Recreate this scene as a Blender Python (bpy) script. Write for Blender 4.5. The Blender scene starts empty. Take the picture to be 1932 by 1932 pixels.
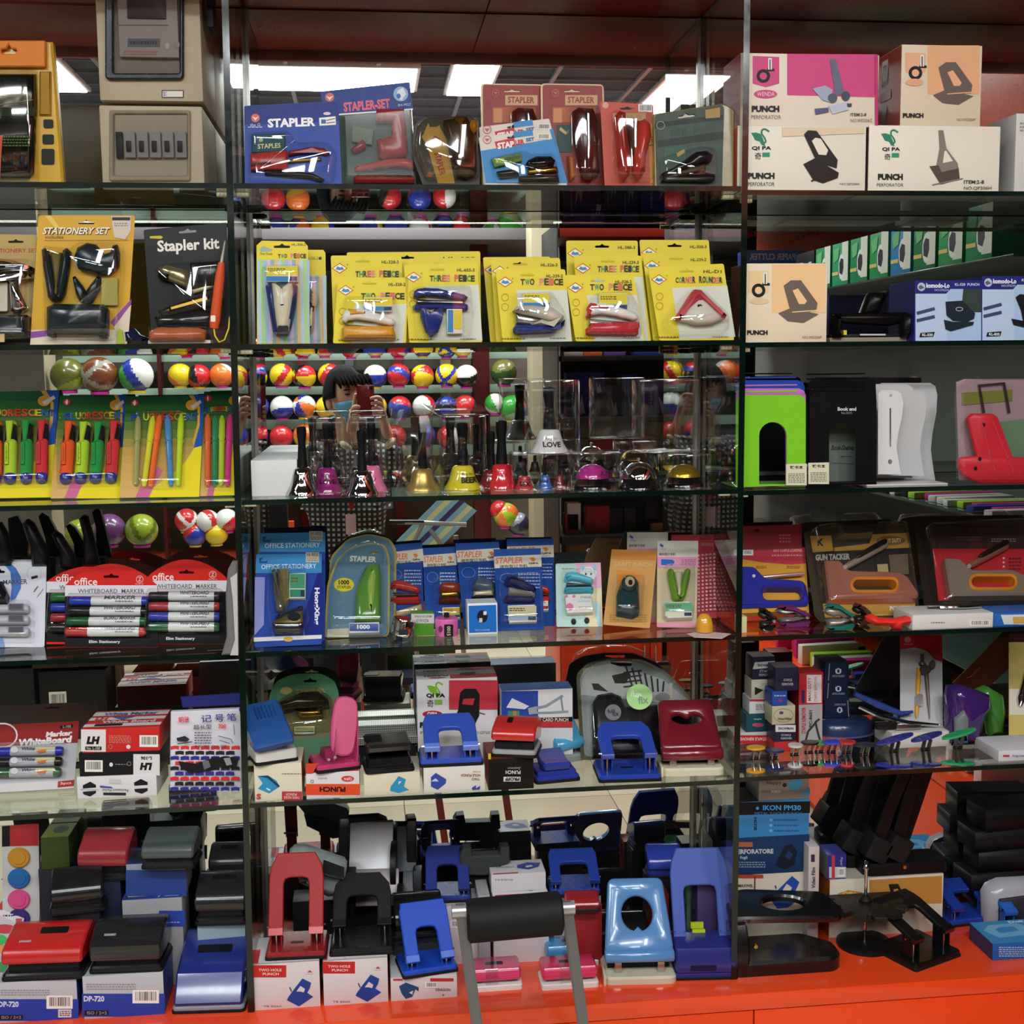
import bpy,bmesh,math,random
from mathutils import Vector,Matrix
from mathutils.geometry import tessellate_polygon
random.seed(7)
PI=math.pi
sc=bpy.context.scene
COL=sc.collection
# ---------------------------------------------------------------- camera (focal length, yaw, pitch, roll solved from the shelf lines)
RES,FPX=1932,2350.0
CZ=1.65
CAM=Vector((0,0,CZ))
_x=Vector((20750,-498,FPX)).normalized()
_y=Vector((-272.5,-266,FPX));_y=(_y-_x*_y.dot(_x)).normalized()
_z=_x.cross(_y)
if _z.y>0:_z=-_z
W2C=Matrix((_x,_y,_z)).transposed()
C2W=W2C.transposed()
cam_data=bpy.data.cameras.new('camera')
cam=bpy.data.objects.new('camera',cam_data);COL.objects.link(cam);sc.camera=cam
right,down,fwd=C2W@Vector((1,0,0)),C2W@Vector((0,1,0)),C2W@Vector((0,0,1))
cam.matrix_world=Matrix(((right.x,-down.x,-fwd.x,CAM.x),(right.y,-down.y,-fwd.y,CAM.y),(right.z,-down.z,-fwd.z,CAM.z),(0,0,0,1)))
cam_data.sensor_fit='HORIZONTAL';cam_data.sensor_width=36.0;cam_data.lens=36.0*FPX/RES
cam_data.clip_start=0.06;cam_data.clip_end=60
# ---------------------------------------------------------------- world, exposure
w=bpy.data.worlds.new('shop_air');sc.world=w;w.use_nodes=True
w.node_tree.nodes['Background'].inputs[0].default_value=(0.78,0.86,1.0,1)
w.node_tree.nodes['Background'].inputs[1].default_value=0.10
sc.view_settings.view_transform='Standard';sc.view_settings.look='None'
sc.view_settings.exposure=0.15;sc.view_settings.gamma=1.0;sc.view_settings.use_curve_mapping=False
cy=sc.cycles
cy.max_bounces=9;cy.diffuse_bounces=3;cy.glossy_bounces=6;cy.transmission_bounces=4;cy.transparent_max_bounces=48
cy.caustics_reflective=False;cy.caustics_refractive=False;cy.use_denoising=True;cy.sample_clamp_indirect=6
# ceiling lamps of the shop, the pair over the counter added unseen to light goods: (x, y, length x, length y)
CEIL=3.32
LAMPS=[(-0.18,-2.15,0.98,0.55),(0.63,-1.95,0.24,1.1),(-1.70,-1.9,0.22,1.3),(1.45,-0.5,0.3,1.2),(-0.85,-0.35,1.2,0.3),(0.45,-0.35,1.2,0.3),(1.9,-2.6,0.3,1.2),(-2.2,0.5,0.3,1.2)]
LAMP_POWER=27.0
for i,(lx,ly,ax,ay)in enumerate(LAMPS):
 ld=bpy.data.lights.new('ceiling_lamp_light','AREA');ld.shape='RECTANGLE';ld.size=ax;ld.size_y=ay
 ld.energy=LAMP_POWER*(ax*ay/0.36);ld.color=(0.97,1.0,0.98)
 lo=bpy.data.objects.new('ceiling_lamp_light',ld);COL.objects.link(lo);lo.location=(lx,ly,CEIL-0.035)
 lo['kind']='helper'
 # ---------------------------------------------------------------- cabinet planes
DF=2.295
DM=DF*1.132
MTILT=0.0
MP=Vector((0,DM,CZ));MN=Vector((0,-math.cos(MTILT),-math.sin(MTILT)))
def ray(px,py):
 v=C2W@Vector((px-RES/2,py-RES/2,FPX));return v/v.y
def P(px,py,Y):return CAM+ray(px,py)*Y
def refl(p):return p-MN*(2*(p-MP).dot(MN))
def V(px,py,Y):return refl(P(px,py,Y))
# ---------------------------------------------------------------- materials
def lin(c):return c/12.92 if c<=0.04045 else((c+0.055)/1.055)**2.4
def rgb(h):
 if not isinstance(h,str):return h
 return tuple(lin(int(h[i:i+2],16)/255)for i in(0,2,4))
MATS={}
def mat(h,r=0.45,m=0.0,em=0.0,coat=0.0):
 if isinstance(h,bpy.types.Material):return h
 if isinstance(h,str)and h in SPECIAL:return SPECIAL[h]()
 k=(h,r,m,em,coat)
 if k in MATS:return MATS[k]
 M=bpy.data.materials.new('surface_%s'%(h if isinstance(h,str)else 'mix'));M.use_nodes=True
 b=M.node_tree.nodes['Principled BSDF'];c=rgb(h)
 b.inputs['Base Color'].default_value=(*c,1);b.inputs['Roughness'].default_value=r;b.inputs['Metallic'].default_value=m
 if m==0 and r>.26:b.inputs['Specular IOR Level'].default_value=.22
 if coat:b.inputs['Coat Weight'].default_value=coat;b.inputs['Coat Roughness'].default_value=0.08
 if em:b.inputs['Emission Color'].default_value=(*c,1);b.inputs['Emission Strength'].default_value=em
 elif m==0:
  nt=M.node_tree;n=nt.nodes.new('ShaderNodeTexNoise');n.inputs['Scale'].default_value=60;tc=nt.nodes.new('ShaderNodeTexCoord')
  nt.links.new(tc.outputs['Object'],n.inputs['Vector']);mr=nt.nodes.new('ShaderNodeMapRange')
  mr.inputs['To Min'].default_value=max(0.02,r-0.07);mr.inputs['To Max'].default_value=min(1,r+0.09)
  nt.links.new(n.outputs['Fac'],mr.inputs['Value']);nt.links.new(mr.outputs['Result'],b.inputs['Roughness'])
 MATS[k]=M;return M
def thin_clear(name,tint,base,grow,rough):
 """clear sheet: lets light straight through, mirrors more towards grazing angles"""
 M=bpy.data.materials.new(name);M.use_nodes=True;nt=M.node_tree;nt.nodes.clear()
 o=nt.nodes.new('ShaderNodeOutputMaterial');mx=nt.nodes.new('ShaderNodeMixShader')
 t=nt.nodes.new('ShaderNodeBsdfTransparent');t.inputs[0].default_value=(*tint,1)
 g=nt.nodes.new('ShaderNodeBsdfGlossy');g.inputs['Roughness'].default_value=rough;g.inputs['Color'].default_value=(1,1,1,1)
 lw=nt.nodes.new('ShaderNodeLayerWeight');lw.inputs['Blend'].default_value=0.5
 p=nt.nodes.new('ShaderNodeMath');p.operation='POWER';p.inputs[1].default_value=4.0
 a=nt.nodes.new('ShaderNodeMath');a.operation='MULTIPLY_ADD';a.inputs[1].default_value=grow;a.inputs[2].default_value=base
 nt.links.new(lw.outputs['Facing'],p.inputs[0]);nt.links.new(p.outputs[0],a.inputs[0]);nt.links.new(a.outputs[0],mx.inputs['Fac'])
 nt.links.new(t.outputs[0],mx.inputs[1]);nt.links.new(g.outputs[0],mx.inputs[2]);nt.links.new(mx.outputs[0],o.inputs['Surface'])
 return M
_sp={}
def once(k,f):
 def g():
  if k not in _sp:_sp[k]=f()
  return _sp[k]
 return g
def mesh_metal():
 M=bpy.data.materials.new('perforated_metal');M.use_nodes=True;nt=M.node_tree;b=nt.nodes['Principled BSDF']
 b.inputs['Metallic'].default_value=.8;b.inputs['Roughness'].default_value=.35
 v=nt.nodes.new('ShaderNodeTexVoronoi');v.inputs['Scale'].default_value=260;v.inputs['Randomness'].default_value=0;tc=nt.nodes.new('ShaderNodeTexCoord')
 r=nt.nodes.new('ShaderNodeValToRGB');r.color_ramp.elements[0].position=.3;r.color_ramp.elements[1].position=.36
 r.color_ramp.elements[0].color=(.03,.03,.03,1);r.color_ramp.elements[1].color=(.55,.56,.5,1)
 nt.links.new(tc.outputs['Object'],v.inputs['Vector']);nt.links.new(v.outputs['Distance'],r.inputs['Fac']);nt.links.new(r.outputs['Color'],b.inputs['Base Color'])
 return M
def gradient_stripes():
 M=bpy.data.materials.new('pastel_stripes');M.use_nodes=True;nt=M.node_tree;b=nt.nodes['Principled BSDF'];b.inputs['Roughness'].default_value=.35
 tc=nt.nodes.new('ShaderNodeTexCoord');s=nt.nodes.new('ShaderNodeSeparateXYZ');m=nt.nodes.new('ShaderNodeMath');m.operation='MULTIPLY';m.inputs[1].default_value=26
 f=nt.nodes.new('ShaderNodeMath');f.operation='FRACT';r=nt.nodes.new('ShaderNodeValToRGB');r.color_ramp.interpolation='CONSTANT'
 cs=['9fc77a','8fb6c9','c9b1cf','7fa3a8','d8b36a','a9c4d4']
 e=r.color_ramp.elements
 while len(e)<6:e.new(.5)
 for i,c in enumerate(cs):e[i].position=i/6;e[i].color=(*rgb(c),1)
 nt.links.new(tc.outputs['Object'],s.inputs[0]);nt.links.new(s.outputs[0],m.inputs[0]);nt.links.new(m.outputs[0],f.inputs[0]);nt.links.new(f.outputs[0],r.inputs[0]);nt.links.new(r.outputs[0],b.inputs['Base Color'])
 return M
SPECIAL={'glass':once('glass',lambda:thin_clear('shelf_glass',(.93,.965,.94),.045,.7,.0)),'edge':once('edge',lambda:mat('071711',.12,0,0,.3)),'clear':once('clear',lambda:thin_clear('clear_plastic',(.95,.955,.955),.06,.55,.04)),'film':once('film',lambda:thin_clear('crinkled_film',(.92,.93,.93),.07,.5,.09)),'smoke':once('smoke',lambda:thin_clear('aged_plastic',(.84,.80,.68),.08,.55,.06)),'chrome':once('chrome',lambda:mat('d8d8d8',.06,1.0)),'steel':once('steel',lambda:mat('b9b7b0',.24,1.0)),'brass':once('brass',lambda:mat('c9a14a',.28,1.0)),'gold':once('gold',lambda:mat('b8963c',.22,1.0)),'perf':once('perf',mesh_metal),'stripes':once('stripes',gradient_stripes),}
# ---------------------------------------------------------------- mesh helpers
def obj(name,me_or_bm,mats,parent=None,smooth=40):
 if isinstance(me_or_bm,bmesh.types.BMesh):
  me=bpy.data.meshes.new(name);me_or_bm.to_mesh(me);me_or_bm.free()
 else:me=me_or_bm
 if not isinstance(mats,(list,tuple)):mats=[mats]
 if not len(me.materials):
  for m in mats:me.materials.append(mat(m))
 if smooth and len(me.polygons):
  me.polygons.foreach_set('use_smooth',[True]*len(me.polygons));me.set_sharp_from_angle(angle=math.radians(smooth))
 o=bpy.data.objects.new(name,me);COL.objects.link(o)
 if parent is not None:o.parent=parent
 return o
def tag(o,label=None,cat=None,group=None,kind=None):
 if label:o['label']=label
 if cat:o['category']=cat
 if group:o['group']=group
 if kind:o['kind']=kind
 return o
def empty(name,loc,rz=0,label=None,cat=None,group=None,rx=0):
 o=bpy.data.objects.new(name,None);COL.objects.link(o);o.location=loc;o.rotation_euler=(rx,0,rz);o.empty_display_size=0.02
 return tag(o,label,cat,group)
def copy_tree(o,parent=None):
 c=o.copy();COL.objects.link(c)
 if parent is not None:c.parent=parent
 for ch in list(o.children):copy_tree(ch,c)
 return c
def BM():return bmesh.new()
def abox(bm,x0,x1,y0,y1,z0,z1,mi=0,bev=0.0):
 ret=bmesh.ops.create_cube(bm,size=1.0,matrix=Matrix.Translation(((x0+x1)/2,(y0+y1)/2,(z0+z1)/2))@Matrix.Diagonal((abs(x1-x0),abs(y1-y0),abs(z1-z0),1)))
 vs=ret['verts'];fs={f for v in vs for f in v.link_faces}
 for f in fs:f.material_index=mi
 if bev>0:
  es=list({e for v in vs for e in v.link_edges})
  bmesh.ops.bevel(bm,geom=es,offset=bev,segments=2,affect='EDGES',profile=.6)
 return bm
def area2(p):return sum(p[i][0]*p[(i+1)%len(p)][1]-p[(i+1)%len(p)][0]*p[i][1]for i in range(len(p)))
def offset_poly(p,d):
 n=len(p);out=[]
 for i in range(n):
  a,b,c=Vector(p[i-1]),Vector(p[i]),Vector(p[(i+1)%n])
  e1,e2=(b-a),(c-b)
  if e1.length<1e-9 or e2.length<1e-9:out.append(tuple(b));continue
  e1.normalize();e2.normalize();n1,n2=Vector((-e1.y,e1.x)),Vector((-e2.y,e2.x))
  m=n1+n2
  if m.length<.3:out.append(tuple(b+n1*d));continue
  m=m/m.length;out.append(tuple(b+m*min(d/max(.35,m.dot(n1)),2.5*abs(d))if d>0 else b+m*(d/max(.35,m.dot(n1)))))
 return out
def aplate(bm,outer,holes=(),th=.001,bev=0,M=None,mi=0,y=0.0):
 """outline in (x, z); back face at y, front (towards the viewer, -y) at y - th"""
 rings=[list(outer)]+[list(h)for h in holes]
 for i,r in enumerate(rings):
  r=[q for j,q in enumerate(r)if(Vector(q)-Vector(r[j-1])).length>1e-6]
  if(area2(r)>0)!=(i==0):r.reverse()
  rings[i]=r
 if bev>0:fr=[offset_poly(r,bev)for r in rings]
 else:fr=rings
 lay=[(rings,y),(rings,y-th+bev)]+([(fr,y-th)]if bev>0 else[])
 V3=[]
 for rs,yy in lay:V3.append([[bm.verts.new((M@Vector((q[0],yy,q[1])))if M else(q[0],yy,q[1]))for q in r]for r in rs])
 def F(vs):
  try:f=bm.faces.new(vs);f.material_index=mi
  except ValueError:pass
 for a,b in zip(V3[:-1],V3[1:]):
  for ra,rb in zip(a,b):
   n=len(ra)
   for i in range(n):F((ra[i],ra[(i+1)%n],rb[(i+1)%n],rb[i]))
 for rs,vv,front in((rings,V3[0],False),(fr,V3[-1],True)):
  flat=[v for r in vv for v in r]
  for t in tessellate_polygon([[Vector((q[0],q[1],0))for q in r]for r in rs]):
   F([flat[i]for i in t])
 return bm
def fix(bm):
 bmesh.ops.recalc_face_normals(bm,faces=bm.faces[:]);return bm
def MX(x=0,y=0,z=0,rx=0,ry=0,rz=0):
 return Matrix.Translation((x,y,z))@Matrix.Rotation(rz,4,'Z')@Matrix.Rotation(ry,4,'Y')@Matrix.Rotation(rx,4,'X')
 # profile (y, z) extruded along x from x0 to x1
def prism(bm,prof,x0,x1,bev=0,mi=0,M=None):
 A=Matrix(((0,1,0,x1),(1,0,0,0),(0,0,1,0),(0,0,0,1)))
 if bev>0:
  mid=(x0+x1)/2;hw=(x1-x0)/2
  Ar=Matrix(((0,-1,0,mid),(1,0,0,0),(0,0,1,0),(0,0,0,1)));Al=Matrix(((0,1,0,mid),(1,0,0,0),(0,0,1,0),(0,0,0,1)))
  for Q in(Ar,Al):aplate(bm,prof,(),hw,bev,(M@Q)if M else Q,mi)
 else:aplate(bm,prof,(),x1-x0,0,(M@A)if M else A,mi)
 return bm
def alathe(bm,prof,seg=20,M=None,mi=0):
 """prof [(r, z)] from bottom to top about the z axis"""
 rings=[]
 for r,z in prof:
  if r<1e-6:v=Vector((0,0,z));rings.append([bm.verts.new(M@v if M else v)])
  else:
   ring=[]
   for i in range(seg):
    a=2*PI*i/seg;v=Vector((r*math.cos(a),r*math.sin(a),z));ring.append(bm.verts.new(M@v if M else v))
   rings.append(ring)
 for a,b in zip(rings[:-1],rings[1:]):
  for i in range(seg):
   va=[a[i%len(a)],a[(i+1)%len(a)]]if len(a)>1 else[a[0]]
   vb=[b[(i+1)%len(b)],b[i%len(b)]]if len(b)>1 else[b[0]]
   if len(va)+len(vb)<3:continue
   try:f=bm.faces.new(va+vb);f.material_index=mi
   except ValueError:pass
 return bm
def atube(bm,pts,r,seg=8,mi=0,caps=True):
 pts=[Vector(p)for p in pts];rings=[];n=len(pts);rr=r if isinstance(r,(list,tuple))else[r]*n
 up=None
 for i,p in enumerate(pts):
  t=(pts[min(i+1,n-1)]-pts[max(i-1,0)]).normalized()
  if up is None:up=t.orthogonal().normalized()
  up=(up-t*up.dot(t)).normalized();s=t.cross(up)
  rings.append([bm.verts.new(p+(up*math.cos(2*PI*k/seg)+s*math.sin(2*PI*k/seg))*rr[i])for k in range(seg)])
 for a,b in zip(rings[:-1],rings[1:]):
  for k in range(seg):f=bm.faces.new((a[k],a[(k+1)%seg],b[(k+1)%seg],b[k]));f.material_index=mi
 if caps:
  for q in(rings[0],list(reversed(rings[-1]))):
   try:f=bm.faces.new(q);f.material_index=mi
   except ValueError:pass
 return bm
 # ---------------------------------------------------------------- 2-D shapes (picture coordinates: y down)
def rr(l,t,r,b,k=3,n=4):
 k=max(.01,min(k,(r-l)/2-.01,(b-t)/2-.01));o=[]
 for cx,cy,a0 in((r-k,t+k,-90),(r-k,b-k,0),(l+k,b-k,90),(l+k,t+k,180)):
  for i in range(n+1):a=math.radians(a0+90*i/n);o.append((cx+k*math.cos(a),cy+k*math.sin(a)))
 return o
def el(cx,cy,rx,ry=None,n=20):
 ry=ry or rx;return[(cx+rx*math.cos(2*PI*i/n),cy+ry*math.sin(2*PI*i/n))for i in range(n)]
def euro(cx,cy,w=26,h=8):
 a,b=w/2,h/2
 return[(cx-a,cy),(cx-a+2,cy-b*.4),(cx-a*.3,cy-b*.5),(cx,cy-b*1.5),(cx+a*.3,cy-b*.5),(cx+a-2,cy-b*.4),(cx+a,cy),(cx+a-2,cy+b*.7),(cx-a+2,cy+b*.7)]
def rot(p,deg,c):
 a=math.radians(deg);s,k=math.sin(a),math.cos(a);return[(c[0]+(x-c[0])*k-(y-c[1])*s,c[1]+(x-c[0])*s+(y-c[1])*k)for x,y in p]
def quad(tl,tr,br,bl):return[tl,tr,br,bl]
# ---------------------------------------------------------------- lettering as geometry
_txt={}
def text_geo(s,bold=.0,shear=0):
 k=(s,bold,shear)
 if k in _txt:return _txt[k]
 cu=bpy.data.curves.new('lettering','FONT');cu.body=s;cu.resolution_u=2;cu.offset=bold;cu.shear=shear;cu.fill_mode='FRONT'
 o=bpy.data.objects.new('lettering',cu);COL.objects.link(o)
 me=bpy.data.meshes.new_from_object(o.evaluated_get(bpy.context.evaluated_depsgraph_get()))
 vs=[(v.co.x,v.co.y)for v in me.vertices];fs=[tuple(p.vertices)for p in me.polygons]
 bpy.data.objects.remove(o);bpy.data.curves.remove(cu);bpy.data.meshes.remove(me)
 if vs:
  x0,x1=min(v[0]for v in vs),max(v[0]for v in vs);y0,y1=min(v[1]for v in vs),max(v[1]for v in vs)
  vs=[((x-x0)/max(1e-6,x1-x0),(y-y0)/max(1e-6,y1-y0))for x,y in vs]
 _txt[k]=(vs,fs);return _txt[k]
def add_print(bm,items,L,mats,y0=-.0005,dy=.00012,axis=None):
 """flat print: items in picture coordinates, L maps (px, py) to local (x, z); dy keeps later ink above earlier ink"""
 def mi(c):
  m=mat(c,.4)
  if m not in mats:mats.append(m)
  return mats.index(m)
 def put(vs,fs,c,k):
  yy=y0-dy*k
  nv=[bm.verts.new((q[0],yy,q[1])if axis is None else axis(q[0],q[1],-yy))for q in vs];m=mi(c)
  for f in fs:
   try:g=bm.faces.new([nv[i]for i in f]);g.material_index=m
   except ValueError:pass
 def poly(pts,c,k):
  q=[L(*p)for p in pts];put(q,tessellate_polygon([[Vector((a[0],a[1],0))for a in q]]),c,k)
 for k,it in enumerate(items):
  t=it[0]
  if t=='r':poly([(it[1],it[2]),(it[3],it[2]),(it[3],it[4]),(it[1],it[4])],it[5],k)
  elif t=='p':poly(it[1],it[2],k)
  elif t=='e':poly(el(it[1],it[2],it[3],it[4]),it[5],k)
  elif t=='o':
   q=[L(*p)for p in el(it[1],it[2],it[3],it[4],18)]+[L(*p)for p in el(it[1],it[2],it[3]-it[5],it[4]-it[5],18)]
   put(q,[(i,(i+1)%18,18+(i+1)%18,18+i)for i in range(18)],it[6],k)
  elif t=='l':
   pts,wd=it[1],it[2]/2
   for a,b in zip(pts[:-1],pts[1:]):
    d=Vector((b[0]-a[0],b[1]-a[1]));n=Vector((-d.y,d.x)).normalized()*wd if d.length else Vector((0,wd))
    poly([(a[0]+n.x,a[1]+n.y),(b[0]+n.x,b[1]+n.y),(b[0]-n.x,b[1]-n.y),(a[0]-n.x,a[1]-n.y)],it[3],k)
  elif t in 'tb':
   s,l,tp,r,b,c=it[1:7];deg=it[7]if len(it)>7 else 0;bold=it[8]if len(it)>8 else(.02 if t=='b' else 0);sh=it[9]if len(it)>9 else 0
   vs,fs=text_geo(s,bold,sh);cc=((l+r)/2,(tp+b)/2);a=math.radians(deg);kk,ss=math.cos(a),math.sin(a)
   hw,hh=(r-l),(b-tp)
   if abs(deg)in(90,270):hw,hh=hh,hw
   q=[]
   for u,v in vs:
    X,Yy=(u-.5)*hw,(.5-v)*hh;q.append(L(cc[0]+X*kk-Yy*ss,cc[1]+X*ss+Yy*kk))
   put(q,fs,c,k)
  elif t=='bar':
   l,tp,r,b=it[1:5];poly([(l,tp),(r,tp),(r,b),(l,b)],'e8e4e0',k)
   rnd=random.Random(int(l*7+tp));x=l+(r-l)*.1
   while x<r-(r-l)*.1:
    ww=rnd.choice((.6,1.0,1.6))*(r-l)/45;poly([(x,tp+(b-tp)*.12),(x+ww,tp+(b-tp)*.12),(x+ww,b-(b-tp)*.2),(x,b-(b-tp)*.2)],'2a2a2a',k+.5);x+=ww+rnd.choice((.8,1.4))*(r-l)/45
  elif t=='fuzz':
   l,tp,r,b,n,c=it[1:7];rnd=random.Random(int(l*3+tp));h=(b-tp)/n
   for j in range(n):
    x=l
    while x<r-1:
     ww=min(rnd.uniform(2,6),r-x);poly([(x,tp+j*h+h*.2),(x+ww,tp+j*h+h*.2),(x+ww,tp+j*h+h*.72),(x,tp+j*h+h*.72)],c,k);x+=ww+1.4
     # ---------------------------------------------------------------- things on the shelves
SHELF={}
def bay_of(px):return 0 if px<445 else(1 if px<1400 else 2)
class T:
 def __init__(s,name,label,cat,bx,by,row=None,d=None,group=None,lean=0.0,z=None,rz=0.0,Y=None,top=None):
  zs=z if z is not None else SHELF[(row,bay_of(bx))]
  if by is None:
   by=900.0
   for _ in range(6):
    e=P(bx,by,DF+d).z-zs;by+=e*FPX/(DF+d)
  rv=ray(bx,by)
  if Y is None:
   if d is None:Y=min(max((zs-CZ)/rv.z if abs(rv.z)>1e-4 else DF+.1,DF+.006),DM-.02)
   else:Y=DF+d
  s.Y=Y;s.p0=P(bx,by,Y);s.z=zs;s.by=by
  if lean=='auto':
   h=max(.03,(s.p0.z-P(bx,top,Y).z)*-1.12 if top else.15);lean=math.degrees(math.asin(max(.03,min(.67,(DM+(zs-CZ)*-math.tan(MTILT)-Y-.02)/h))))
  s.ln=math.radians(lean)
  s.o=empty(name,(s.p0.x,Y,zs),rz,label,cat,group,rx=-s.ln);s.rz=rz
  s.m=(P(bx+50,by,Y).x-P(bx-50,by,Y).x)/100
 def L(s,px,py):
  r=ray(px,py);v=(CZ+r.z*s.Y-s.p0.z)/(math.cos(s.ln)-r.z*math.sin(s.ln))
  return(r.x*(s.Y+v*math.sin(s.ln))-s.p0.x,v)
 def Lp(s,pts):return[s.L(*q)for q in pts]
 def plate(s,name,pts,th,col,y=0.0,holes=(),bev=0,parent=None,**k):
  bm=BM();aplate(bm,s.Lp(pts),[s.Lp(h)for h in holes],th,bev,y=y);fix(bm)
  return obj(name,bm,[mat(col,**k)],parent or s.o)
 def box(s,name,l,t,r,b,dep,col,y=0.0,bev=.0012,parent=None,**k):
  (x0,z1),(x1,z0)=s.L(l,t),s.L(r,b);bm=BM();abox(bm,x0,x1,y,y+dep,z0,z1,0,bev)
  return obj(name,bm,[mat(col,**k)],parent or s.o)
 def pr(s,items,y=-.0006,parent=None,name='print',dy=.00012):
  bm=BM();ms=[];add_print(bm,items,s.L,ms,y,dy);return obj(name,bm,ms,parent or s.o,smooth=0)
 def top(s,items,x0,x1,y0,y1,z,parent=None,name='top_print'):
  """print on a lid: items in a 0..100 square, 0,0 at the back left"""
  bm=BM();ms=[];add_print(bm,items,lambda a,b:(a,b),ms,-.0005,axis=lambda a,b,h:(x0+(x1-x0)*a/100,y1+(y0-y1)*b/100,z+h));return obj(name,bm,ms,parent or s.o,smooth=0)
 def side(s,items,x,y0,y1,z0,z1,sign=-1,name='side_print',parent=None):
  bm=BM();ms=[]
  ax=(lambda a,b,h:(x-h,y1+(y0-y1)*a/100,z1+(z0-z1)*b/100))if sign<0 else(lambda a,b,h:(x+h,y0+(y1-y0)*a/100,z1+(z0-z1)*b/100))
  add_print(bm,items,lambda a,b:(a,b),ms,-.0005,axis=ax);return obj(name,bm,ms,parent or s.o,smooth=0)
 def rod(s,name,p,q,prof,col,y=0.0,parent=None,seg=14,**k):
  """round stick from p to q (picture points); prof [(t, radius px)]"""
  a,b=s.L(*p),s.L(*q);A=Vector((a[0],y,a[1]));B=Vector((b[0],y,b[1]));ax=B-A;Lg=ax.length
  M=Matrix.Translation(A)@Vector((0,0,1)).rotation_difference(ax).to_matrix().to_4x4()
  bm=BM();pf=[(r*s.m,t*Lg)for t,r in prof];pf=[(0,pf[0][1])]+pf+[(0,pf[-1][1])];alathe(bm,pf,seg,M)
  return obj(name,fix(bm),[mat(col,**k)],parent or s.o)
 def lathe(s,name,cx,prof,col,y=0.0,parent=None,seg=24,**k):
  """prof [(py, radius px)] top to bottom"""
  bm=BM();pf=[(r*s.m,s.L(cx,py)[1])for py,r in reversed(prof)];alathe(bm,pf,seg,Matrix.Translation((s.L(cx,prof[-1][0])[0],y,0)))
  return obj(name,fix(bm),[mat(col,**k)],parent or s.o)
 def dome(s,name,pts,dep,col='clear',y=-.0008,inset=.82,parent=None):
  """vacuum-formed cover over the outline"""
  bm=BM();p=s.Lp(pts);cx=sum(q[0]for q in p)/len(p);cz=sum(q[1]for q in p)/len(p);rings=[]
  for f,h in((1.0,0),(.97,dep*.55),(.93,dep*.85),(inset,dep)):
   rings.append([bm.verts.new((cx+(q[0]-cx)*f,y-h,cz+(q[1]-cz)*f))for q in p])
  n=len(p)
  for a,b in zip(rings[:-1],rings[1:]):
   for i in range(n):bm.faces.new((a[i],a[(i+1)%n],b[(i+1)%n],b[i]))
  for t in tessellate_polygon([[Vector((v.co.x,v.co.z,0))for v in rings[-1]]]):
   try:bm.faces.new([rings[-1][i]for i in t])
   except ValueError:pass
  return obj(name,fix(bm),[mat(col)],parent or s.o,smooth=60)
 def lump(s,name,pts,dep,col,y=0.0,parent=None,bev=None,**k):
  """solid with a rounded front over the outline"""
  bm=BM();p=s.Lp(pts)
  aplate(bm,p,(),dep,bev if bev is not None else dep*.35,y=y);fix(bm)
  return obj(name,bm,[mat(col,**k)],parent or s.o,smooth=50)
  # ================================================================= the cabinet: mirror back, glass shelves and dividers, orange counter
def struct(name,bm,m,label=None,parent=None,smooth=40):
 o=obj(name,bm,m,parent,smooth)
 if parent is None:o['kind']='structure'
 if label:o['label']=label
 return o
def my(z):return DM+(z-CZ)*-math.tan(MTILT)
XL,XR=P(-260,700,DF).x,P(2330,700,DF).x
ORANGE='e8481c'
# measured front edges: (px, py of the top edge), one per row and bay
EDGE={1:[(210,344),(930,348.5),(1660,359.5)],2:[(215,649),(920,645.5),(1660,644)],3:[(220,950),(930,933),(1660,920)],4:[(220,1240),(930,1214.5),(1660,1192)],5:[(220,1529),(930,1493),(1660,1454)]}
for r,l in EDGE.items():
 for b,(px,py)in enumerate(l):SHELF[(r,b)]=P(px,py,DF).z
ZC=P(966,1877,DF).z
for b in range(3):SHELF[(6,b)]=ZC
ZTOP=P(966,28,DM).z
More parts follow.
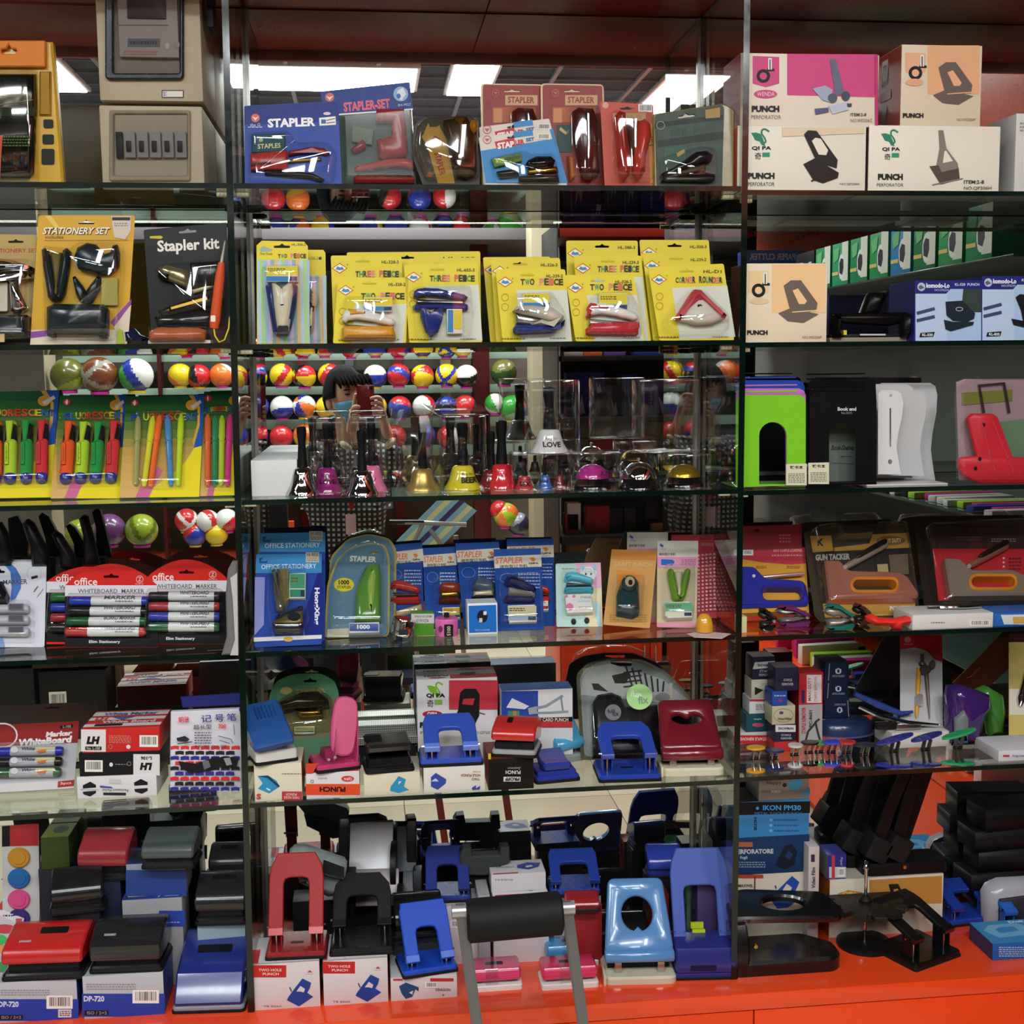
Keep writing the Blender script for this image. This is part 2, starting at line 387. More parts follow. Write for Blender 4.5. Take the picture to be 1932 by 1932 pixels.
# mirror
def mirror_mat():
 M=bpy.data.materials.new('old_mirror');M.use_nodes=True;nt=M.node_tree;nt.nodes.clear()
 o=nt.nodes.new('ShaderNodeOutputMaterial');mx=nt.nodes.new('ShaderNodeMixShader');g=nt.nodes.new('ShaderNodeBsdfGlossy');d=nt.nodes.new('ShaderNodeBsdfDiffuse')
 g.inputs['Color'].default_value=(.80,.84,.80,1);g.inputs['Roughness'].default_value=0.0;d.inputs['Color'].default_value=(.75,.78,.8,1)
 tc=nt.nodes.new('ShaderNodeTexCoord');n=nt.nodes.new('ShaderNodeTexNoise');n.inputs['Scale'].default_value=90;n.inputs['Detail'].default_value=5
 n2=nt.nodes.new('ShaderNodeTexNoise');n2.inputs['Scale'].default_value=5;n2.inputs['Detail'].default_value=3
 r=nt.nodes.new('ShaderNodeMapRange');r.inputs['From Min'].default_value=.62;r.inputs['From Max'].default_value=.78;r.inputs['To Max'].default_value=.35
 sx=nt.nodes.new('ShaderNodeSeparateXYZ');hz=nt.nodes.new('ShaderNodeMapRange');hz.inputs['From Min'].default_value=1.95;hz.inputs['From Max'].default_value=2.3
 hz.inputs['To Min'].default_value=.012;hz.inputs['To Max'].default_value=.17
 m1=nt.nodes.new('ShaderNodeMath');m1.operation='MULTIPLY';m2=nt.nodes.new('ShaderNodeMath');m2.operation='MULTIPLY';m3=nt.nodes.new('ShaderNodeMath');m3.operation='ADD';m2.inputs[1].default_value=5.0
 L=nt.links.new
 L(tc.outputs['Object'],n.inputs['Vector']);L(tc.outputs['Object'],n2.inputs['Vector']);L(tc.outputs['Object'],sx.inputs[0]);L(sx.outputs[2],hz.inputs['Value']);L(n.outputs['Fac'],r.inputs['Value'])
 L(r.outputs[0],m1.inputs[0]);L(hz.outputs[0],m2.inputs[0]);L(m2.outputs[0],m1.inputs[1]);L(m1.outputs[0],m3.inputs[0])
 m4=nt.nodes.new('ShaderNodeMath');m4.operation='MULTIPLY';L(n2.outputs['Fac'],m4.inputs[0]);L(hz.outputs[0],m4.inputs[1]);L(m4.outputs[0],m3.inputs[1]);L(m3.outputs[0],mx.inputs['Fac'])
 L(g.outputs[0],mx.inputs[1]);L(d.outputs[0],mx.inputs[2]);L(mx.outputs[0],o.inputs['Surface']);return M
MIRROR=mirror_mat()
bm=BM();zb,zt=ZC,ZTOP
for x0,x1 in((XL,XR),):
 vs=[bm.verts.new(v)for v in((x0,my(zb),zb),(x1,my(zb),zb),(x1,my(zt),zt),(x0,my(zt),zt),(x0,my(zb)+.006,zb),(x1,my(zb)+.006,zb),(x1,my(zt)+.006,zt),(x0,my(zt)+.006,zt))]
 for f in((0,1,2,3),(7,6,5,4),(0,4,5,1),(3,2,6,7),(0,3,7,4),(1,5,6,2)):bm.faces.new([vs[i]for i in f])
mo=struct('wall_mirror',fix(bm),MIRROR,'mirror panel covering the back of the cabinet',smooth=0)
# carcass behind, top board, fascia, base cabinet
bm=BM();abox(bm,XL-.05,XR+.05,DM+.05,DM+.15,0,CEIL);struct('wall_back',bm,mat('a03a24',.6),'red brown wall behind the cabinet')
cab=empty('display_cabinet',((XL+XR)/2,(DF+DM)/2,0),0,'orange counter and red top board framing the mirrored glass shelf cabinet','cabinet')
def rel(bm,o):
 bmesh.ops.translate(bm,verts=bm.verts[:],vec=-Vector(o.location));return bm
for x0,x1 in((XL,P(430,0,DF).x),(P(431,0,DF).x,P(930,12,2.45).x),(P(931,12,2.45).x,P(1409,0,DF).x),(P(1410,0,DF).x,XR)):
 bm=BM();abox(bm,x0+.0008,x1-.0008,DF-.02,my(ZTOP)-.002,ZTOP+.002,ZTOP+.022,0,.001);obj('top_panel',rel(bm,cab),mat('9c3020',.3),cab)
bm=BM();abox(bm,XL,XR,DF-.035,DF-.02,ZTOP-.02,ZTOP+.35,0,.001);obj('fascia_board',rel(bm,cab),mat('a83a26',.35),cab)
DC=DF-.058
bm=BM();abox(bm,XL,XR,DC,DM+.03,ZC-.034,ZC,0,.0015);obj('countertop',rel(bm,cab),mat(ORANGE,.22,0,0,.5),cab)
bm=BM();abox(bm,XL,XR,DC+.022,DM+.03,.06,ZC-.0345,0,.001);obj('carcass',rel(bm,cab),mat('8c2c14',.5),cab)
xs=[P(px,1900,DC).x for px in(-240,480,936,1424,1960,2330)]
for a,b in zip(xs[:-1],xs[1:]):
 bm=BM();abox(bm,a+.0015,b-.0015,DC+.004,DC+.022,.07,ZC-.037,0,.0015);obj('door',rel(bm,cab),mat(ORANGE,.28,0,0,.4),cab)
bm=BM();abox(bm,XL,XR,DC+.05,DM,0,.06);obj('plinth',rel(bm,cab),mat('5a2012',.6),cab)
# vertical glass dividers (lean as measured) with a clear body and a dark green polished front edge
def glass_panel(name,corners_f,corners_b,tvec,label,cat,group=None):
 bm=BM();f0,f1=corners_f;b0,b1=corners_b
 v=[bm.verts.new(p)for p in(f0,f1,b1,b0,f0+tvec,f1+tvec,b1+tvec,b0+tvec)]
 for q,mi in(((0,1,2,3),0),((7,6,5,4),0),((0,4,5,1),1),((3,2,6,7),1),((0,3,7,4),1),((1,5,6,2),1)):
  f=bm.faces.new([v[i]for i in q]);f.material_index=mi
 o=obj(name,fix(bm),['glass','edge'],None,smooth=0);return tag(o,label,cat,group)
DIV={}
for k,(xt,xb)in enumerate(((418,467),(1404,1379))):
 ft,fb=P(xt,0,DF),P(xb,1880,DF)
 sl=(ft.x-fb.x)/(ft.z-fb.z)
 X=lambda z,fb=fb,sl=sl:fb.x+(z-fb.z)*sl
 DIV[k]=X
 glass_panel('glass_divider',(Vector((X(ZC),DF,ZC+.0005)),Vector((X(ZTOP),DF,ZTOP))),(Vector((X(ZC),my(ZC)-.001,ZC+.0005)),Vector((X(ZTOP),my(ZTOP)-.001,ZTOP))),Vector((.0118,0,0)),('upright glass divider between the highlighter column and the hand bell column','upright glass divider between the hand bell column and the bookend column')[k],'glass divider','glass dividers of the cabinet')
 # aluminium corner strips in front of the mirror beside each divider
for k in range(2):
 for sgn,nm in((-1,'left'),(1,'right')):
  X=DIV[k];bm=BM();a=.006
  for z0,z1 in((ZC,ZTOP),):
   xb,xt=X(z0),X(z1);o0,o1=(.0122,.0182)if sgn>0 else(-.0064,-.0004)
   vs=[bm.verts.new(p)for p in((xb+o0,my(z0)-a,z0),(xb+o1,my(z0)-a,z0),(xt+o1,my(z1)-a,z1),(xt+o0,my(z1)-a,z1),(xb+o0,my(z0)-.0008,z0),(xb+o1,my(z0)-.0008,z0),(xt+o1,my(z1)-.0008,z1),(xt+o0,my(z1)-.0008,z1))]
   for f in((0,1,2,3),(7,6,5,4),(0,4,5,1),(3,2,6,7),(0,3,7,4),(1,5,6,2)):bm.faces.new([vs[i]for i in f])
  struct('trim_%d'%(k*2+(sgn>0)+1),fix(bm),mat('a8aaa4',.35,.8))
  # glass shelves
NUM=['','topmost','second','third','fourth','fifth'];BAY=['left','middle','right']
TH=.0092
for r in range(1,6):
 for b in range(3):
  zt=SHELF[(r,b)];zb=zt-TH
  x0=XL if b==0 else DIV[b-1](zt)+.0124;x1=(DIV[b](zt)-.0006)if b<2 else XR
  glass_panel('glass_shelf',(Vector((x0,DF,zb)),Vector((x1,DF,zb))),(Vector((x0,my(zb)-.0095,zb)),Vector((x1,my(zb)-.0095,zb))),Vector((0,0,TH)),'%s glass shelf from the top in the %s column'%(NUM[r].replace('topmost','first'),BAY[b]),'glass shelf','glass shelves of the cabinet')
  # shelf clips: cream pegs at the front, black ones at the mirror
clip0=None
for r in range(1,6):
 for k in range(2):
  for sgn in(-1,1):
   b=k if sgn<0 else k+1;zt=SHELF[(r,b)]-TH-.0006;X=DIV[k];xe=X(zt)-.0008 if sgn<0 else X(zt)+.0126
   front='cream front support under the %s shelf, %s of the %s divider'%(NUM[r],'left' if sgn<0 else 'right',('highlighter','bookend')[k])
   e=empty('shelf_support',(xe,DF+.05,zt),0,front,'shelf support','shelf supports under the glass')
   bm=BM();abox(bm,0 if sgn>0 else-.022,.022 if sgn>0 else 0,-.006,.006,-.0075,0,0,.0012);obj('bracket',bm,mat('cfcaa8',.4),e)
   for j in range(3):bm=BM();xx=(.005+.0065*j)*sgn;abox(bm,xx-.002,xx+.002,-.0085,-.0062,-.0062,-.001,0,.0006);obj('tooth',bm,mat('e4dfc0',.4),e)
   e2=empty('shelf_support',(xe,my(zt)-.05,zt),0,front.replace('cream front','black mirror side'),'shelf support','shelf supports under the glass')
   bm=BM();abox(bm,0 if sgn>0 else-.026,.026 if sgn>0 else 0,-.007,.007,-.010,0,0,.0012);obj('bracket',bm,mat('15130f',.4),e2)
   bm=BM();xx=.030*sgn;abox(bm,min(xx,xx-.004*sgn),max(xx,xx-.004*sgn),-.005,.005,-.008,-.002,0,.0006);obj('tooth',bm,mat('15130f',.4),e2)
   # ================================================================= the shop room around
RX0,RX1,RY0=-4.2,2.35,-4.6
bm=BM();abox(bm,RX0,RX1,RY0,DM+.15,-.05,-.008);floor=struct('floor',bm,mat('6e6455',.5),'pale beige floor tiles seen in the mirror')
tile=None;n=0
TS=.8
fx0=-3.9
nt_x,nt_y=7,8
for i in range(nt_x):
 for j in range(nt_y):
  cx_,cy_=fx0+TS*(i+.5),DC-.06-TS*(j+.5)
  if tile is None:
   bm=BM();abox(bm,-TS/2+.0015,TS/2-.0015,-TS/2+.0015,TS/2-.0015,-.007,0,0,.0008);tile=obj('tile',bm,mat('c9bfa6',.18,0,0,.2),floor);tile.location=(cx_,cy_,0)
  else:
   o=tile.copy();COL.objects.link(o);o.parent=floor;o.location=(cx_,cy_,0)
bm=BM();abox(bm,RX0,RX1,RY0,DM+.15,CEIL,CEIL+.05);ceil=struct('ceiling',bm,mat('2c2d31',.5),'dark slatted ceiling with pale bars')
bar=None
for i in range(12):
 bm=BM();x=RX0+.3+.5*i;abox(bm,x-.012,x+.012,RY0,DM+.1,CEIL-.02,CEIL-.001);obj('ceiling_bar',bm,mat('9a9aa0',.4),ceil)
for i in range(26):
 bm=BM();y=RY0+.2+.28*i;abox(bm,RX0,RX1,y-.006,y+.006,CEIL-.012,CEIL-.001);obj('cross_bar',bm,mat('66676c',.4),ceil)
bm=BM();abox(bm,RX0-.1,RX0,RY0,DM+.15,0,CEIL);struct('wall_left',bm,mat('8d8a80',.7))
bm=BM();abox(bm,RX1,RX1+.1,RY0,DM+.15,0,CEIL);struct('wall_right',bm,mat('a5452b',.6))
bm=BM();abox(bm,RX0,RX1,RY0-.1,RY0,0,CEIL);struct('wall_front',bm,mat('c4c0cc',.7))
for i,(lx,ly,ax,ay)in enumerate(LAMPS):
 e=empty('ceiling_light',(lx,ly,CEIL-.03),0,None,'ceiling light','ceiling lights of the shop')
 e['label']='white ceiling light panel above the '+('staplers, seen in the mirror','red stapler cards, seen in the mirror','electric meter','boxes','counter left, added out of view to light the goods','counter middle, added out of view to light the goods','far right shelf','far left shelf')[i]
 bm=BM();abox(bm,-ax/2-.02,ax/2+.02,-ay/2-.02,ay/2+.02,.002,.028,0,.003);obj('housing',bm,mat('d8d8d8',.4),e)
 bm=BM();abox(bm,-ax/2,ax/2,-ay/2,ay/2,-.003,.001);obj('diffuser',bm,mat('f4f8ff',.5,0,9.0),e)
 # ================================================================= builders for packaged goods
def foot(px,row,d,z=None):
 zs=SHELF[(row,bay_of(px))]if z is None else z;py=1200.0
 for _ in range(6):py+=(P(px,py,DF+d).z-zs)*FPX/(DF+d)
 return py
def card(label,cat,pts,row,d,col,prints=(),hole=None,lean=None,group=None,name='blister_card',r=None,rough=.35,z=None,th=.0011):
 by=max(p[1]for p in pts)
 if d is not None and z is None and row>=4:
  f=foot(sum(p[0]for p in pts)/len(pts),row,d)
  if f>by+3:pts=[(x,f if y>by-6 else y)for x,y in pts];by=f
 bot=[p for p in pts if p[1]>by-6];bx=sum(p[0]for p in bot)/len(bot)
 if lean is None or(row or 0)>=3:lean='auto' if(row or 0)>=3 else 5
 t=T(name,label,cat,bx,None if(row==1 and z is None)else by,row,d,group,lean,z=z,top=min(p[1]for p in pts))
 if row==1 and z is None:pts=[(x,t.by+(y-by)*.2 if y>by-6 else y)for x,y in pts]
 if r:pts=rp(pts,r)
 t.plate('card',pts,th,col,holes=[hole]if hole else(),r=rough)
 if prints:t.pr(list(prints),y=-th-.0003)
 return t
def rp(pts,r,n=3):
 out=[]
 for i in range(len(pts)):
  a,b,c=Vector(pts[i-1]),Vector(pts[i]),Vector(pts[(i+1)%len(pts)])
  rr_=min(r,(a-b).length*.45,(c-b).length*.45);p,q=b+(a-b).normalized()*rr_,b+(c-b).normalized()*rr_
  for k in range(n+1):
   u=k/n;out.append(tuple(p*(1-u)**2+b*2*u*(1-u)+q*u*u))
 return out
def aff(pts,l,t,r,b,flip=False,deg=0):
 q=[((l+(1-u if flip else u)*(r-l)),t+v*(b-t))for u,v in pts]
 return rot(q,deg,((l+r)/2,(t+b)/2))if deg else q
def stapler(t,l,tp,r,b,c1,c2=None,mag='steel',flip=False,deg=0,y=-.002,th=.013,body='stapler',jaw=.12):
 """stapler seen from the side: base, magazine, handle"""
 A=lambda p:aff(p,l,tp,r,b,flip,deg)
 o=t.lump(body,A([(0,.80),(.04,.76),(.97,.72),(1,.78),(1,.98),(.97,1),(.02,1),(0,.97)]),th,c1,y,r=.28)
 m=t.lump('magazine',A([(.06,.50),(.93,.58+jaw*.3),(.95,.70),(.05,.70)]),th*.72,mag,y-.001,parent=o)
 h=t.lump('handle',A([(0,.40),(.02,.16),(.08,.05),(.22,0),(.45,.03),(.93,.30),(1,.42),(.98,.52),(.9,.55),(.6,.42),(.28,.34),(.12,.38),(.08,.46)]),th*1.05,c2 or c1,y-.0005,parent=o,r=.25)
 return o
def wedge(t,l,tp,r,b,c1,c2,y=-.002,th=.018,deg=0,tip=.5):
 """stapler seen from above its nose, jaws open upward in a narrow V"""
 A=lambda p:aff(p,l,tp,r,b,False,deg)
 o=t.lump('stapler',A([(0,.04),(.12,0),(.24,.05),(.46,.80),(.54,.96),(.46,1),(.34,1),(.22,.92),(.06,.35)]),th,c1,y,r=.25)
 t.lump('handle',A([(1,.06),(.88,.0),(.74,.05),(.56,.62),(.50,.96),(.56,1),(.68,.98),(.80,.86),(.96,.36)]),th*1.05,c1,y,parent=o,r=.25)
 t.lump('magazine',A([(.30,.08),(.68,.08),(.60,.60),(.53,.9),(.47,.9)]),th*.7,c2,y,parent=o)
 return o
def remover(t,l,tp,r,b,c1,c2='steel',flip=False,deg=0,y=-.002,th=.014):
 """claw staple remover: two grips and pointed jaws"""
 A=lambda p:aff(p,l,tp,r,b,flip,deg)
 o=t.lump('staple_remover',A([(0,.02),(.3,0),(.62,.22),(.72,.40),(.60,.46),(.2,.30),(.02,.2)]),th,c1,y,r=.3)
 t.lump('lower_grip',A([(0,.98),(.3,1),(.62,.78),(.72,.60),(.60,.54),(.2,.70),(.02,.8)]),th,c1,y,parent=o,r=.3)
 t.lump('jaw',A([(.28,.24),(.7,.34),(1,.44),(.84,.5),(1,.56),(.7,.66),(.28,.76),(.42,.5)]),th*.7,c2,y-.0005,parent=o)
 return o
def carton(name,label,l,tp,r,b,row,d,dep,col,prints=(),z=None,group=None,rz=0,cat='box',Y=None,sidecol=None,topcol=None,rough=.38,dx=0):
 if d is not None and z is None and row>=5:b=max(b,foot((l+r)/2,row,d))
 t=T(name,label,cat,(l+r)/2,None if(row==1 and z is None)else b,row,d,group,0,z=z,rz=math.radians(rz),Y=Y)
 bb=t.by if(row==1 and z is None)else b
 (x0,z1),(x1,_)=t.L(l,tp),t.L(r,b)
 bm=BM();abox(bm,x0,x1,0,dep,0,z1,0,.0008);t.o_body=obj('carton',bm,[mat(col,r=rough)],t.o)
 t.ext=(x0,x1,0,dep,z1)
 if sidecol:
  for sx in(x0-.0002,x1-.0003):
   bm=BM();abox(bm,sx,sx+.0005,.001,dep-.001,.001,z1-.001);obj('side_panel',bm,[mat(sidecol,r=rough)],t.o)
 if topcol:bm=BM();abox(bm,x0+.0006,x1-.0006,.0006,dep-.0006,z1-.0003,z1+.0002);obj('lid',bm,[mat(topcol,r=rough)],t.o)
 if prints:t.pr(list(prints))
 return t
 # printed pictures
def pic_punch(cx,cy,s,c,bg,flip=1,tall=1.0):
 """small picture of a hole punch: base, lever with an opening"""
 X=lambda x,y:(cx+flip*x*s,cy+y*s*tall)
 return[('p',[X(-.95,.55),X(-.35,.30),X(.95,.60),X(.25,1.0),X(-.5,.92)],c),('p',[X(-.70,-.75),X(-.35,-1.0),X(.12,-1.0),X(.90,.08),X(.85,.38),X(.05,.66),X(-.38,.45)],c),('p',[X(-.28,-.52),X(-.02,-.62),X(.40,-.02),X(.30,.12),X(.02,.12)],bg),('l',[X(-.3,.5),X(.85,.42)],s*.05,bg)]
def pic_d(l,t,c='1c1c1c'):
 return[('o',l+13,t+34,13,13,6,c),('r',l+20,t+20,l+34,t+25,c),('r',l+22,t,l+29,t+22,'f0ece6'),('r',l+24.5,t+3,l+26.5,t+22,'3a3a3a')]
def pic_swan(l,t,s,c):
 X=lambda x,y:(l+x*s,t+y*s)
 return[('p',[X(0,.25),X(.25,.22),X(.5,.3),X(.62,.55),X(.75,.95),X(.55,.88),X(.45,.7),X(.2,.62),X(.12,.45)],c),('l',[X(.62,.85),X(.78,.7),X(.70,.5),X(.55,.3),X(.55,.12),X(.68,.03),X(.8,.08),X(.95,.18)],s*.09,c)]
def pic_diamond(cx,cy,s=13):
 return[('p',[(cx-s*1.15,cy),(cx,cy-s*.78),(cx+s*1.15,cy),(cx,cy+s*.78)],'c23a2c'),('p',[(cx-s*.98,cy),(cx,cy-s*.64),(cx+s*.98,cy),(cx,cy+s*.64)],'f3efc4'),('p',[(cx-s*.6,cy+s*.15),(cx-s*.3,cy-s*.3),(cx,cy-s*.1),(cx+s*.4,cy-s*.2),(cx+s*.65,cy+s*.2),(cx,cy+s*.3)],'4a86c8')]
def pic_words(l,t,r,b,words,cols):
 """display lettering, each letter in its own ink"""
 n=len(words);out=[];w=(r-l)/n
 for i,ch in enumerate(words):
  if ch!=' ':out.append(('t',ch,l+w*i+.4,t+abs(i-n/2)*.35,l+w*(i+1)-.2,b,cols[i%len(cols)],0,.03))
 return out
def staples(t,l,tp,r,b,c1='e8d43a',c2='3f86c4',th=.010,y=-.002,words=None):
 o=t.box('staple_box',l,tp,r,b,th,'e9e6dc',y=y-th)
 h=b-tp;pr=[('r',l+1,tp+1,r-1,tp+h*.62,c1),('r',l+1,tp+h*.66,r-1,b-1,c2),('r',l+(r-l)*.7,tp+h*.7,r-2,b-2,'2a3a5a'),('fuzz',l+3,tp+h*.15,l+(r-l)*.6,tp+h*.4,2,'6a6020')]
 if words:pr.append(('t',words,l+3,tp+h*.40,r-4,tp+h*.62,'f2f0e0'))
 t.pr(pr,y=y-th-.0003,parent=o);return o
 # ================================================================= top shelf
 # --- left column
t=T('tool_pack','gold plastic pack of black tools with orange header on the top shelf','tool pack',40,None,1,.05)
B=t.by
t.plate('tray',[(-70,84),(104,84),(110,150),(125,348),(126,B),(-70,B)],.02,'c9a034',bev=.004,r=.2)
for i,(a,b)in enumerate(((230,246),(258,276),(285,314))):t.plate('notch',rr(88+i*1.2-i*3,a,106+i,b,3),.003,'16241c',y=-.0195)
t.plate('header',rr(-70,85,94,134,3),.012,'cf7a2c',y=-.02,holes=[euro(26,104,30,16)],bev=.002)
t.lump('tool',[(-70,146),(74,146),(76,200),(70,330),(60,B-8),(-70,B-8)],.02,'101614',-.012,r=.15)
t.plate('gusset',rr(80,140,103,224,2),.012,'a07a20',y=-.012,bev=.003)
t.pr([('r',10,210,74,226,'182a22'),('fuzz',16,262,66,284,4,'56724a'),('l',[(10,205),(72,196)],1.2,'9aa39a')],y=-.0335)
t.dome('cover',[(-66,140),(78,140),(80,B-4),(-66,B-4)],.03,'smoke',y=-.021)
t=card('salmon red card poking in at the left edge of the top shelf','card',[(-60,158),(10,155),(13,165),(2,300),(0,346),(-60,346)],1,.012,'d8654a',[('fuzz',-20,170,4,190,3,'a03a2a')])
t=T('electric_meter','beige electric meter cabinet with breaker window standing on the top shelf','electric meter',285,None,1,.10)
B=t.by;BE='b5a68c'
t.box('upper_housing',176,-70,384,192,.20,BE,bev=.004)
t.box('lower_housing',186,198,387,B,.20,BE,bev=.004)
t.plate('window_frame',rr(200,-60,348,152,8),.010,'23262e',bev=.003,holes=[rr(216,-60,340,140,4)],r=.25)
t.plate('backing',rr(214,-60,342,142,3),.001,'83786e',r=.6)
t.box('meter',221,-50,340,112,.012,'9d918a',y=-.012,bev=.002)
t.box('display',240,-40,316,40,.006,'3a2c2c',y=-.016,bev=.001)
t.pr([('r',243,76,304,92,'5c5a62'),('fuzz',248,79,298,90,1,'2b2a30'),('r',222,50,320,52,'6e645e'),('fuzz',236,98,300,108,2,'b0645a'),('e',318,90,4,6,'b8aea8'),('e',335,88,6,7,'8d837e')],y=-.0125)
t.plate('nameplate',rr(305,170,347,185,2),.0008,'4b4852');t.pr([('r',307,172,345,183,'ded6c8'),('fuzz',308,173,315,182,3,'5a5aa0')],y=-.001)
t.plate('breaker_frame',rr(207,209,360,342,4),.006,'95876f',bev=.002,holes=[rr(216,216,354,332,3)])
t.plate('breaker_backing',rr(214,214,356,334,2),.001,'a89b84',r=.6)
t.box('breaker_blank',219,250,234,300,.008,'1d1d22',y=-.008)
for i in range(5):o=t.box('breaker',235+i*24,250,258+i*24,299,.010,'8f8b88',y=-.010);t.box('switch',240+i*24,268,250+i*24,288,.005,'201f24',y=-.015,parent=o)
t.plate('window',rr(212,212,358,336,3),.001,'clear',y=-.016)
t.plate('meter_window',rr(204,-58,344,146,5),.001,'clear',y=-.02)
t.box('cable_cover',384,-70,400,45,.06,'1b1a1c',y=.02)
# --- middle column
t=card('blue card reading STAPLER with a red handled stapler in a blister','stapler card',[(461,200),(638,191),(645,346),(462,346)],1,.025,'1c3f9c',[('p',[(461,201),(638,192),(640,228),(461,236)],'1d2f7e'),('t','STAPLER',505,223,595,240,'f2f2f4',-2,.045),('e',482,223,8,8,'e06a50'),('p',[(476,220),(482,228),(488,220),(482,223)],'f2e8e4'),('t','the G',472,233,491,239,'cfd4ee',-2),('fuzz',468,239,496,242,1,'cfd4ee'),('p',[(602,223),(633,220),(634,236),(603,238)],'f0ece4'),('r',606,226,615,234,'2a6fb0'),('l',[(616,228),(632,224)],1.5,'444444'),('l',[(616,233),(632,231)],1.5,'444444'),('e',617,215,7,3,'d8d0d8')],hole=euro(551,215,28,7),r=4)
t.plate('staple_box',[(476,256),(538,253),(538,288),(476,290)],.006,'12484e',y=-.0015,bev=.001);t.pr([('t','STAPLES',487,273,530,282,'d8d6a0',-3,.02),('e',493,266,4,4,'a8a878')],y=-.0078)
o=t.lump('stapler',[(473,292),(542,286),(545,318),(538,323),(474,324)],.012,'a8322a',-.002,r=.25)
t.lump('handle',[(545,287),(590,279),(612,282),(622,292),(615,295),(590,286),(545,296)],.010,'8c2a26',-.002,parent=o,r=.25)
t.lump('lever',[(500,323),(545,323),(590,329),(612,340),(606,345),(585,338),(500,331)],.010,'17171c',-.002,parent=o,r=.2)
t.lump('arm',[(545,303),(606,299),(606,304),(545,309)],.006,'brass',-.002,parent=o);t.plate('slot',[(474,313),(512,309),(512,312),(474,317)],.002,'2a1010',y=-.014,parent=o)
t.dome('blister',rp([(470,252),(546,248),(560,272),(620,270),(637,290),(630,345),(468,345)],8),.018)
t=card('blue header card reading STAPLER SET over a bag with red punch and stapler','stapler card',[(604,173),(772,155),(785,346),(640,346)],1,.07,'22402f',[('p',[(604,173),(773,155),(779,206),(612,218)],'2a4188'),('p',[(612,217),(779,205),(779,208),(612,220)],'e8e8e4'),('t','STAPLER-SET',648,190,736,208,'e06a78',-5,.04),('e',622,184,8.5,8.5,'d87068'),('p',[(615,181),(622,190),(629,181),(622,184)],'ece4e2'),('e',756,178,14,14,'8fb2d4'),('p',[(750,172),(760,166),(766,178),(758,190),(748,186)],'dde6ee'),('e',752,182,4,5,'4a68b0'),('t','BH-9927',751,196,775,201,'c9cfe8',-4)],hole=euro(690,175,30,8),r=5)
t.plate('staple_box',[(664,240),(706,246),(702,276),(664,270)],.008,'64705c',y=-.002,bev=.001)
o=t.lump('hole_punch',[(710,211),(762,210),(770,290),(766,298),(720,304),(714,300),(711,268),(738,262),(739,233),(709,234)],.022,'96302c',-.002,r=.25)
o=t.lump('staple_remover',[(662,284),(684,266),(690,272),(690,282),(668,292)],.014,'8a2a26',-.002,r=.2);t.lump('jaw',[(684,262),(704,254),(698,268),(690,276)],.008,'steel',-.002,parent=o)
stapler(t,668,302,782,347,'9a302a','a83832','4a3a30',flip=True,y=-.004)
t.dome('bag',[(645,222),(778,210),(786,345),(650,345)],.03,'film',inset=.9)
t=card('brown rounded blister with a slanting yellow STAPLER ribbon','stapler card',[(781,235),(800,222),(890,220),(903,226),(906,300),(905,346),(800,346),(776,290)],1,.05,'2c251e',[('p',[(795,258),(812,240),(830,240),(842,262),(858,346),(826,346),(806,275)],'b8923c'),('p',[(800,250),(808,232),(814,246),(830,236),(826,252),(838,262),(806,264)],'b8923c'),('p',[(814,262),(820,256),(830,262),(822,276)],'a02c20'),('t','STAPLER',808,303,852,315,'9c2a1e',75,.03),('e',811,330,5,5,'9c4030')],r=10,name='blister_pack')
o=t.lump('stapler',[(836,232),(880,226),(896,260),(898,330),(880,340),(862,334),(848,290)],.024,'3c2a1a',-.002,r=.2);t.lump('handle',[(856,226),(876,226),(878,290),(872,318),(866,310)],.026,'6a4a20',-.004,parent=o,r=.15);t.plate('nose',el(892,244,8,12),.02,'b07a20',y=-.006,bev=.006,parent=o)
t.dome('blister',rp([(786,238),(804,226),(890,224),(902,232),(904,340),(802,342),(780,290)],10),.032,'smoke')
for i,(x,d)in enumerate(((911,.085),(1024,.075))):
 t=card(('red STAPLER card behind the white and blue stapler set cards','red STAPLER card with a dark stapler upright beside the orange stapler card')[i],'stapler card',[(x,160),(x+112,162),(x+116,346),(x+2,346)],1,d,'8e2f2a',[('r',x+42,180,x+103,199,'c9a878'),('t','STAPLER',x+47,183,x+97,195,'9c3a2c',1,.03),('o',x+24,176,7,7,1.2,'c06a5c'),('p',[(x+20,174),(x+24,180),(x+28,174)],'c06a5c'),('r',x+18,203,x+100,232,'b0603c'),('r',x+20,205,x+36,232,'c98a5a'),('r',x+26,236,x+56,288,'2a4a42'),('p',[(x+33,240),(x+45,250),(x+43,255),(x+31,246)],'c9a878')],hole=euro(x+55,172,32,6),r=5,group='red stapler cards on the top shelf')
 t.plate('gold_rim',rp([(x-4,157),(x+115,159),(x+119,t.by-1),(x-2,t.by-1)],8),.002,'b89448',y=.003,r=.25)
 o=t.lump('stapler',[(x+54,215),(x+64,208),(x+92,210),(x+100,230),(x+104,330),(x+90,344),(x+72,340),(x+58,270)],.024,'4a1c18',-.002,r=.15);t.lump('handle',[(x+70,212),(x+90,212),(x+92,270),(x+84,300),(x+76,270)],.027,'3a2a22',-.004,parent=o,r=.2)
 t.lump('lower_arm',[(x+46,296),(x+56,300),(x+60,336),(x+50,344)],.014,'c87848',-.002,parent=o)
 t.dome('blister',rp([(x+44,205),(x+104,202),(x+112,344),(x+44,344)],9),.033)
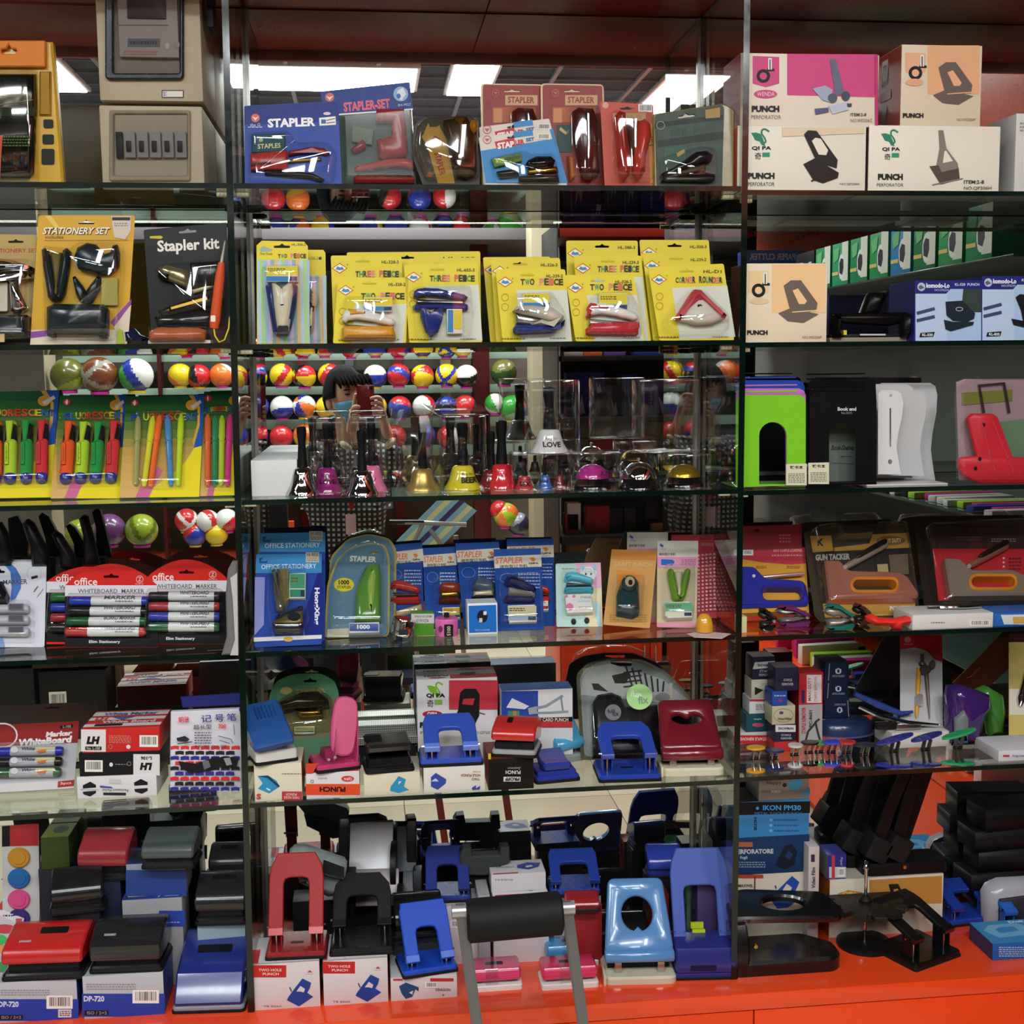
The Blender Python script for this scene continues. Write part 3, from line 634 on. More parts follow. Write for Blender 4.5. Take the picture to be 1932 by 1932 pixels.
for i,(dy,d)in enumerate(((-19,.042),(0,.03))):
 t=card(('white and blue STAPLER SET card standing behind its twin','white and blue STAPLER SET card with a chrome topped black stapler, front one of two')[i],'stapler card',[(904-i,259+dy),(1036,243+dy),(1071,346),(916-4*(1-i),346)],1,d,'d8d0c0',[('p',[(907,285+dy),(1043,262+dy),(1071,346),(916,346)],'3a86c4'),('p',[(933,268+dy),(970,260+dy),(972,276+dy),(937,282+dy)],'c8283c'),('p',[(968,250+dy),(1004,245+dy),(1006,256+dy),(970,260+dy)],'3a86c4'),('t','STAP',938,268+dy,970,280+dy,'f2ece6',-8,.05),('t','LER',972,264+dy,989,273+dy,'c8283c',-8,.04),('t','SET',992,260+dy,1008,267+dy,'2a6aa8',-8,.04),('o',919,264+dy,8,8,1.2,'c85058'),('p',[(914,262+dy),(919,268+dy),(924,262+dy)],'c85058'),('bar',1014,253+dy,1038,264+dy)],hole=rot(euro(970,258+dy,28,7),-7,(970,258+dy)),r=3,group='stapler set cards on the top shelf')
 if i:
  t.plate('staple_box',[(926,302),(982,290),(984,306),(932,318)],.008,'5f7c3c',y=-.002,bev=.001);t.pr([('r',934,301,950,311,'8fae58'),('t','staples',952,296,980,306,'2d4a20',-11)],y=-.0105)
  o=t.lump('stapler',[(978,335),(1050,328),(1054,346),(978,346)],.014,'15151a',-.002,r=.2);t.lump('handle',[(994,306),(1010,298),(1038,298),(1046,306),(1042,318),(1000,322),(990,314)],.016,'101014',-.002,parent=o,r=.12);t.lump('magazine',[(994,322),(1050,316),(1052,327),(994,332)],.011,'brass',-.002,parent=o)
  t.lump('staple_remover',[(936,326),(976,320),(978,334),(942,338)],.012,'17171a',-.002,r=.15)
  t.dome('blister',rp([(922,300),(986,286),(1000,294),(1046,292),(1058,345),(934,345)],7),.02)
t=card('orange red card with a bright red stapler in a tall blister','stapler card',[(1132,192),(1232,197),(1243,346),(1141,346)],1,.04,'bb4a30',[('r',1156,214,1218,230,'c9a070'),('t','APLER',1180,218,1212,228,'a08a5a',1),('bar',1204,197,1230,212),('e',1142,199,6,6,'d8a090'),('p',[(1222,232),(1234,236),(1242,346),(1226,346)],'c8883c'),('t','AN',1224,258,1236,276,'3a2a2a',90)],hole=euro(1183,205,28,6),r=3)
o=t.lump('stapler',[(1158,222),(1164,215),(1176,218),(1178,260),(1184,300),(1184,336),(1174,344),(1166,330)],.028,'b03428',-.002,r=.18)
t.lump('handle',[(1200,236),(1212,230),(1222,240),(1224,262),(1214,300),(1212,330),(1202,343),(1192,330),(1192,300)],.030,'b83a2c',-.002,parent=o,r=.18);t.lump('magazine',[(1180,232),(1204,232),(1198,270),(1190,302)],.018,'5a3a28',-.002,parent=o)
t.dome('blister',rp([(1146,212),(1225,216),(1232,344),(1152,344)],12),.038)
t=card('dark green card with a long black stapler at the right end of the shelf','stapler card',[(1236,217),(1362,198),(1366,204),(1362,346),(1240,346)],1,.03,'2c4034',[('p',[(1236,232),(1364,217),(1364,226),(1236,241)],'1c2c26'),('p',[(1238,266),(1364,248),(1364,262),(1240,278)],'1c2c26'),('p',[(1330,208),(1358,203),(1358,222),(1331,224)],'a8864a'),('o',1246,237,8,8,1.2,'8a9a88'),('t','PAPER PRO',1266,240,1324,254,'3a5244',-8),('p',[(1252,280),(1294,274),(1294,308),(1252,310)],'355a48'),('p',[(1276,290),(1290,282),(1292,288),(1278,297)],'b89a60')],hole=rot(euro(1295,219,34,8),-8,(1295,219)),r=4)
t.plate('gold_rim',rp([(1232,214),(1366,194),(1388,205),(1386,t.by-1),(1234,t.by-1)],6),.012,'8a7a48',y=.014,r=.25,bev=.003)
o=t.lump('stapler',[(1246,344),(1250,338),(1330,328),(1346,332),(1346,342),(1336,346)],.014,'15151a',-.002,r=.2);t.lump('handle',[(1246,330),(1270,318),(1310,290),(1330,288),(1342,296),(1338,308),(1320,310),(1280,324)],.016,'1a1a1e',-.002,parent=o,r=.18);t.lump('magazine',[(1280,326),(1328,312),(1330,324),(1276,334)],.010,'5a4a38',-.002,parent=o)
t.dome('blister',rp([(1244,300),(1320,278),(1350,284),(1354,345),(1244,345)],8),.022)
# --- right column: punch cartons, two below and two on top of them
t=carton('punch_box','white punch carton with green swan and black long lever punch, lower left of four',1392,237,1632,357,1,.02,.12,'f1ead8',pic_swan(1417,242,36,'2a8a68')+[('t','QI PA',1418,276,1455,284,'2a2a2a',0,.04),('t','奇',1424,288,1436,301,'2a2a2a'),('r',1438,288,1452,296,'3a9a7a'),('t','PUNCH',1411,326,1461,338,'2a2422',0,.06),('t','PERFORATOR',1411,344,1461,351,'6a6460'),('t','NO.QP206K',1584,345,1622,350,'6a6460'),('p',[(1475,240),(1630,242),(1630,252),(1475,258)],'e8d4b4')]+[('p',[(1516,254),(1524,246),(1540,247),(1580,302),(1578,318),(1540,305)],'2a2624'),('p',[(1531,266),(1538,260),(1548,262),(1562,284),(1558,293),(1544,292)],'f1ead8'),('p',[(1515,310),(1536,299),(1582,326),(1580,336),(1552,346),(1534,340)],'2a2220'),('l',[(1530,342),(1546,334)],3,'2a2220')],sidecol='b8492e')
zA=t.ext[4]+t.z
t=carton('punch_box','white punch carton with green swan and grey triangular lever punch, lower right of four',1640,236,1884,360,1,.02,.12,'f1ead8',pic_swan(1662,244,34,'2a8a68')+[('t','QI PA',1664,278,1698,286,'2a2a2a',0,.04),('t','奇',1668,290,1680,302,'2a2a2a'),('r',1682,289,1696,297,'3a9a7a'),('t','PUNCH',1656,328,1703,340,'2a2422',0,.06),('t','PERFORATOR',1654,346,1704,352,'6a6460'),('t','ITEM:2-8',1818,340,1856,347,'4a4440',0,.02),('t','NO.QP206H',1818,352,1870,359,'6a6460',0,.01)]+[('p',[(1770,246),(1779,246),(1785,280),(1806,308),(1808,318),(1772,326),(1766,312),(1772,280)],'8a8078'),('p',[(1781,286),(1784,284),(1797,304),(1778,308)],'f1ead8'),('p',[(1753,314),(1770,312),(1776,326),(1808,318),(1810,338),(1774,348)],'5a4a44'),('l',[(1758,349),(1816,337)],2,'8a8480')],sidecol='5d5a58')
zB=t.ext[4]+t.z
t.side([('r',25,20,55,30,'2e2c2c'),('r',25,42,55,52,'2e2c2c'),('r',25,62,55,72,'2e2c2c'),('r',25,82,55,92,'2e2c2c')],t.ext[1]+.0004,0,.12,0,t.ext[4],1)
t=carton('punch_box','pink and white punch carton on top of the black punch carton',1398,96,1656,235,1,.022,.115,'efe2d0',[('p',[(1485,98),(1655,99),(1650,180),(1485,176)],'d8508a'),('p',[(1420,102),(1470,104),(1470,154),(1445,161),(1420,154)],'d8508a')]+pic_d(1427,106)+[('e',1444,174,22,8,'d8508a'),('t','WENDA',1428,170,1461,178,'f0d8dc'),('t','PUNCH',1418,196,1470,208,'2a2422',0,.06),('t','PERFORATOR',1417,214,1473,221,'8a8480'),('t','ITEM:2-8',1604,210,1634,216,'5a5450',0,.02),('t','NO.WD206Z',1604,221,1645,227,'7a7470'),('r',1650,100,1656,234,'c83a72'),('p',[(1565,110),(1571,107),(1577,111),(1592,172),(1576,178)],'6d7088'),('p',[(1532,164),(1556,158),(1570,166),(1566,190),(1552,186)],'a9b2cc'),('e',1570,182,9,9,'5a5e74'),('e',1595,178,8,9,'4c5066'),('p',[(1562,196),(1598,190),(1600,204),(1570,212)],'c8cce0'),('p',[(1536,202),(1562,200),(1563,208),(1538,213)],'5a6088'),('r',1597,192,1606,198,'4c5066')],z=zA+.0003,sidecol='b83a5c')
t=carton('punch_box','peach and cream punch carton on top of the grey punch carton',1702,78,1849,232,1,.022,.11,'e6d4b8',[('r',1750,80,1848,172,'eeb68a'),('p',[(1708,94),(1746,95),(1746,130),(1728,137),(1708,130)],'f0b890')]+pic_d(1714,98)+[('e',1725,150,17,7,'ecb08a'),('t','PUNCH',1703,208,1742,217,'2a2422',0,.06),('t','NO.WD206P',1805,218,1840,223,'8a7a68')]+pic_punch(1798,152,40,'6e6258','eeb68a'),z=zB+.0003,sidecol='a34a3c')
t.side([('r',20,8,45,40,'e8e0d8'),('r',24,14,40,34,'3a3434'),('r',12,48,60,60,'e8e0d8'),('r',24,66,44,90,'4a3c3c')],t.ext[0]-.0004,0,.11,0,t.ext[4])
t=carton('paper_box','plain white carton cut by the right edge of the top shelf',1918,214,2030,362,1,.03,.11,'d9d6d2',[('fuzz',1924,230,1990,250,3,'9a9896')])
# ================================================================= second shelf
# --- left column
t=card('tan STATIONERY SET card with chrome tools, cut by the left edge','stationery set',[(-60,438),(70,440),(66,500),(58,649),(-60,649)],2,.05,'b09658',[('t','STATIONERY SET',-22,466,72,474,'b0452e',0,.02),('r',-60,620,58,649,'2a2620')],hole=euro(30,453,30,7),r=4)
o=t.lump('stapler',[(-50,500),(-10,488),(30,492),(66,504),(66,512),(20,510),(-50,520)],.03,'chrome',-.002);t.lump('base',[(-50,528),(60,516),(66,524),(10,530),(-50,540)],.026,'chrome',-.002,parent=o)
t.plate('staple_box',rr(-20,532,18,586,2),.012,'c9c4b0',y=-.002);t.lump('staple_remover',[(20,530),(34,528),(56,580),(40,590),(24,586)],.02,'chrome',-.002);t.lump('hole_punch',rr(-50,594,60,638,4),.03,'1a2428',-.002,r=.12)
t.plate('price_tag',rr(-10,630,18,646,1),.002,'c9a878',y=-.03)
t.dome('blister',rp([(-56,486),(62,486),(64,640),(-56,644)],8),.036)
t=card('yellow STATIONERY SET card with dark green punch, tape, stapler and claw','stationery set',[(73,406),(255,406),(240,650),(57,650)],2,.035,'cfa02c',[('p',[(60,622),(240,622),(240,650),(57,650)],'d8cdb8'),('p',[(59,626),(92,622),(92,634),(58,638)],'8a4a9a'),('p',[(208,608),(248,564),(248,572),(216,616)],'8a4a9a'),('p',[(216,616),(248,574),(242,640),(222,640)],'d8c8b0'),('p',[(85,407),(97,407),(112,428),(106,432)],'dcc060'),('t','STATIONERY SET',82,430,209,443,'2a2418',0,.05,.3),('t','STATIONERY SET',81,429,208,442,'efe6d0',0,.02,.3),('t','includes',86,444,120,450,'5a4a20'),('fuzz',84,452,244,455,1,'a87a28'),('p',[(210,408),(248,408),(247,437),(236,452),(216,448)],'cdbfae'),('r',212,410,246,416,'2a2a24'),('fuzz',216,420,242,428,2,'8a8478')],hole=euro(163,420,32,8),r=5)
G='18262a'
o=t.lump('tape_holder',[(143,490),(150,470),(168,461),(185,464),(200,482),(212,478),(216,466),(224,464),(228,480),(226,505),(215,517),(190,519),(152,510)],.022,G,-.002,r=.25)
wedge(t,82,470,136,570,G,'6a5a2c');o=t.lump('staple_remover',[(140,525),(144,522),(158,540),(164,550),(164,574),(154,572),(146,556)],.016,G,-.002,r=.25);t.lump('lower_grip',[(192,524),(188,521),(172,540),(166,550),(166,574),(176,572),(190,548)],.016,G,-.002,parent=o,r=.25)
t.plate('staple_box',rr(194,526,224,577,1),.008,'a89c50',y=-.002)
o=t.lump('hole_punch',[(94,582),(108,576),(200,577),(208,586),(207,634),(94,630)],.030,G,-.002,r=.2);t.plate('foot',rr(96,628,108,637,2),.02,'101618',parent=o,y=-.004);t.plate('foot',rr(192,630,206,639,2),.02,'101618',parent=o,y=-.004)
t.dome('blister',rp([(82,464),(138,470),(150,458),(232,458),(236,520),(226,585),(222,640),(88,642)],10),.036)
t=card('black card reading Stapler kit with chrome and black stapler','stapler kit',[(271,434),(428,420),(436,649),(287,649)],2,.05,'0f1011',[('t','Stapler kit',297,451,414,479,'e6e2d8',-3,.03),('p',[(283,446),(304,445),(308,448),(304,451),(283,450)],'c9b428'),('t','STA',378,520,398,530,'c9c8c0',-3,.02)],hole=rot(euro(354,437,34,8),-4,(354,437)),r=4)
o=t.lump('staple_remover',[(300,508),(316,502),(356,512),(360,540),(352,545),(310,528)],.02,'9c9470',-.002,m=.7,r=.2);t.lump('jaw',el(314,523,14,8),.024,'16160f',-.002,parent=o)
o=t.lump('stapler',[(300,588),(400,552),(420,560),(420,574),(310,604)],.016,'2a2418',-.002,r=.2);t.lump('magazine',[(318,582),(400,560),(402,568),(320,592)],.02,'brass',-.002,parent=o);t.lump('handle',[(294,600),(410,586),(420,616),(300,618)],.02,'141414',-.002,parent=o,r=.15)
t.lump('staple_box',[(360,498),(420,494),(420,540),(362,544)],.012,'1c1a18',-.002,r=.2);t.lump('arm',[(362,548),(412,532),(412,542),(366,556)],.008,'c9b890',-.002,m=.6)
t.dome('blister',rp([(292,508),(320,496),(424,490),(430,634),(300,630)],10),.03)
t=T('craft_knife_pouch','clear pouch with an orange handled knife and yellow string, beside the divider','pouch',412,640,2,.012)
t.plate('pouch',[(404,478),(424,442),(430,446),(436,640),(400,640),(392,610)],.006,'film',bev=.002)
o=t.rod('knife',(404,612),(418,488),[(0,8),(.1,10),(.8,9),(1,6)],'c9502a',y=-.004);t.rod('blade',(418,488),(425,446),[(0,3),(.9,1.5),(1,.4)],'b8b0a0',y=-.004,parent=o);t.plate('sticker',rr(399,588,408,600,2),.001,'e8dcd0',y=-.013,parent=o)
bm=BM();atube(bm,[(t.L(x,y)[0],-.006,t.L(x,y)[1])for x,y in((404,612),(406,626),(414,638),(424,634),(432,612),(434,590))],.0014);obj('string',fix(bm),mat('d8cc3a',.5),t.o)
t=T('orange_pack','orange wrapped pencil pack lying on a white card below the stapler kit','pencil pack',335,646,2,.02)
t.box('card',280,640,398,647,.05,'ded8d0',y=-.006);t.lump('wrapped_pack',[(284,624),(300,616),(376,616),(392,622),(388,640),(284,641)],.024,'b8623c',0,r=.2);t.dome('film',[(282,614),(394,614),(392,641),(281,641)],.03,'film',y=0)
t=T('small_dark_bag','small dark blue film bag tucked behind the yellow stationery set','bag',258,648,2,.06);t.lump('bag',[(234,620),(256,618),(266,630),(284,636),(284,650),(236,650)],.03,'1a1c3a',0,r=.12);t.plate('label',[(230,618),(237,622),(241,649),(226,648)],.002,'9ab03a',y=-.031)
# --- middle column: yellow cards
YE,PALE='e2cf36','d5d8c8'
RAIN=['2d2d24','3f9a62','28302a','c8585a','e08a86','3a3a30','d86a54','2d2d24']
def ycard(label,tl,tr,br,bl,d,code,words=None,head=66,win=True,content=None,hole=.45,logo=True,fade=0):
 w=tr[0]-tl[0];at=lambda u,y:(tl[0]+(tr[0]-tl[0])*u+(bl[0]-tl[0])*(y/(bl[1]-tl[1])),tl[1]+(tr[1]-tl[1])*u+y)
 pr=[]
 if win:a,b,c,e=at(.27,head),at(1,head),at(1,bl[1]-tl[1]),at(.27,bl[1]-tl[1]);pr.append(('p',[a,b,(c[0],c[1]),(e[0],e[1])],PALE))
 if logo:x,y=at(.12,24);pr+=pic_diamond(x,y)
 x,y=at(.72,10);pr.append(('t',code,x,y,x+w*.24,y+6,'4a4420',0,.02))
 x,y=at(.22,19);pr.append(('t','®',x,y-3,x+3,y,'5a5030'))
 if words:x,y=at(.34,head-22);pr+=pic_words(x,y,x+w*.62,y+13,words,RAIN)
 x,y=at(.04,head+8)
 if win:pr+=[('o',x+8,y+6,7,7,.8,'a08a20'),('o',x+8,y+24,7,7,.8,'a08a20'),('fuzz',x,bl[1]-8,x+45,bl[1]-4,1,'7a6a20'),('fuzz',br[0]-42,bl[1]-9,br[0]-12,bl[1]-5,1,'8a8a80')]
 hx,hy=at(hole,11);t=card(label,'stapler card',[tl,tr,br,bl],2,d,YE,pr,euro(hx,hy,28,7),group='yellow stapler cards on the second shelf',r=4,lean=4);t.at=at;return t
t=card('narrow striped card HL-306-2 with a blue and cream stapler in front of its twin','stapler card',[(484,462),(494,453),(574,455),(581,464),(585,648),(485,648)],2,.02,YE,[('t','HL-306-2',550,458,577,463,'5a5420',0,.02),('p',[(490,470),(496,463),(505,466),(515,470),(510,473),(492,474)],'9ab0a8'),('t','New Kanab',491,475,514,480,'6a6420')]+pic_words(524,477,578,486,'TWO PEICE',RAIN),euro(532,464,32,8),group='striped stapler cards on the second shelf',lean=4)
t.plate('striped_insert',rr(486,489,584,647,2),.0006,'stripes',y=-.0012)
staples(t,503,502,563,532);o=t.lump('stapler',[(502,540),(512,534),(520,548),(526,600),(532,624),(524,634),(516,628),(508,580)],.02,'22306a',-.002,r=.2);t.lump('handle',[(562,540),(552,534),(540,600),(534,622),(544,634),(550,620),(560,575)],.02,'22306a',-.002,parent=o,r=.2);t.lump('top_shell',[(514,536),(552,536),(556,552),(550,600),(546,626),(524,626),(518,575)],.026,'ddd3b8',-.002,parent=o,r=.2);t.lump('magazine',[(522,536),(544,536),(540,586),(528,588)],.028,'steel',-.002,parent=o);t.plate('nose',rr(526,616,546,632,3),.028,'1a1a20',parent=o)
t.dome('blister',rp([(494,500),(570,498),(574,560),(560,638),(510,642),(496,590)],10),.036)
t=card('narrow striped card with a cream stapler standing behind the HL-306-2 card','stapler card',[(540,470),(610,470),(614,476),(617,648),(540,648)],2,.05,YE,[('t','L-306-2',582,483,600,489,'5a5420'),('e',604,486,3,3,'3a3a20')],group='striped stapler cards on the second shelf',lean=4)
t.plate('striped_insert',rr(542,518,616,647,2),.0006,'stripes',y=-.0012);t.lump('stapler',[(586,546),(596,548),(602,566),(594,585),(592,620),(586,632),(583,590)],.02,'c9bfa0',-.002,r=.2);t.lump('handle',[(583,570),(596,572),(592,590),(585,584)],.023,'17181e',-.002)
t.dome('blister',rp([(552,520),(608,520),(612,640),(556,642)],8),.03)
# first pile: orange stapler
t=ycard('yellow THREE PEICE card HL-328-3 standing behind the orange stapler card',(624,482),(757,481),(767,648),(630,648),.045,'HL-328-3','THREE PEICE',head=50,win=False)
t=ycard('yellow TWO PEICE card HL-328-2 with an orange and white stapler',(638,524),(771,524),(766,648),(628,648),.02,'HL-328-2','TWO PEICE',head=50)
staples(t,686,562,741,589);stapler(t,645,584,746,642,'e0a030','e8e4da',y=-.003);t.lump('handle_grip',[(657,584),(692,588),(694,596),(657,601)],.0165,'e0a030',-.003,r=.25)
t.lump('base_cover',[(645,622),(650,617),(742,617),(746,638),(742,641),(648,641)],.02,'e0a030',-.002,r=.25)
t.dome('blister',rp([(648,560),(744,558),(756,600),(752,644),(642,644)],9),.028)
# second pile: blue stapler
t=ycard('yellow card at the back of the pile with the blue stapler',(654,476),(906,474),(908,648),(660,648),.07,'HL-603',None,win=False,logo=False)
t=ycard('pale yellow card second in the pile with the blue stapler',(770,489),(904,487),(909,648),(775,648),.045,'HL-603',None,win=False)
t=ycard('yellow THREE PEICE card HL-603-3 with blue stapler and blue claw',(762,501),(900,497),(910,648),(772,648),.02,'HL-603-3','THREE PEICE',head=42)
stapler(t,779,546,882,588,'27357e',y=-.003);o=t.lump('staple_remover',[(792,582),(836,582),(836,600),(826,630),(812,640),(802,628),(793,602)],.022,'27357e',-.002,r=.15);t.lump('jaw',[(798,584),(830,584),(824,596),(804,600)],.025,'chrome',-.002,parent=o)
o=t.box('staple_box',842,586,872,632,.012,'e6e4d8',y=-.014);t.pr([('r',844,588,854,630,'3f86c4'),('r',855,588,870,624,'e0cc3c')],y=-.0145,parent=o)
t.dome('blister',rp([(774,544),(888,540),(894,600),(888,642),(784,642)],9),.03)
# third pile: grey and blue stapler
t=ycard('yellow card at the back of the pile with the grey stapler',(911,487),(1038,486),(1056,648),(925,648),.07,'HL-326-3',None,win=False)
t=ycard('yellow card HL-326-3 second in the pile with the grey stapler',(926,490),(1056,489),(1070,648),(936,648),.045,'HL-326-3','THREE',win=False,hole=.42)
t=ycard('yellow TWO PEICE card HL-339-2 with a grey topped blue stapler',(935,510),(1066,510),(1079,647),(948,647),.02,'HL-339-2','TWO PEICE',head=39)
staples(t,985,556,1036,584);o=t.lump('stapler',[(967,622),(972,616),(1050,618),(1064,606),(1062,618),(1040,632),(974,634),(967,630)],.02,'26357a',-.002,r=.25);t.lump('magazine',[(971,594),(1020,604),(1018,616),(972,614)],.013,'steel',-.002,parent=o);t.lump('handle',[(966,590),(972,582),(1000,580),(1040,584),(1062,600),(1058,610),(1040,612),(1020,604),(980,596)],.022,'c8c3b2',-.002,parent=o,r=.3);t.lump('side_panel',[(1020,606),(1042,613),(1060,608),(1040,618),(1000,617)],.021,'c8c3b2',-.002,parent=o)
t.dome('blister',rp([(968,556),(1040,552),(1068,596),(1066,634),(964,640),(962,590)],9),.03)
# fourth pile: red stapler
t=ycard('yellow card HL-388-3 at the back of the pile with the red stapler',(1068,457),(1203,457),(1206,648),(1072,648),.07,'HL-388-3',None,win=False,hole=.5)
t=ycard('yellow THREE PEICE card HL-239-3 second in the pile with the red stapler',(1082,485),(1209,485),(1228,647),(1096,647),.045,'HL-239-3','THREE PEICE',head=40,hole=.5)
t=ycard('yellow TWO PEICE card with a red and white stapler',(1066,522),(1195,522),(1218,647),(1086,647),.02,'HL-328-2','TWO PEICE',head=38,hole=.46)
staples(t,1128,558,1182,590);stapler(t,1104,576,1202,636,'c8323c','e9e6e0',y=-.003);t.lump('handle_grip',[(1106,584),(1112,576),(1148,582),(1148,590),(1118,590),(1112,604),(1104,602)],.0165,'c8323c',-.003,r=.25);t.lump('base_cover',[(1104,634),(1114,614),(1203,612),(1203,622),(1196,636)],.021,'c8323c',-.002,r=.25)
t.dome('blister',rp([(1120,556),(1186,552),(1206,590),(1210,642),(1100,642),(1098,586)],9),.03)
# fifth pile: corner rounder
t=ycard('yellow card HL-308-3 at the back of the pile with the corner rounder',(1206,457),(1337,457),(1350,648),(1222,648),.07,'HL-308-3',None,win=False,hole=.5)
t=ycard('yellow card HL-239-2 second in the pile with the corner rounder',(1212,481),(1336,481),(1360,647),(1232,647),.045,'HL-239-2',None,win=False,hole=.5)
t=ycard('yellow CORNER ROUNDER card with a red and white fan shaped cutter',(1222,508),(1365,501),(1385,646),(1244,646),.02,'HL-D1','CORNER ROUNDER',head=41,hole=.5)
o=t.lump('corner_rounder',[(1286,588),(1320,564),(1358,588),(1362,606),(1340,616),(1310,618),(1280,610)],.02,'d6cfc0',-.002,r=.3)
t.lump('lever',[(1270,606),(1298,562),(1306,552),(1318,553),(1330,566),(1366,600),(1362,607),(1354,604),(1324,578),(1314,572),(1304,580),(1278,610)],.026,'c8404c',-.002,parent=o,r=.25);t.lump('blade',[(1304,582),(1314,573),(1334,588),(1306,588)],.022,'2a2620',-.002,parent=o)
t.dome('blister',rp([(1296,550),(1322,550),(1374,602),(1372,632),(1270,636),(1246,618),(1252,602)],12),.034)
# --- right column
t=carton('punch_box','cream PUNCH carton with a grey punch picture, beside the divider on the second shelf',1408,493,1559,642,2,.02,.10,'ead9bb',[('r',1456,495,1557,586,'f2c994'),('r',1412,507,1450,548,'f0cf9e')]+pic_d(1418,510)+[('e',1432,564,18,6,'e6c9a0'),('t','PUNCH',1409,619,1448,628,'2a2422',0,.06),('t','NO.WD206P',1514,630,1550,635,'7a6a58')]+pic_punch(1506,565,40,'6e6258','f2c994'),sidecol='8d3a30')
zT=t.z
t=T('heavy_punch','black long armed hole punch between the cream carton and the blue cartons','hole punch',1645,640,2,.06)
t.box('base',1562,632,1722,641,.11,'8d8478',y=-.01);t.box('bed',1564,626,1716,633,.10,'101010',y=-.008)
t.lump('bracket',[(1566,632),(1564,612),(1570,588),(1580,586),(1584,632)],.03,'0d0d0d',0,r=.3);t.lump('bracket',[(1694,632),(1696,590),(1708,586),(1716,592),(1714,632)],.03,'0d0d0d',0,r=.3)
t.lump('crossbar',[(1570,586),(1714,584),(1716,606),(1700,604),(1676,610),(1600,606),(1572,602)],.024,'0b0b0b',.01,r=.3)
t.lump('lever',[(1626,588),(1640,552),(1646,546),(1668,546),(1675,550),(1664,572),(1658,590)],.03,'0d0d0d',.02,r=.3);t.plate('yellow_catch',rr(1587,618,1593,627,1),.008,'d8d03a',y=-.005);t.plate('gauge',rr(1618,625,1666,628,1),.003,'c9c9c4',y=-.01)
for i,(l,tp,r,code)in enumerate(((1727,527,1851,'KL-520'),(1853,520,1984,'KL-835'))):
 b=641;pr=[('r',l,tp,r,b,'a9c4e4'),('p',[(l,tp+24),(l+60,tp+20),(l+60,b),(l,b)],'b9cdea'),('p',[(l,tp),(r,tp),(r,tp+16),(l+66,tp+16),(l+58,tp+25),(l,tp+25)],'272a78'),('p',[(r-34,tp+16),(r,tp+16),(r,tp+60),(r-38,tp+60)],'38423f' if not i else '2a2630'),('e',l+11,tp+12,7.5,8,'b9c4d8'),('p',[(l+5,tp+12),(l+10,tp+8),(l+17,tp+14),(l+8,tp+17)],'5a6478'),('t','komodo-Lo',l+20,tp+5,l+64,tp+14,'eef0f6',0,.04),('t','NO:376224',l+36,tp+16,l+62,tp+20,'d0d4e8'),('t',code+'  PUNCH',l+74,tp+5,r-4,tp+10,'d8dcf0',0,.02),('l',[(l+2,tp+62),(l+36,tp+53)],6,'3c4a72'),('l',[(l+2,tp+76),(l+36,tp+68)],6,'3c4a72'),('p',[(l+9,b-15),(l+36,b-17),(l+33,b-8),(l+7,b-7)],'15151a'),('t',code,l+12,b-14,l+32,b-9,'eeeeee',0,.03)]
 pr+=[('p',[(l+56,tp+40),(l+88,tp+38),(l+112,tp+62),(l+110,tp+72),(l+98,tp+78),(l+70,tp+76),(l+58,tp+66)],'1d2732'),('p',[(l+53,tp+74),(l+70,tp+78),(l+110,tp+78),(l+108,tp+84),(l+66,tp+96),(l+56,tp+92)],'1d2732'),('o',l+82,tp+54,7,4,1.2,'b9c4d0')]if not i else[('p',[(l+62,tp+40),(l+70,tp+34),(l+100,tp+36),(l+100,tp+90),(l+76,tp+84),(l+72,tp+64)],'191920'),('p',[(l+54,tp+80),(l+74,tp+84),(l+108,tp+88),(l+100,tp+102),(l+58,tp+92)],'191920')]
 t=carton('punch_box',('blue komodo-Lo carton reading KL-520 with a black punch picture','blue komodo-Lo carton reading KL-835 cut by the right edge')[i],l,tp,r,b,2,.018,.12,'2a2c7c',pr,sidecol='23246a')
 # ================================================================= third shelf
FL=['2a4aa0','3a6ac0','c8d040','d0782c','c8482c','b83a28','c8482c','d0782c','d8c03a','3a6ab0','2a4aa0']
def hl_card(label,tl,tr,br,bl,dd,words_at,group='highlighter cards on the third shelf'):
 H=bl[1]-tl[1];pr=[]
 X=lambda u,v:(tl[0]+(bl[0]-tl[0])*v+((tr[0]-tl[0])*(1-v)+(br[0]-bl[0])*v)*u,tl[1]+H*v+(tr[1]-tl[1])*u)
 cs=['1f5230','2a5c2e','3c682e','567236','75803e','978a46','b0934c','bd9852','c49c58','c9a05e','cda464','cfa86a']
 for i,c in enumerate(cs):a,b=i/12,(i+1)/12;pr.append(('p',[X(0.0,a),X(1,a),X(1,b),X(0.0,b)],c))
 pr+=[('p',[X(.38,1),X(.42,.9),X(.6,.8),X(.8,.66),X(.92,.5),X(1,.48),X(1,1)],'e2cf2e'),('p',[X(.86,0),X(1,0),X(1,.5),X(.9,.52),X(.96,.3),X(.95,.12)],'2a52a8'),('p',[X(.8,0),X(.86,0),X(.955,.12),X(.96,.3),X(.9,.5),X(.88,.46),X(.93,.28),X(.92,.12)],'c8a04a'),('p',[X(.2,1),X(.26,.88),X(.46,.7),X(.52,.74),X(.36,1)],'c86a90'),('e',*X(.12,.07),7,6,'c8303a'),('p',[X(.09,.07),X(.12,.04),X(.14,.07),X(.12,.10)],'e8d8d0'),('e',*X(.85,.1),12,10,'d89a3a'),('p',[X(.83,.11),X(.95,.05),X(.97,.08),X(.86,.14)],'d8d0c8')]
 (l,tp,r,b)=words_at;pr+=pic_words(l,tp,r,b,'FLUORESCENT',FL)
 t=card(label,'highlighter pack',[tl,tr,br,bl],3,dd,'3c682e',pr,euro(*X(.5,.075),30,8),group=group,r=3,lean=5,name='highlighter_pack');t.X=X;return t
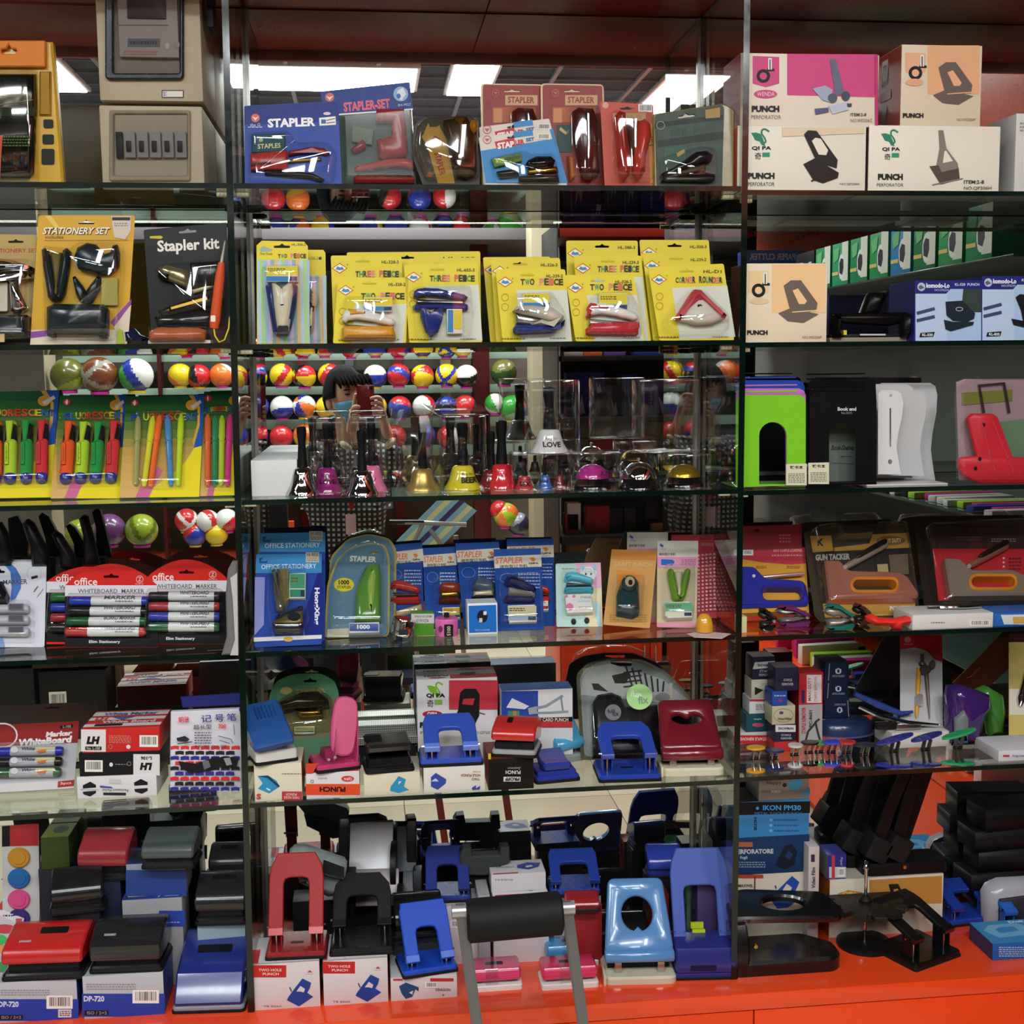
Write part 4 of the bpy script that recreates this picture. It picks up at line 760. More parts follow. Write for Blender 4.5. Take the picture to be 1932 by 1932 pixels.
def hl_marker(t,p,q,c):
 """chunky highlighter: coloured body and clip, dark cap band, blue end"""
 P_=lambda u:(p[0]+(q[0]-p[0])*u,p[1]+(q[1]-p[1])*u);dx=(q[0]-p[0])/abs(q[1]-p[1])
 o=t.rod('highlighter',P_(.10),P_(.66),[(0,12),(.06,12.6),(.94,12.2),(1,11.5)],c,y=-.012,r=.22,coat=.3)
 t.rod('end_plug',P_(0),P_(.11),[(0,8),(.2,11),(1,11.8)],'26308c',y=-.012,parent=o,r=.25)
 t.rod('cap',P_(.66),P_(.95),[(0,12.4),(.9,11),(1,9)],'1b1d22',y=-.012,parent=o,r=.25)
 t.rod('cap_top',P_(.92),P_(1.0),[(0,11),(.6,11),(1,6)],c,y=-.0125,parent=o,r=.22)
 a,b=P_(.95),P_(.62);t.plate('clip',[(a[0]-8,a[1]),(a[0]+6,a[1]),(b[0]+2,b[1]),(b[0]-5,b[1])],.006,c,y=-.022,bev=.002,parent=o,r=.22)
 m=P_(.40);t.pr([('r',m[0]-9,m[1]-22,m[0]-1,m[1]+20,'3c3a2a'),('r',m[0]-8.4,m[1]-21.4,m[0]-1.6,m[1]+19.4,c),('t','highlighter',m[0]-7,m[1]-16,m[0]-3,m[1]+14,'3c3a2a',-90)],y=-.0255,parent=o)
 return o
HC=['f0602c','b8d838','2a9a48','d83a40']
t=hl_card('green FLUORESCENT card of four chunky highlighters, cut by the left edge',(-66,741),(112,738),(97,940),(-80,943),None,(-36,774,105,788))
for p,q,c in zip(((-6,917),(22,917),(52,917),(81,916)),((-2,805),(25,804),(55,803),(85,803)),HC):hl_marker(t,p,q,c)
t.dome('blister',rp([(-40,798),(98,796),(96,922),(-40,924)],6),.03)
t=hl_card('green FLUORESCENT card of four chunky highlighters, second card from the left edge',(113,747),(240,747),(226,940),(96,942),None,(122,779,238,794))
for p,q,c in zip(((126,917),(154,916),(182,916),(211,916)),((136,805),(164,806),(191,806),(221,804)),HC):hl_marker(t,p,q,c)
t.dome('blister',rp([(110,798),(236,798),(226,920),(108,924)],6),.03)
t=hl_card('green FLUORESCENT card of four slim pens, three colours and a blue one',(238,749),(386,747),(376,938),(226,941),None,(247,781,375,796))
def slim(t,p,q,c,r=5.5):
 o=t.rod('pen',p,q,[(0,r*.6),(.04,r),(.66,r*1.05),(.67,r*1.25),(.92,r*1.2),(1,r*.5)],c,y=-.008,r=.2,coat=.4);mx,my_=(p[0]*.38+q[0]*.62),(p[1]*.38+q[1]*.62)
 t.rod('band',(mx,my_),(mx+(q[0]-p[0])*.015,my_+(q[1]-p[1])*.015),[(0,r*1.3),(1,r*1.3)],c,y=-.008,parent=o);return o
for p,q,c in(((273,923),(290,791),'d8d838'),((285,924),(303,789),'f0702c'),((324,922),(317,789),'4a8ac0'),((337,922),(343,787),'c0e02c'),((258,920),(262,792),'a0a060')):slim(t,p,q,c)
t.dome('blister',rp([(254,784),(352,782),(348,926),(258,928)],8),.022)
t=hl_card('green FLUORESCENT card of four slim pens beside the glass divider',(385,740),(455,738),(447,935),(376,938),None,(388,769,440,779))
for p,q,c in(((393,922),(393,788),'e8683c'),((406,922),(407,790),'2a8a58'),((418,922),(420,790),'b8d03a'),((430,922),(435,788),'d83a88')):slim(t,p,q,c)
t.dome('blister',rp([(382,784),(442,782),(440,928),(384,930)],8),.022)
# --- middle column: bells
t=carton('white_box','plain white carton behind the chrome hand bell, beside the left divider',473,869,562,936,3,None,.24,'d8dad8')
def bell(name,label,cx,top,neck,rim,R,col,handle='121214',box=None,text=None,d=None,group=None,metal=0,by=None,film=False,hk=1.0,cat='hand bell',z=None,rough=.12):
 t=T(name,label,cat,cx,by or rim,3,d,group,z=z);h=rim-neck
 o=t.lathe('bell',cx,[(neck,R*.22),(neck+.5,R*.42),(neck+h*.08,R*.54),(neck+h*.3,R*.62),(neck+h*.58,R*.72),(neck+h*.80,R*.88),(neck+h*.92,R*.98),(rim-.5,R),(rim-.3,R*.93)],col,y=R*t.m,seg=36,r=rough,m=metal,coat=0 if metal else.5)
 t.lathe('handle',cx,[(top,R*.18*hk),(top+1.5,R*.27*hk),(top+12,R*.28*hk),(top+(neck-top)*.45,R*.21*hk),(neck-6,R*.28*hk),(neck+.5,R*.30*hk)],handle,y=R*t.m,seg=16,r=.3)
 if text:
  q=t.pr(text,y=0);Rm=R*t.m;pf=[(rim-.5,1),(rim-h*.08,.98),(rim-h*.2,.88),(rim-h*.42,.72),(rim-h*.7,.62),(neck,.5)];pf=[(t.L(cx,a)[1],k*Rm)for a,k in pf];xc=t.L(cx,rim)[0]
  for v in q.data.vertices:
   rr_=next((a[1]+(b[1]-a[1])*(v.co.z-a[0])/(b[0]-a[0])for a,b in zip(pf,pf[1:])if a[0]<=v.co.z<=b[0]),Rm)
   v.co.y+=Rm-math.sqrt(max(1e-6,rr_*rr_-(v.co.x-xc)**2))-.0012
 if box:l,tp,r,b=box;t.box('clear_box',l,tp,r,b-.5,2*R*t.m+.012,'film' if film else 'clear',y=-.006,bev=.004)
 return t
bell('hand_bell','chrome hand bell with black handle in front of the white carton',569,806,883,937,34,'c9c9cc',metal=1,rough=.05)
bell('hand_bell','magenta hand bell lettered LOVE in a clear box',617,797,884,931,30,'9a2a78',box=(573,787,655,933),text=[('t','Ring for a',606,896,630,902,'5a1a48'),('t','LOVE',603,905,634,914,'3a1030',0,.03)])
bell('hand_bell','chrome hand bell standing in front of the pink smiley bell',683,813,889,937,32,'c9c9cc',metal=1,rough=.05)
t=bell('hand_bell','pink hand bell with a black smile in a clear box',702,798,880,929,30,'e87aa8',box=(657,786,736,934),text=[('e',700,893,1.6,3,'2a1a20'),('l',[(694,907),(700,911),(706,908),(709,902)],1.4,'2a1a20')])
t=bell('hand_bell','gold hand bell wrapped in a crumpled clear bag',799,800,886,928,33,'c0a058',metal=.6,rough=.3)
bm=BM();rnd=random.Random(4);rings=[]
for j,(py,w)in enumerate(((930,44),(905,46),(880,40),(850,44),(815,50),(785,44),(772,30))):
 cx_=797-(3 if j<4 else 8+3*j-16);ring=[]
 for i in range(16):
  a=2*PI*i/16;k=1+rnd.uniform(-.12,.12);x,z_=t.L(cx_+w*k*math.cos(a),py+rnd.uniform(-3,3));ring.append(bm.verts.new((x,.035+w*.0009*k*math.sin(a),max(.0008,z_))))
 rings.append(ring)
for a,b in zip(rings[:-1],rings[1:]):
 for i in range(16):bm.faces.new((a[i],a[(i+1)%16],b[(i+1)%16],b[i]))
obj('bag',fix(bm),['film'],t.o,smooth=25)
bell('hand_bell','yellow hand bell lettered BEER in an open clear box',876,799,880,926,36,'dcc92c',box=(832,784,919,929),hk=1.1,text=[('t','Ring for a',872,893,898,899,'4a4a20',0,0,.2),('t','BEER',871,901,903,912,'2a2a1a',0,.05)])
t.o['label']=t.o['label']
t2=T('box_flap','loose clear lid flap standing up from the BEER bell box','lid flap',876,784,z=P(876,784,DF+.03).z,Y=DF+.03);bm=BM()
aplate(bm,t2.Lp([(832,783),(860,772),(905,764),(920,776),(914,771),(862,778),(834,785)]),(),.02);obj('flap',fix(bm),['film'],t2.o)
bell('hand_bell','dark red hand bell half hidden behind the bright red bell',930,812,884,920,27,'701c28',d=.10)
bell('hand_bell','bright red hand bell without a box',950,795,877,924,31,'c42a30',hk=1.25)
t=bell('hand_bell','small red hand bell lettered SEX in a clear box',992,866,899,925,19,'b83a3c',box=(966,853,1022,930),text=[('t','Ring for',982,904,1002,908,'4a1a1a'),('t','SEX',981,909,1002,918,'3a1010',0,.04)],hk=1.0)
bell('hand_bell','small blue hand bell between two small red bells',1030,865,897,922,15,'3a78c8',text=[('t','BAR',1022,905,1037,911,'1a3a70',0,.03)])
bell('hand_bell','small dark red hand bell at the right of the small blue bell',1058,868,896,920,13,'8a2030',d=None)
t=T('hand_bell_box','second clear box around the small bells','box',1052,929,3,.05);t.o['label']='clear plastic box around the small dark red bell';t.box('clear_box',1024,852,1080,928,.05,'clear',bev=.003)
def call_bell(label,cx,top,rim,base,R,col,box=None,metal=0,text=None,rough=.15):
 t=T('call_bell',label,'call bell',cx,base,3,None);y=R*1.15*t.m;h=rim-top
 t.lathe('foot',cx,[(rim-2,R*.8),(rim+2,R*.98),(base-8,R*1.08),(base-5,R*1.16),(base,R*1.18),(base,R*.2)],'121013',y=y,seg=32,r=.12,coat=.5)
 t.lathe('dome',cx,[(top+6,R*.02),(top+6.5,R*.2),(top+9,R*.48),(top+h*.48,R*.76),(top+h*.74,R*.92),(rim-3,R*.98),(rim,R),(rim,R*.96)],col,y=y,seg=36,r=rough,m=metal,coat=0 if metal else.5)
 t.lathe('button',cx,[(top-2,R*.03),(top-1,R*.10),(top+2,R*.11),(top+3,R*.06),(top+8,R*.06)],'steel',y=y,seg=12)
 if text:t.pr(text,y=-.001-.0*y)
 if box:l,tp,r,b=box;t.box('clear_box',l,tp,r,b,2.5*R*t.m,'clear',y=-.006,bev=.004)
 return t
call_bell('magenta desk call bell lettered KISS in a clear box',1124,872,905,925,32,'b02c82',(1082,854,1172,928),text=[('t','KISS',1134,888,1156,897,'4a1038',0,.03)])
call_bell('chrome desk call bell on a black foot between magenta and gold bells',1214,870,907,928,34,'cfcfd2',None,1,rough=.04)
call_bell('gold desk call bell in a clear box at the right of the chrome one',1299,872,902,921,32,'a98a2e',(1258,858,1342,924),.7,rough=.2)
t=T('hand_bell_tray','thin clear lid lying over the boxed bells, under the white LOVE bell','lid',1130,None,z=P(1130,853,DF+.06).z,d=.02);zl=t.z
bm=BM();x0,x1=t.L(968,853)[0],t.L(1345,853)[0];abox(bm,x0,x1,0,.08,-.001,0);obj('sheet',bm,['clear'],t.o)
bell('hand_bell','white hand bell lettered LOVE in a tall clear box, raised on other boxes',1042,725,806,851,37,'d6d6d6',box=(998,712,1094,852),z=zl+.0004,d=.032,hk=1.15,text=[('t','Ring for',1031,820,1054,827,'8a8a8a',0,0,.25),('t','LOVE',1026,829,1060,839,'2e2e2e',0,.03)])
t=T('empty_clear_box','empty tall clear plastic box standing above the gold call bell','box',1262,None,z=zl+.0004,d=.03);t.box('clear_box',1206,716,1320,852,.07,'film',bev=.004)
# --- right column: bookends
def bookend(label,l,tp,r,b,d,col,group,arch,zoff=0.0,text=None):
 t=T('bookend',label,'bookend',(l+r)/2,b,z=SHELF[(3,2)]+zoff,Y=DF+d,group=group)
 al,at,ar=arch;pts=[(l,b),(l,tp+13),(l+4,tp+4),(l+13,tp),(r-13,tp),(r-4,tp+4),(r,tp+13),(r,b)]
 mid=(al+ar)/2;rad=(ar-al)/2;hole=[(al,b-4),(al,at+rad)]+[(mid-rad*math.cos(PI*i/10),at+rad-rad*math.sin(PI*i/10))for i in range(1,10)]+[(ar,at+rad),(ar,b-4)]
 t.plate('upright',pts,.0012,col,holes=[hole],r=.3);x0,x1=t.L(l,b)[0],t.L(r,b)[0]
 bm=BM();abox(bm,x0,x1,-.0012,.10,0,.0011);obj('foot',bm,[mat(col,r=.3)],t.o)
 bm=BM();xa,xb=t.L(l+6,0)[0],t.L(r-6,0)[0];zt=t.L(0,tp+12)[1];atube(bm,[(xa,-.0012,zt),(xb,-.0012,zt)],.0016,6);obj('rib',fix(bm),[mat(col,r=.3)],t.o)
 if text:t.pr(text,y=-.0016)
 return t
bookend('blue bookend at the back of the green, pink and blue set',1388,706,1518,906,.075,'2a48b0','coloured bookends',(1432,786,1482),.0003)
bookend('pink bookend between the blue and the green one',1388,722,1520,907,.055,'c878c0','coloured bookends',(1432,786,1482),.0018)
bookend('bright green bookend in front of the pink and blue ones',1388,735,1520,908,.035,'7cc82a','coloured bookends',(1432,786,1484),.0033)
for i in range(4):
 bookend(('rearmost black bookend of the black set','second black bookend from the mirror in the black set','third black bookend from the mirror in the black set','front black bookend lettered Book end')[i],1526+i*.7,705+i*9,1652+i*.5,906,.09-.018*i,'101012','black bookends',(1564,790,1614),.0003+.0013*i,[('t','Book end',1580,760,1615,767,'c8c8c8',0,.04),('t','No.9273',1587,769,1607,773,'9a9a9a')]if i==3 else None)
t=T('paper_sleeve','grey printed paper behind the arch of the black bookends','paper',1590,905,3,.095);t.plate('sheet',[(1560,785),(1618,785),(1618,905),(1560,905)],.0008,'6a746c');t.pr([('t','Book-Shelves',1568,832,1612,842,'2a302c',0,.03,.3),('fuzz',1586,852,1610,856,1,'3a403c'),('l',[(1570,866),(1612,868)],1,'3a403c')],y=-.0012)
for i,l in enumerate((1483,1525)):
 t=T('price_tag',('cream paper tag on the green bookend','cream paper tag on the black bookend')[i],'tag',l+19,906,z=SHELF[(3,2)]+.0052+.0014*i,Y=DF+.03,group='bookend tags');t.plate('tag',[(l,866),(l+39,865),(l+39,906),(l,906)],.0008,'d8d4b8');t.pr([('t','铁书立',l+7,869,l+32,875,'3a382c',0,.03),('fuzz',l+4,883,l+35,902,6,'8a8670')],y=-.0012)
t=T('file_sorter','white metal file sorter with wavy upright dividers','file sorter',1735,912,3,.03)
bm=BM();abox(bm,t.L(1656,0)[0],t.L(1815,0)[0],0,.13,0,.003,0,.001);obj('tray',bm,[mat('c9c9c6',r=.35)],t.o)
def wavy(l,tp,r,b,y,c='cfd0d0',slots=False):
 pts=[(l,b),(l,tp+6),(l+6,tp),(r-14,tp),(r-4,tp+6),(r,tp+24),(r-2,tp+(b-tp)*.30),(r-10,tp+(b-tp)*.52),(r-13,tp+(b-tp)*.68),(r-8,tp+(b-tp)*.88),(r-4,b)]
 holes=[el(l+24,tp+10,3,3,10),rr(l+22,tp+34,l+25,tp+108,1.4),el(l+23,b-24,4,5,10)]if slots else[]
 t.plate('divider',pts,.0014,c,y=y,holes=holes,r=.4)
wavy(1700,720,1816,914,.11,'c4c5c6');wavy(1680,722,1760,905,.085,'cdcdcd');wavy(1696,735,1769,898,.05,'c0c1c2');wavy(1660,722,1700,905,.10);wavy(1664,733,1712,893,.02,'d6d6d6',True)
t=T('clip_board_bag','red metal clip in a shiny clear bag, at the right edge of the third shelf','clip',1880,913,3,.03)
t.plate('backing_board',[(1812,722),(1828,716),(1960,716),(1960,908),(1818,908)],.003,'a88a90',y=.02,r=.4);t.plate('green_label',[(1822,742),(1918,736),(1918,758),(1822,766)],.001,'7c7c38',y=.0165);t.plate('green_field',[(1870,800),(1960,790),(1960,890),(1880,890)],.001,'6d8a6a',y=.0165)
bm=BM();atube(bm,[(t.L(x,y)[0],.012,t.L(x,y)[1])for x,y in((1862,780),(1853,728),(1900,724),(1910,780))],.0028);obj('wire',fix(bm),mat('4a3a3c',.3,.5),t.o)
o=t.lump('clip',[(1822,790),(1830,781),(1868,781),(1878,788),(1906,862),(1960,864),(1960,912),(1845,912),(1818,900),(1806,884),(1806,868),(1812,863),(1840,861)],.012,'d82a38',0,r=.3,bev=.003)
for x,y in((1850,802),(1843,866),(1835,884),(1932,882)):t.plate('rivet_hole',el(x,y,3.5,4,10),.0006,'2a1014',y=-.012,parent=o)
for p,q in(((1866,792),(1906,890)),((1846,800),(1872,892))):bm=BM();atube(bm,[(t.L(*p)[0],-.0118,t.L(*p)[1]),(t.L(*q)[0],-.0118,t.L(*q)[1])],.0024,6);obj('ridge',fix(bm),mat('d83a46',.25),t.o).parent=o
t.dome('bag',rp([(1800,735),(1830,712),(1960,712),(1960,911),(1804,912)],8),.03,'film',inset=.94)
# ================================================================= fourth shelf
# --- left column: marker packs
def marker(t,l,cy_,r,c,capw=.25,body='dcdcdc',pr=(),rad=9.5,y=-.011,slope=0,name='marker'):
 """marker lying across the card: cap at the left, coloured end at the right"""
 w=r-l;A=lambda u:(l+w*u,cy_+slope*u)
 o=t.rod(name,A(capw),A(.93),[(0,rad*.94),(.02,rad),(.98,rad),(1,rad*.9)],body,y=y,r=.25)
 t.rod('cap',A(0),A(capw+.01),[(0,rad*.8),(.06,rad*.95),(.9,rad),(1,rad*1.02)],c,y=y,parent=o,r=.25);t.rod('end_plug',A(.925),A(1),[(0,rad),(.7,rad*.96),(1,rad*.7)],c,y=y,parent=o,r=.25)
 if pr:t.pr(list(pr),y=y-rad*t.m-.0004,parent=o)
 return o
BK='141416'
t=card('white marker card with a blue swoosh and steel coloured markers, cut by the left edge','marker pack',[(-60,1060),(84,1060),(88,1068),(84,1221),(-60,1222)],4,None,'d0d0da',[('p',[(0,1058),(14,1060),(30,1072),(40,1090),(40,1110),(30,1130),(20,1136),(22,1110),(20,1080),(10,1068),(0,1064)],'4a72b8'),('t','MARKER',6,1094,52,1103,'4a4a52',-2,.02),('o',65,1083,14,14,.7,'b4b4c0'),('p',[(59,1089),(71,1086),(72,1091),(60,1094)],'2a2a30'),('l',[(64,1118),(72,1107)],2.4,'6a6a70'),('l',[(70,1128),(82,1112)],1,'6a6a70'),('p',[(0,1180),(10,1222),(0,1222)],'7a9ac8')],euro(0,1079,20,8),r=4,name='marker_pack',lean=6)
for i,y_ in enumerate((1155,1176,1198)):marker(t,-60,y_,58,'b8b8c0',body='b8b8c0',pr=[('r',20,y_-6,50,y_+6,'8a8a92'),('t','||||||',22,y_-5,48,y_+5,'5a5a62',0,.1)])
t.lump('whistle',[(-20,1105),(10,1108),(20,1130),(16,1146),(-20,1150)],.03,'18181a',-.002,r=.15);t.dome('blister',rp([(-50,1142),(64,1140),(66,1214),(-50,1216)],5),.026)
t=card('second white marker card just behind the one with the blue swoosh','marker pack',[(-60,1056),(66,1056),(70,1062),(70,1215),(-60,1215)],4,.15,'c4c4cc',r=4,name='marker_pack',lean=6)
def wb(label,l,r,top,mid,cap,b,d,markers,words,style,oy=0):
 cx_=(l+r)/2;w=r-l;arc=[(l,mid-22)]+[(l+w*(i/12),mid-22-(mid-22-top)*math.sin(PI*i/12)**.8)for i in range(1,12)]+[(r,mid-22)]
 pr=[('r',l,mid-22,r,mid,'d6d4da'),('r',l,mid-1.6,r,mid,'b8303a'),('t','office',l+w*.10,mid-36,l+w*.35,mid-22,'eee6e2',0,.01),('t','WHITEBOARD  MARKER',l+w*.14,mid-15,l+w*.86,mid-7,'55545a',0,.01),('o',l+w*.81,mid-33,7,7,1,'e8c0b8'),('t','Z',l+w*.81-3,mid-37,l+w*.81+3,mid-29,'e8c0b8',0,.02),('fuzz',l+w*.76,mid-25,l+w*.86,mid-23,1,'e8c0b8'),('r',l,mid,r,b,BK),('t','Elim Stationery',l+w*.26,b-13,l+w*.6,b-6,'c8c8ca',0,.03)]
 t=card(label,'marker pack',arc+[(r,b),(l,b)],4,d,'d02c28',pr,euro(cx_,top+24,30,8),group='red topped whiteboard marker cards',name='marker_pack',lean=6)
 for i,c in enumerate(markers):
  y_=mid+13+i*19.2;pp=[('t',words[i],l+w*.44,y_-6,l+w*.78,y_+1,'5a5a5e',0,.02,.2),('fuzz',l+w*.56,y_+3,l+w*.76,y_+6,1,'7a7a7e')]
  marker(t,l+11-style*i*2.4,y_,r-22-style*i*1.6+6,c,.27,pr=pp)
 t.dome('blister',rp([(l+4,mid+1),(r-6,mid+1),(r-12,b-16),(l-2,b-16)],5),.026)
 return t
wb('red topped WHITEBOARD MARKER card half hidden at the left of the front one',88,262,1068,1120,0,1212,.12,['2a6a3a','2c3ca8','9a2c2c',BK],[' ',' ',' ',' '],0)
wb('red topped WHITEBOARD MARKER card with blue, black, green and red capped markers',123,297,1064,1127,0,1222,None,['2c3ca8','1a1a1e','1f5a32','b82c2c'],['MARKER','WHITEBOARD','BOARD MARKER','WHITEBOARD'],1)
wb('red topped WHITEBOARD MARKER card with the cap order black, red, blue, green',272,432,1056,1118,0,1216,None,['2a2a2c','a8383c','3a44a4','2a5c3a'],['WHITEBOARD']*4,0)
t=T('grey_card','grey curved card standing edge on beside the divider, fourth shelf','card',438,1234,4,None);t.plate('card',[(420,1235),(430,1200),(428,1120),(432,1075),(440,1060),(450,1060),(452,1234)],.02,'6c6a68',bev=.003);t.plate('label',[(437,1234),(446,1205),(442,1130),(437,1090),(450,1080),(452,1234)],.004,'b8b6b4',y=-.02)
for i,pts in enumerate(([(-14,990),(4,984),(14,1000),(26,1040),(24,1064),(-10,1064)],[(46,986),(54,978),(66,986),(94,1040),(94,1066),(64,1066),(60,1030)],[(100,1006),(107,1000),(118,1008),(143,1048),(146,1070),(118,1070),(116,1040)],[(152,978),(160,970),(168,974),(180,1020),(190,1066),(160,1066),(160,1010)])):
 xm=sum(p[0]for p in pts)/len(pts);t=T('desk_stapler',('black lever of a desk stapler at the left edge behind the white marker card','black lever of a desk stapler above the white marker card','black lever of a desk stapler left of the red marker cards','tall black lever of a desk stapler behind the red marker cards')[i],'stapler',xm,foot(xm,4,.25),4,.25)
 t.lump('lever',pts,.022,'131314',0,r=.3);b_=max(p[1]for p in pts);t.box('body',min(p[0]for p in pts)+4,b_-3,max(p[0]for p in pts),t.by,.03,'17171a')
 # --- middle column
for i in range(2):
 f=i==1;dx,dy=(0,0)if f else(7,-33)
 t=card(('blue OFFICE STATIONERY card behind its twin at the left divider','blue OFFICE STATIONERY card lettered HongXing with stapler, staples and claw')[i],'stationery set',[(484+dx,1047+dy),(607+dx,1044+dy),(607+dx,1216),(480+dx,1222 if f else 1214)],4,None if f else.09,'2c4a9a',[('p',[(484+dx,1047+dy),(607+dx,1045+dy),(607+dx,1082+dy),(482+dx,1082+dy)],'3f86bc'),('t','OFFICE STATIONERY',493+dx,1065+dy,597+dx,1074+dy,'cfe0ee',-1,.01),('p',[(489+dx,1054+dy),(496+dx,1052+dy),(492+dx,1060+dy),(503+dx,1060+dy),(506+dx,1054+dy),(504+dx,1063+dy),(490+dx,1063+dy)],'24488c'),('r',577+dx,1043+dy,602+dx,1062+dy,'b8b4a8'),('t','H-903',579+dx,1044+dy,600+dx,1051+dy,'6a6658',0,.02),('fuzz',580+dx,1053+dy,600+dx,1060+dy,2,'8a8678')]+([('p',[(481,1090),(500,1090),(498,1180),(480,1200)],'8a90cc'),('p',[(600,1082),(607,1082),(607,1200),(560,1200)],'1e2a78'),('t','HongXing',591,1110,603,1180,'e4e2ee',90,.04),('p',[(479,1204),(607,1199),(607,1206),(479,1212)],'d8d8d8'),('e',544,1207,9,5,'c8a850')]if f else[]),euro(545+dx,1053+dy,32,8),r=3,group='office stationery cards',lean=4)
 if f:
  o=t.lump('stapler',[(514,1084),(520,1080),(540,1150),(536,1162),(522,1158)],.02,'8a8878',-.002,m=.7,r=.2);t.lump('handle',[(524,1082),(546,1081),(546,1140),(538,1158),(530,1130)],.024,'c8b478',-.002,m=.7,r=.2,parent=o)
  staples(t,547,1088,577,1134,'4a9a78','3a8a6a');o=t.lump('staple_remover',[(520,1170),(560,1154),(572,1150),(570,1160),(524,1176)],.02,'2c3a44',-.002,r=.2);t.lump('jaw',[(516,1178),(552,1160),(572,1158),(572,1182),(556,1186),(518,1184)],.016,'9a8a58',-.002,m=.7,parent=o);t.plate('eye',el(556,1173,12,8),.003,'17212a',y=-.017,parent=o);t.lump('lower_grip',[(515,1184),(572,1182),(568,1198),(520,1200)],.022,'1c242c',-.002,r=.2,parent=o)
  t.dome('blister',rp([(506,1078),(580,1076),(580,1140),(586,1180),(574,1206),(512,1206),(504,1150)],9),.032)
for i in range(2):
 f=i==1
 pts=[(616,1203),(621,1106),(636,1062),(657,1038),(696,1026),(724,1030),(732,1056),(731,1199)]if f else[(628,1190),(624,1090),(627,1049),(657,1016),(693,1006),(732,1015),(744,1036),(742,1180)]
 t=card(('gold rimmed stapler blister behind the green stapler one','rounded blister lettered STAPLER with a green stapler and 1000 staples')[i],'stapler card',pts,4,None if f else.15,'5c7f92',([('t','STAPLER',660,1050,710,1061,'d8dcd0',2,.04),('e',649,1104,19,13,'d8cc3a'),('t','1000',639,1095,659,1104,'2a2a1a',0,.04),('t','STAPLES',636,1106,662,1111,'4a4420',0,.02),('p',[(618,1188),(660,1186),(658,1203),(617,1203)],'c0bfa8')]if f else[('t','STAPLER',652,1034,700,1040,'9a9a80')]),euro(705,1044,18,6),r=10,group='green stapler blisters',name='blister_pack',lean=4)
 t.plate('gold_rim',rp([(x+(x-680)*.07,y-4 if y<1110 else y)for x,y in pts],10),.002,'a89a5c',y=.004,r=.2)
 if f:
  o=t.lump('stapler',[(670,1178),(672,1130),(680,1100),(692,1076),(706,1072),(716,1074),(719,1090),(719,1178)],.024,'55883a',-.002,r=.12);t.lump('handle',[(690,1110),(698,1086),(710,1080),(713,1100),(708,1160),(700,1176),(692,1160)],.030,'a4c860',-.002,r=.1,parent=o)
  o=t.box('staple_box',659,1182,716,1199,.012,'c8cad0',y=-.014);t.pr([('r',660,1184,714,1198,'3a5a9a'),('t','1000',674,1186,698,1194,'e8e8e8',0,.04)],y=-.0145,parent=o)
  t.dome('blister',rp([(620,1200),(624,1110),(639,1066),(660,1044),(696,1032),(720,1036),(728,1060),(728,1199)],10),.038)
def qcard(label,tl,tr,br,bl,d,col=None,wx=.62):
 w=tr[0]-tl[0];x=tl[0];y=tl[1];e=tr[0];sk=(bl[0]-tl[0])/(bl[1]-tl[1])
 pr=[('p',[(x,y),(e,tr[1]),(e+sk*14,tr[1]+14),(x+sk*14,y+14)],'2c5098'),('p',[(x+sk*14,y+14),(e+sk*14,tr[1]+12),(e+sk*37,tr[1]+35),(x+sk*37,y+36)],'d0c8bc'),('t','STAPLER',x+w*.04,y+15,x+w*wx,y+27,'d87a50',-2,.02,.15),('t','迷你型订书机',x+w*.13,y+29,x+w*.72,y+35,'3a3838',-2,.02),('p',[(x+w*.76,y+17),(x+w*.84,y+15),(x+w*.9,y+19),(x+w*.84,y+24)],'d87a3a'),('t','QIPA',x+w*.74,y+25,x+w*.96,y+29,'3a3432',0,.04),('fuzz',x+w*.78,y+31,x+w*.94,y+33,1,'b88a58')]
 for j in range(5):pr+=[('r',x+w*.53,y+46+j*6.4,x+w*.555,y+49.6+j*6.4,'c8c0b0'),('fuzz',x+w*.57,y+46+j*6.4,x+w*.98,y+49.6+j*6.4,1,'b8c4dc')]
 pr+=[('o',x+w*.3,y+56,w*.16,10,.7,'6aa0d0')]
 t=card(label,'stapler card',[tl,tr,br,bl],4,d,'23478f',pr,euro(x+w*.5,y+9,24,7),r=3,group='blue mini stapler cards',lean=3);return t
t=qcard('blue mini STAPLER card with a red stapler, partly behind the green stapler blister',(726,1030),(796,1024),(800,1172),(742,1176),.165);stapler(t,736,1100,792,1142,'b0302c',y=-.003,flip=False);t.lump('claw',[(745,1158),(795,1144),(797,1154),(748,1168)],.014,'b8a878',-.002,r=.25);t.dome('blister',rp([(738,1094),(796,1092),(797,1168),(742,1172)],6),.026)
t=qcard('blue mini STAPLER card with a brown red stapler, second from the left',(797,1035),(860,1032),(868,1176),(804,1178),.15);o=t.lump('stapler',[(828,1134),(866,1132),(868,1142),(828,1142)],.018,'5a2018',-.002,r=.2);t.lump('handle',[(828,1120),(832,1108),(846,1105),(866,1108),(868,1122),(850,1126)],.022,'8a3020',-.002,r=.2,parent=o);t.lump('magazine',[(830,1122),(866,1118),(866,1132),(830,1134)],.016,'brass',-.002,parent=o);staples(t,834,1152,868,1172,'c8a848','8a7a3a');t.dome('blister',rp([(814,1100),(866,1098),(868,1176),(818,1176)],6),.028)
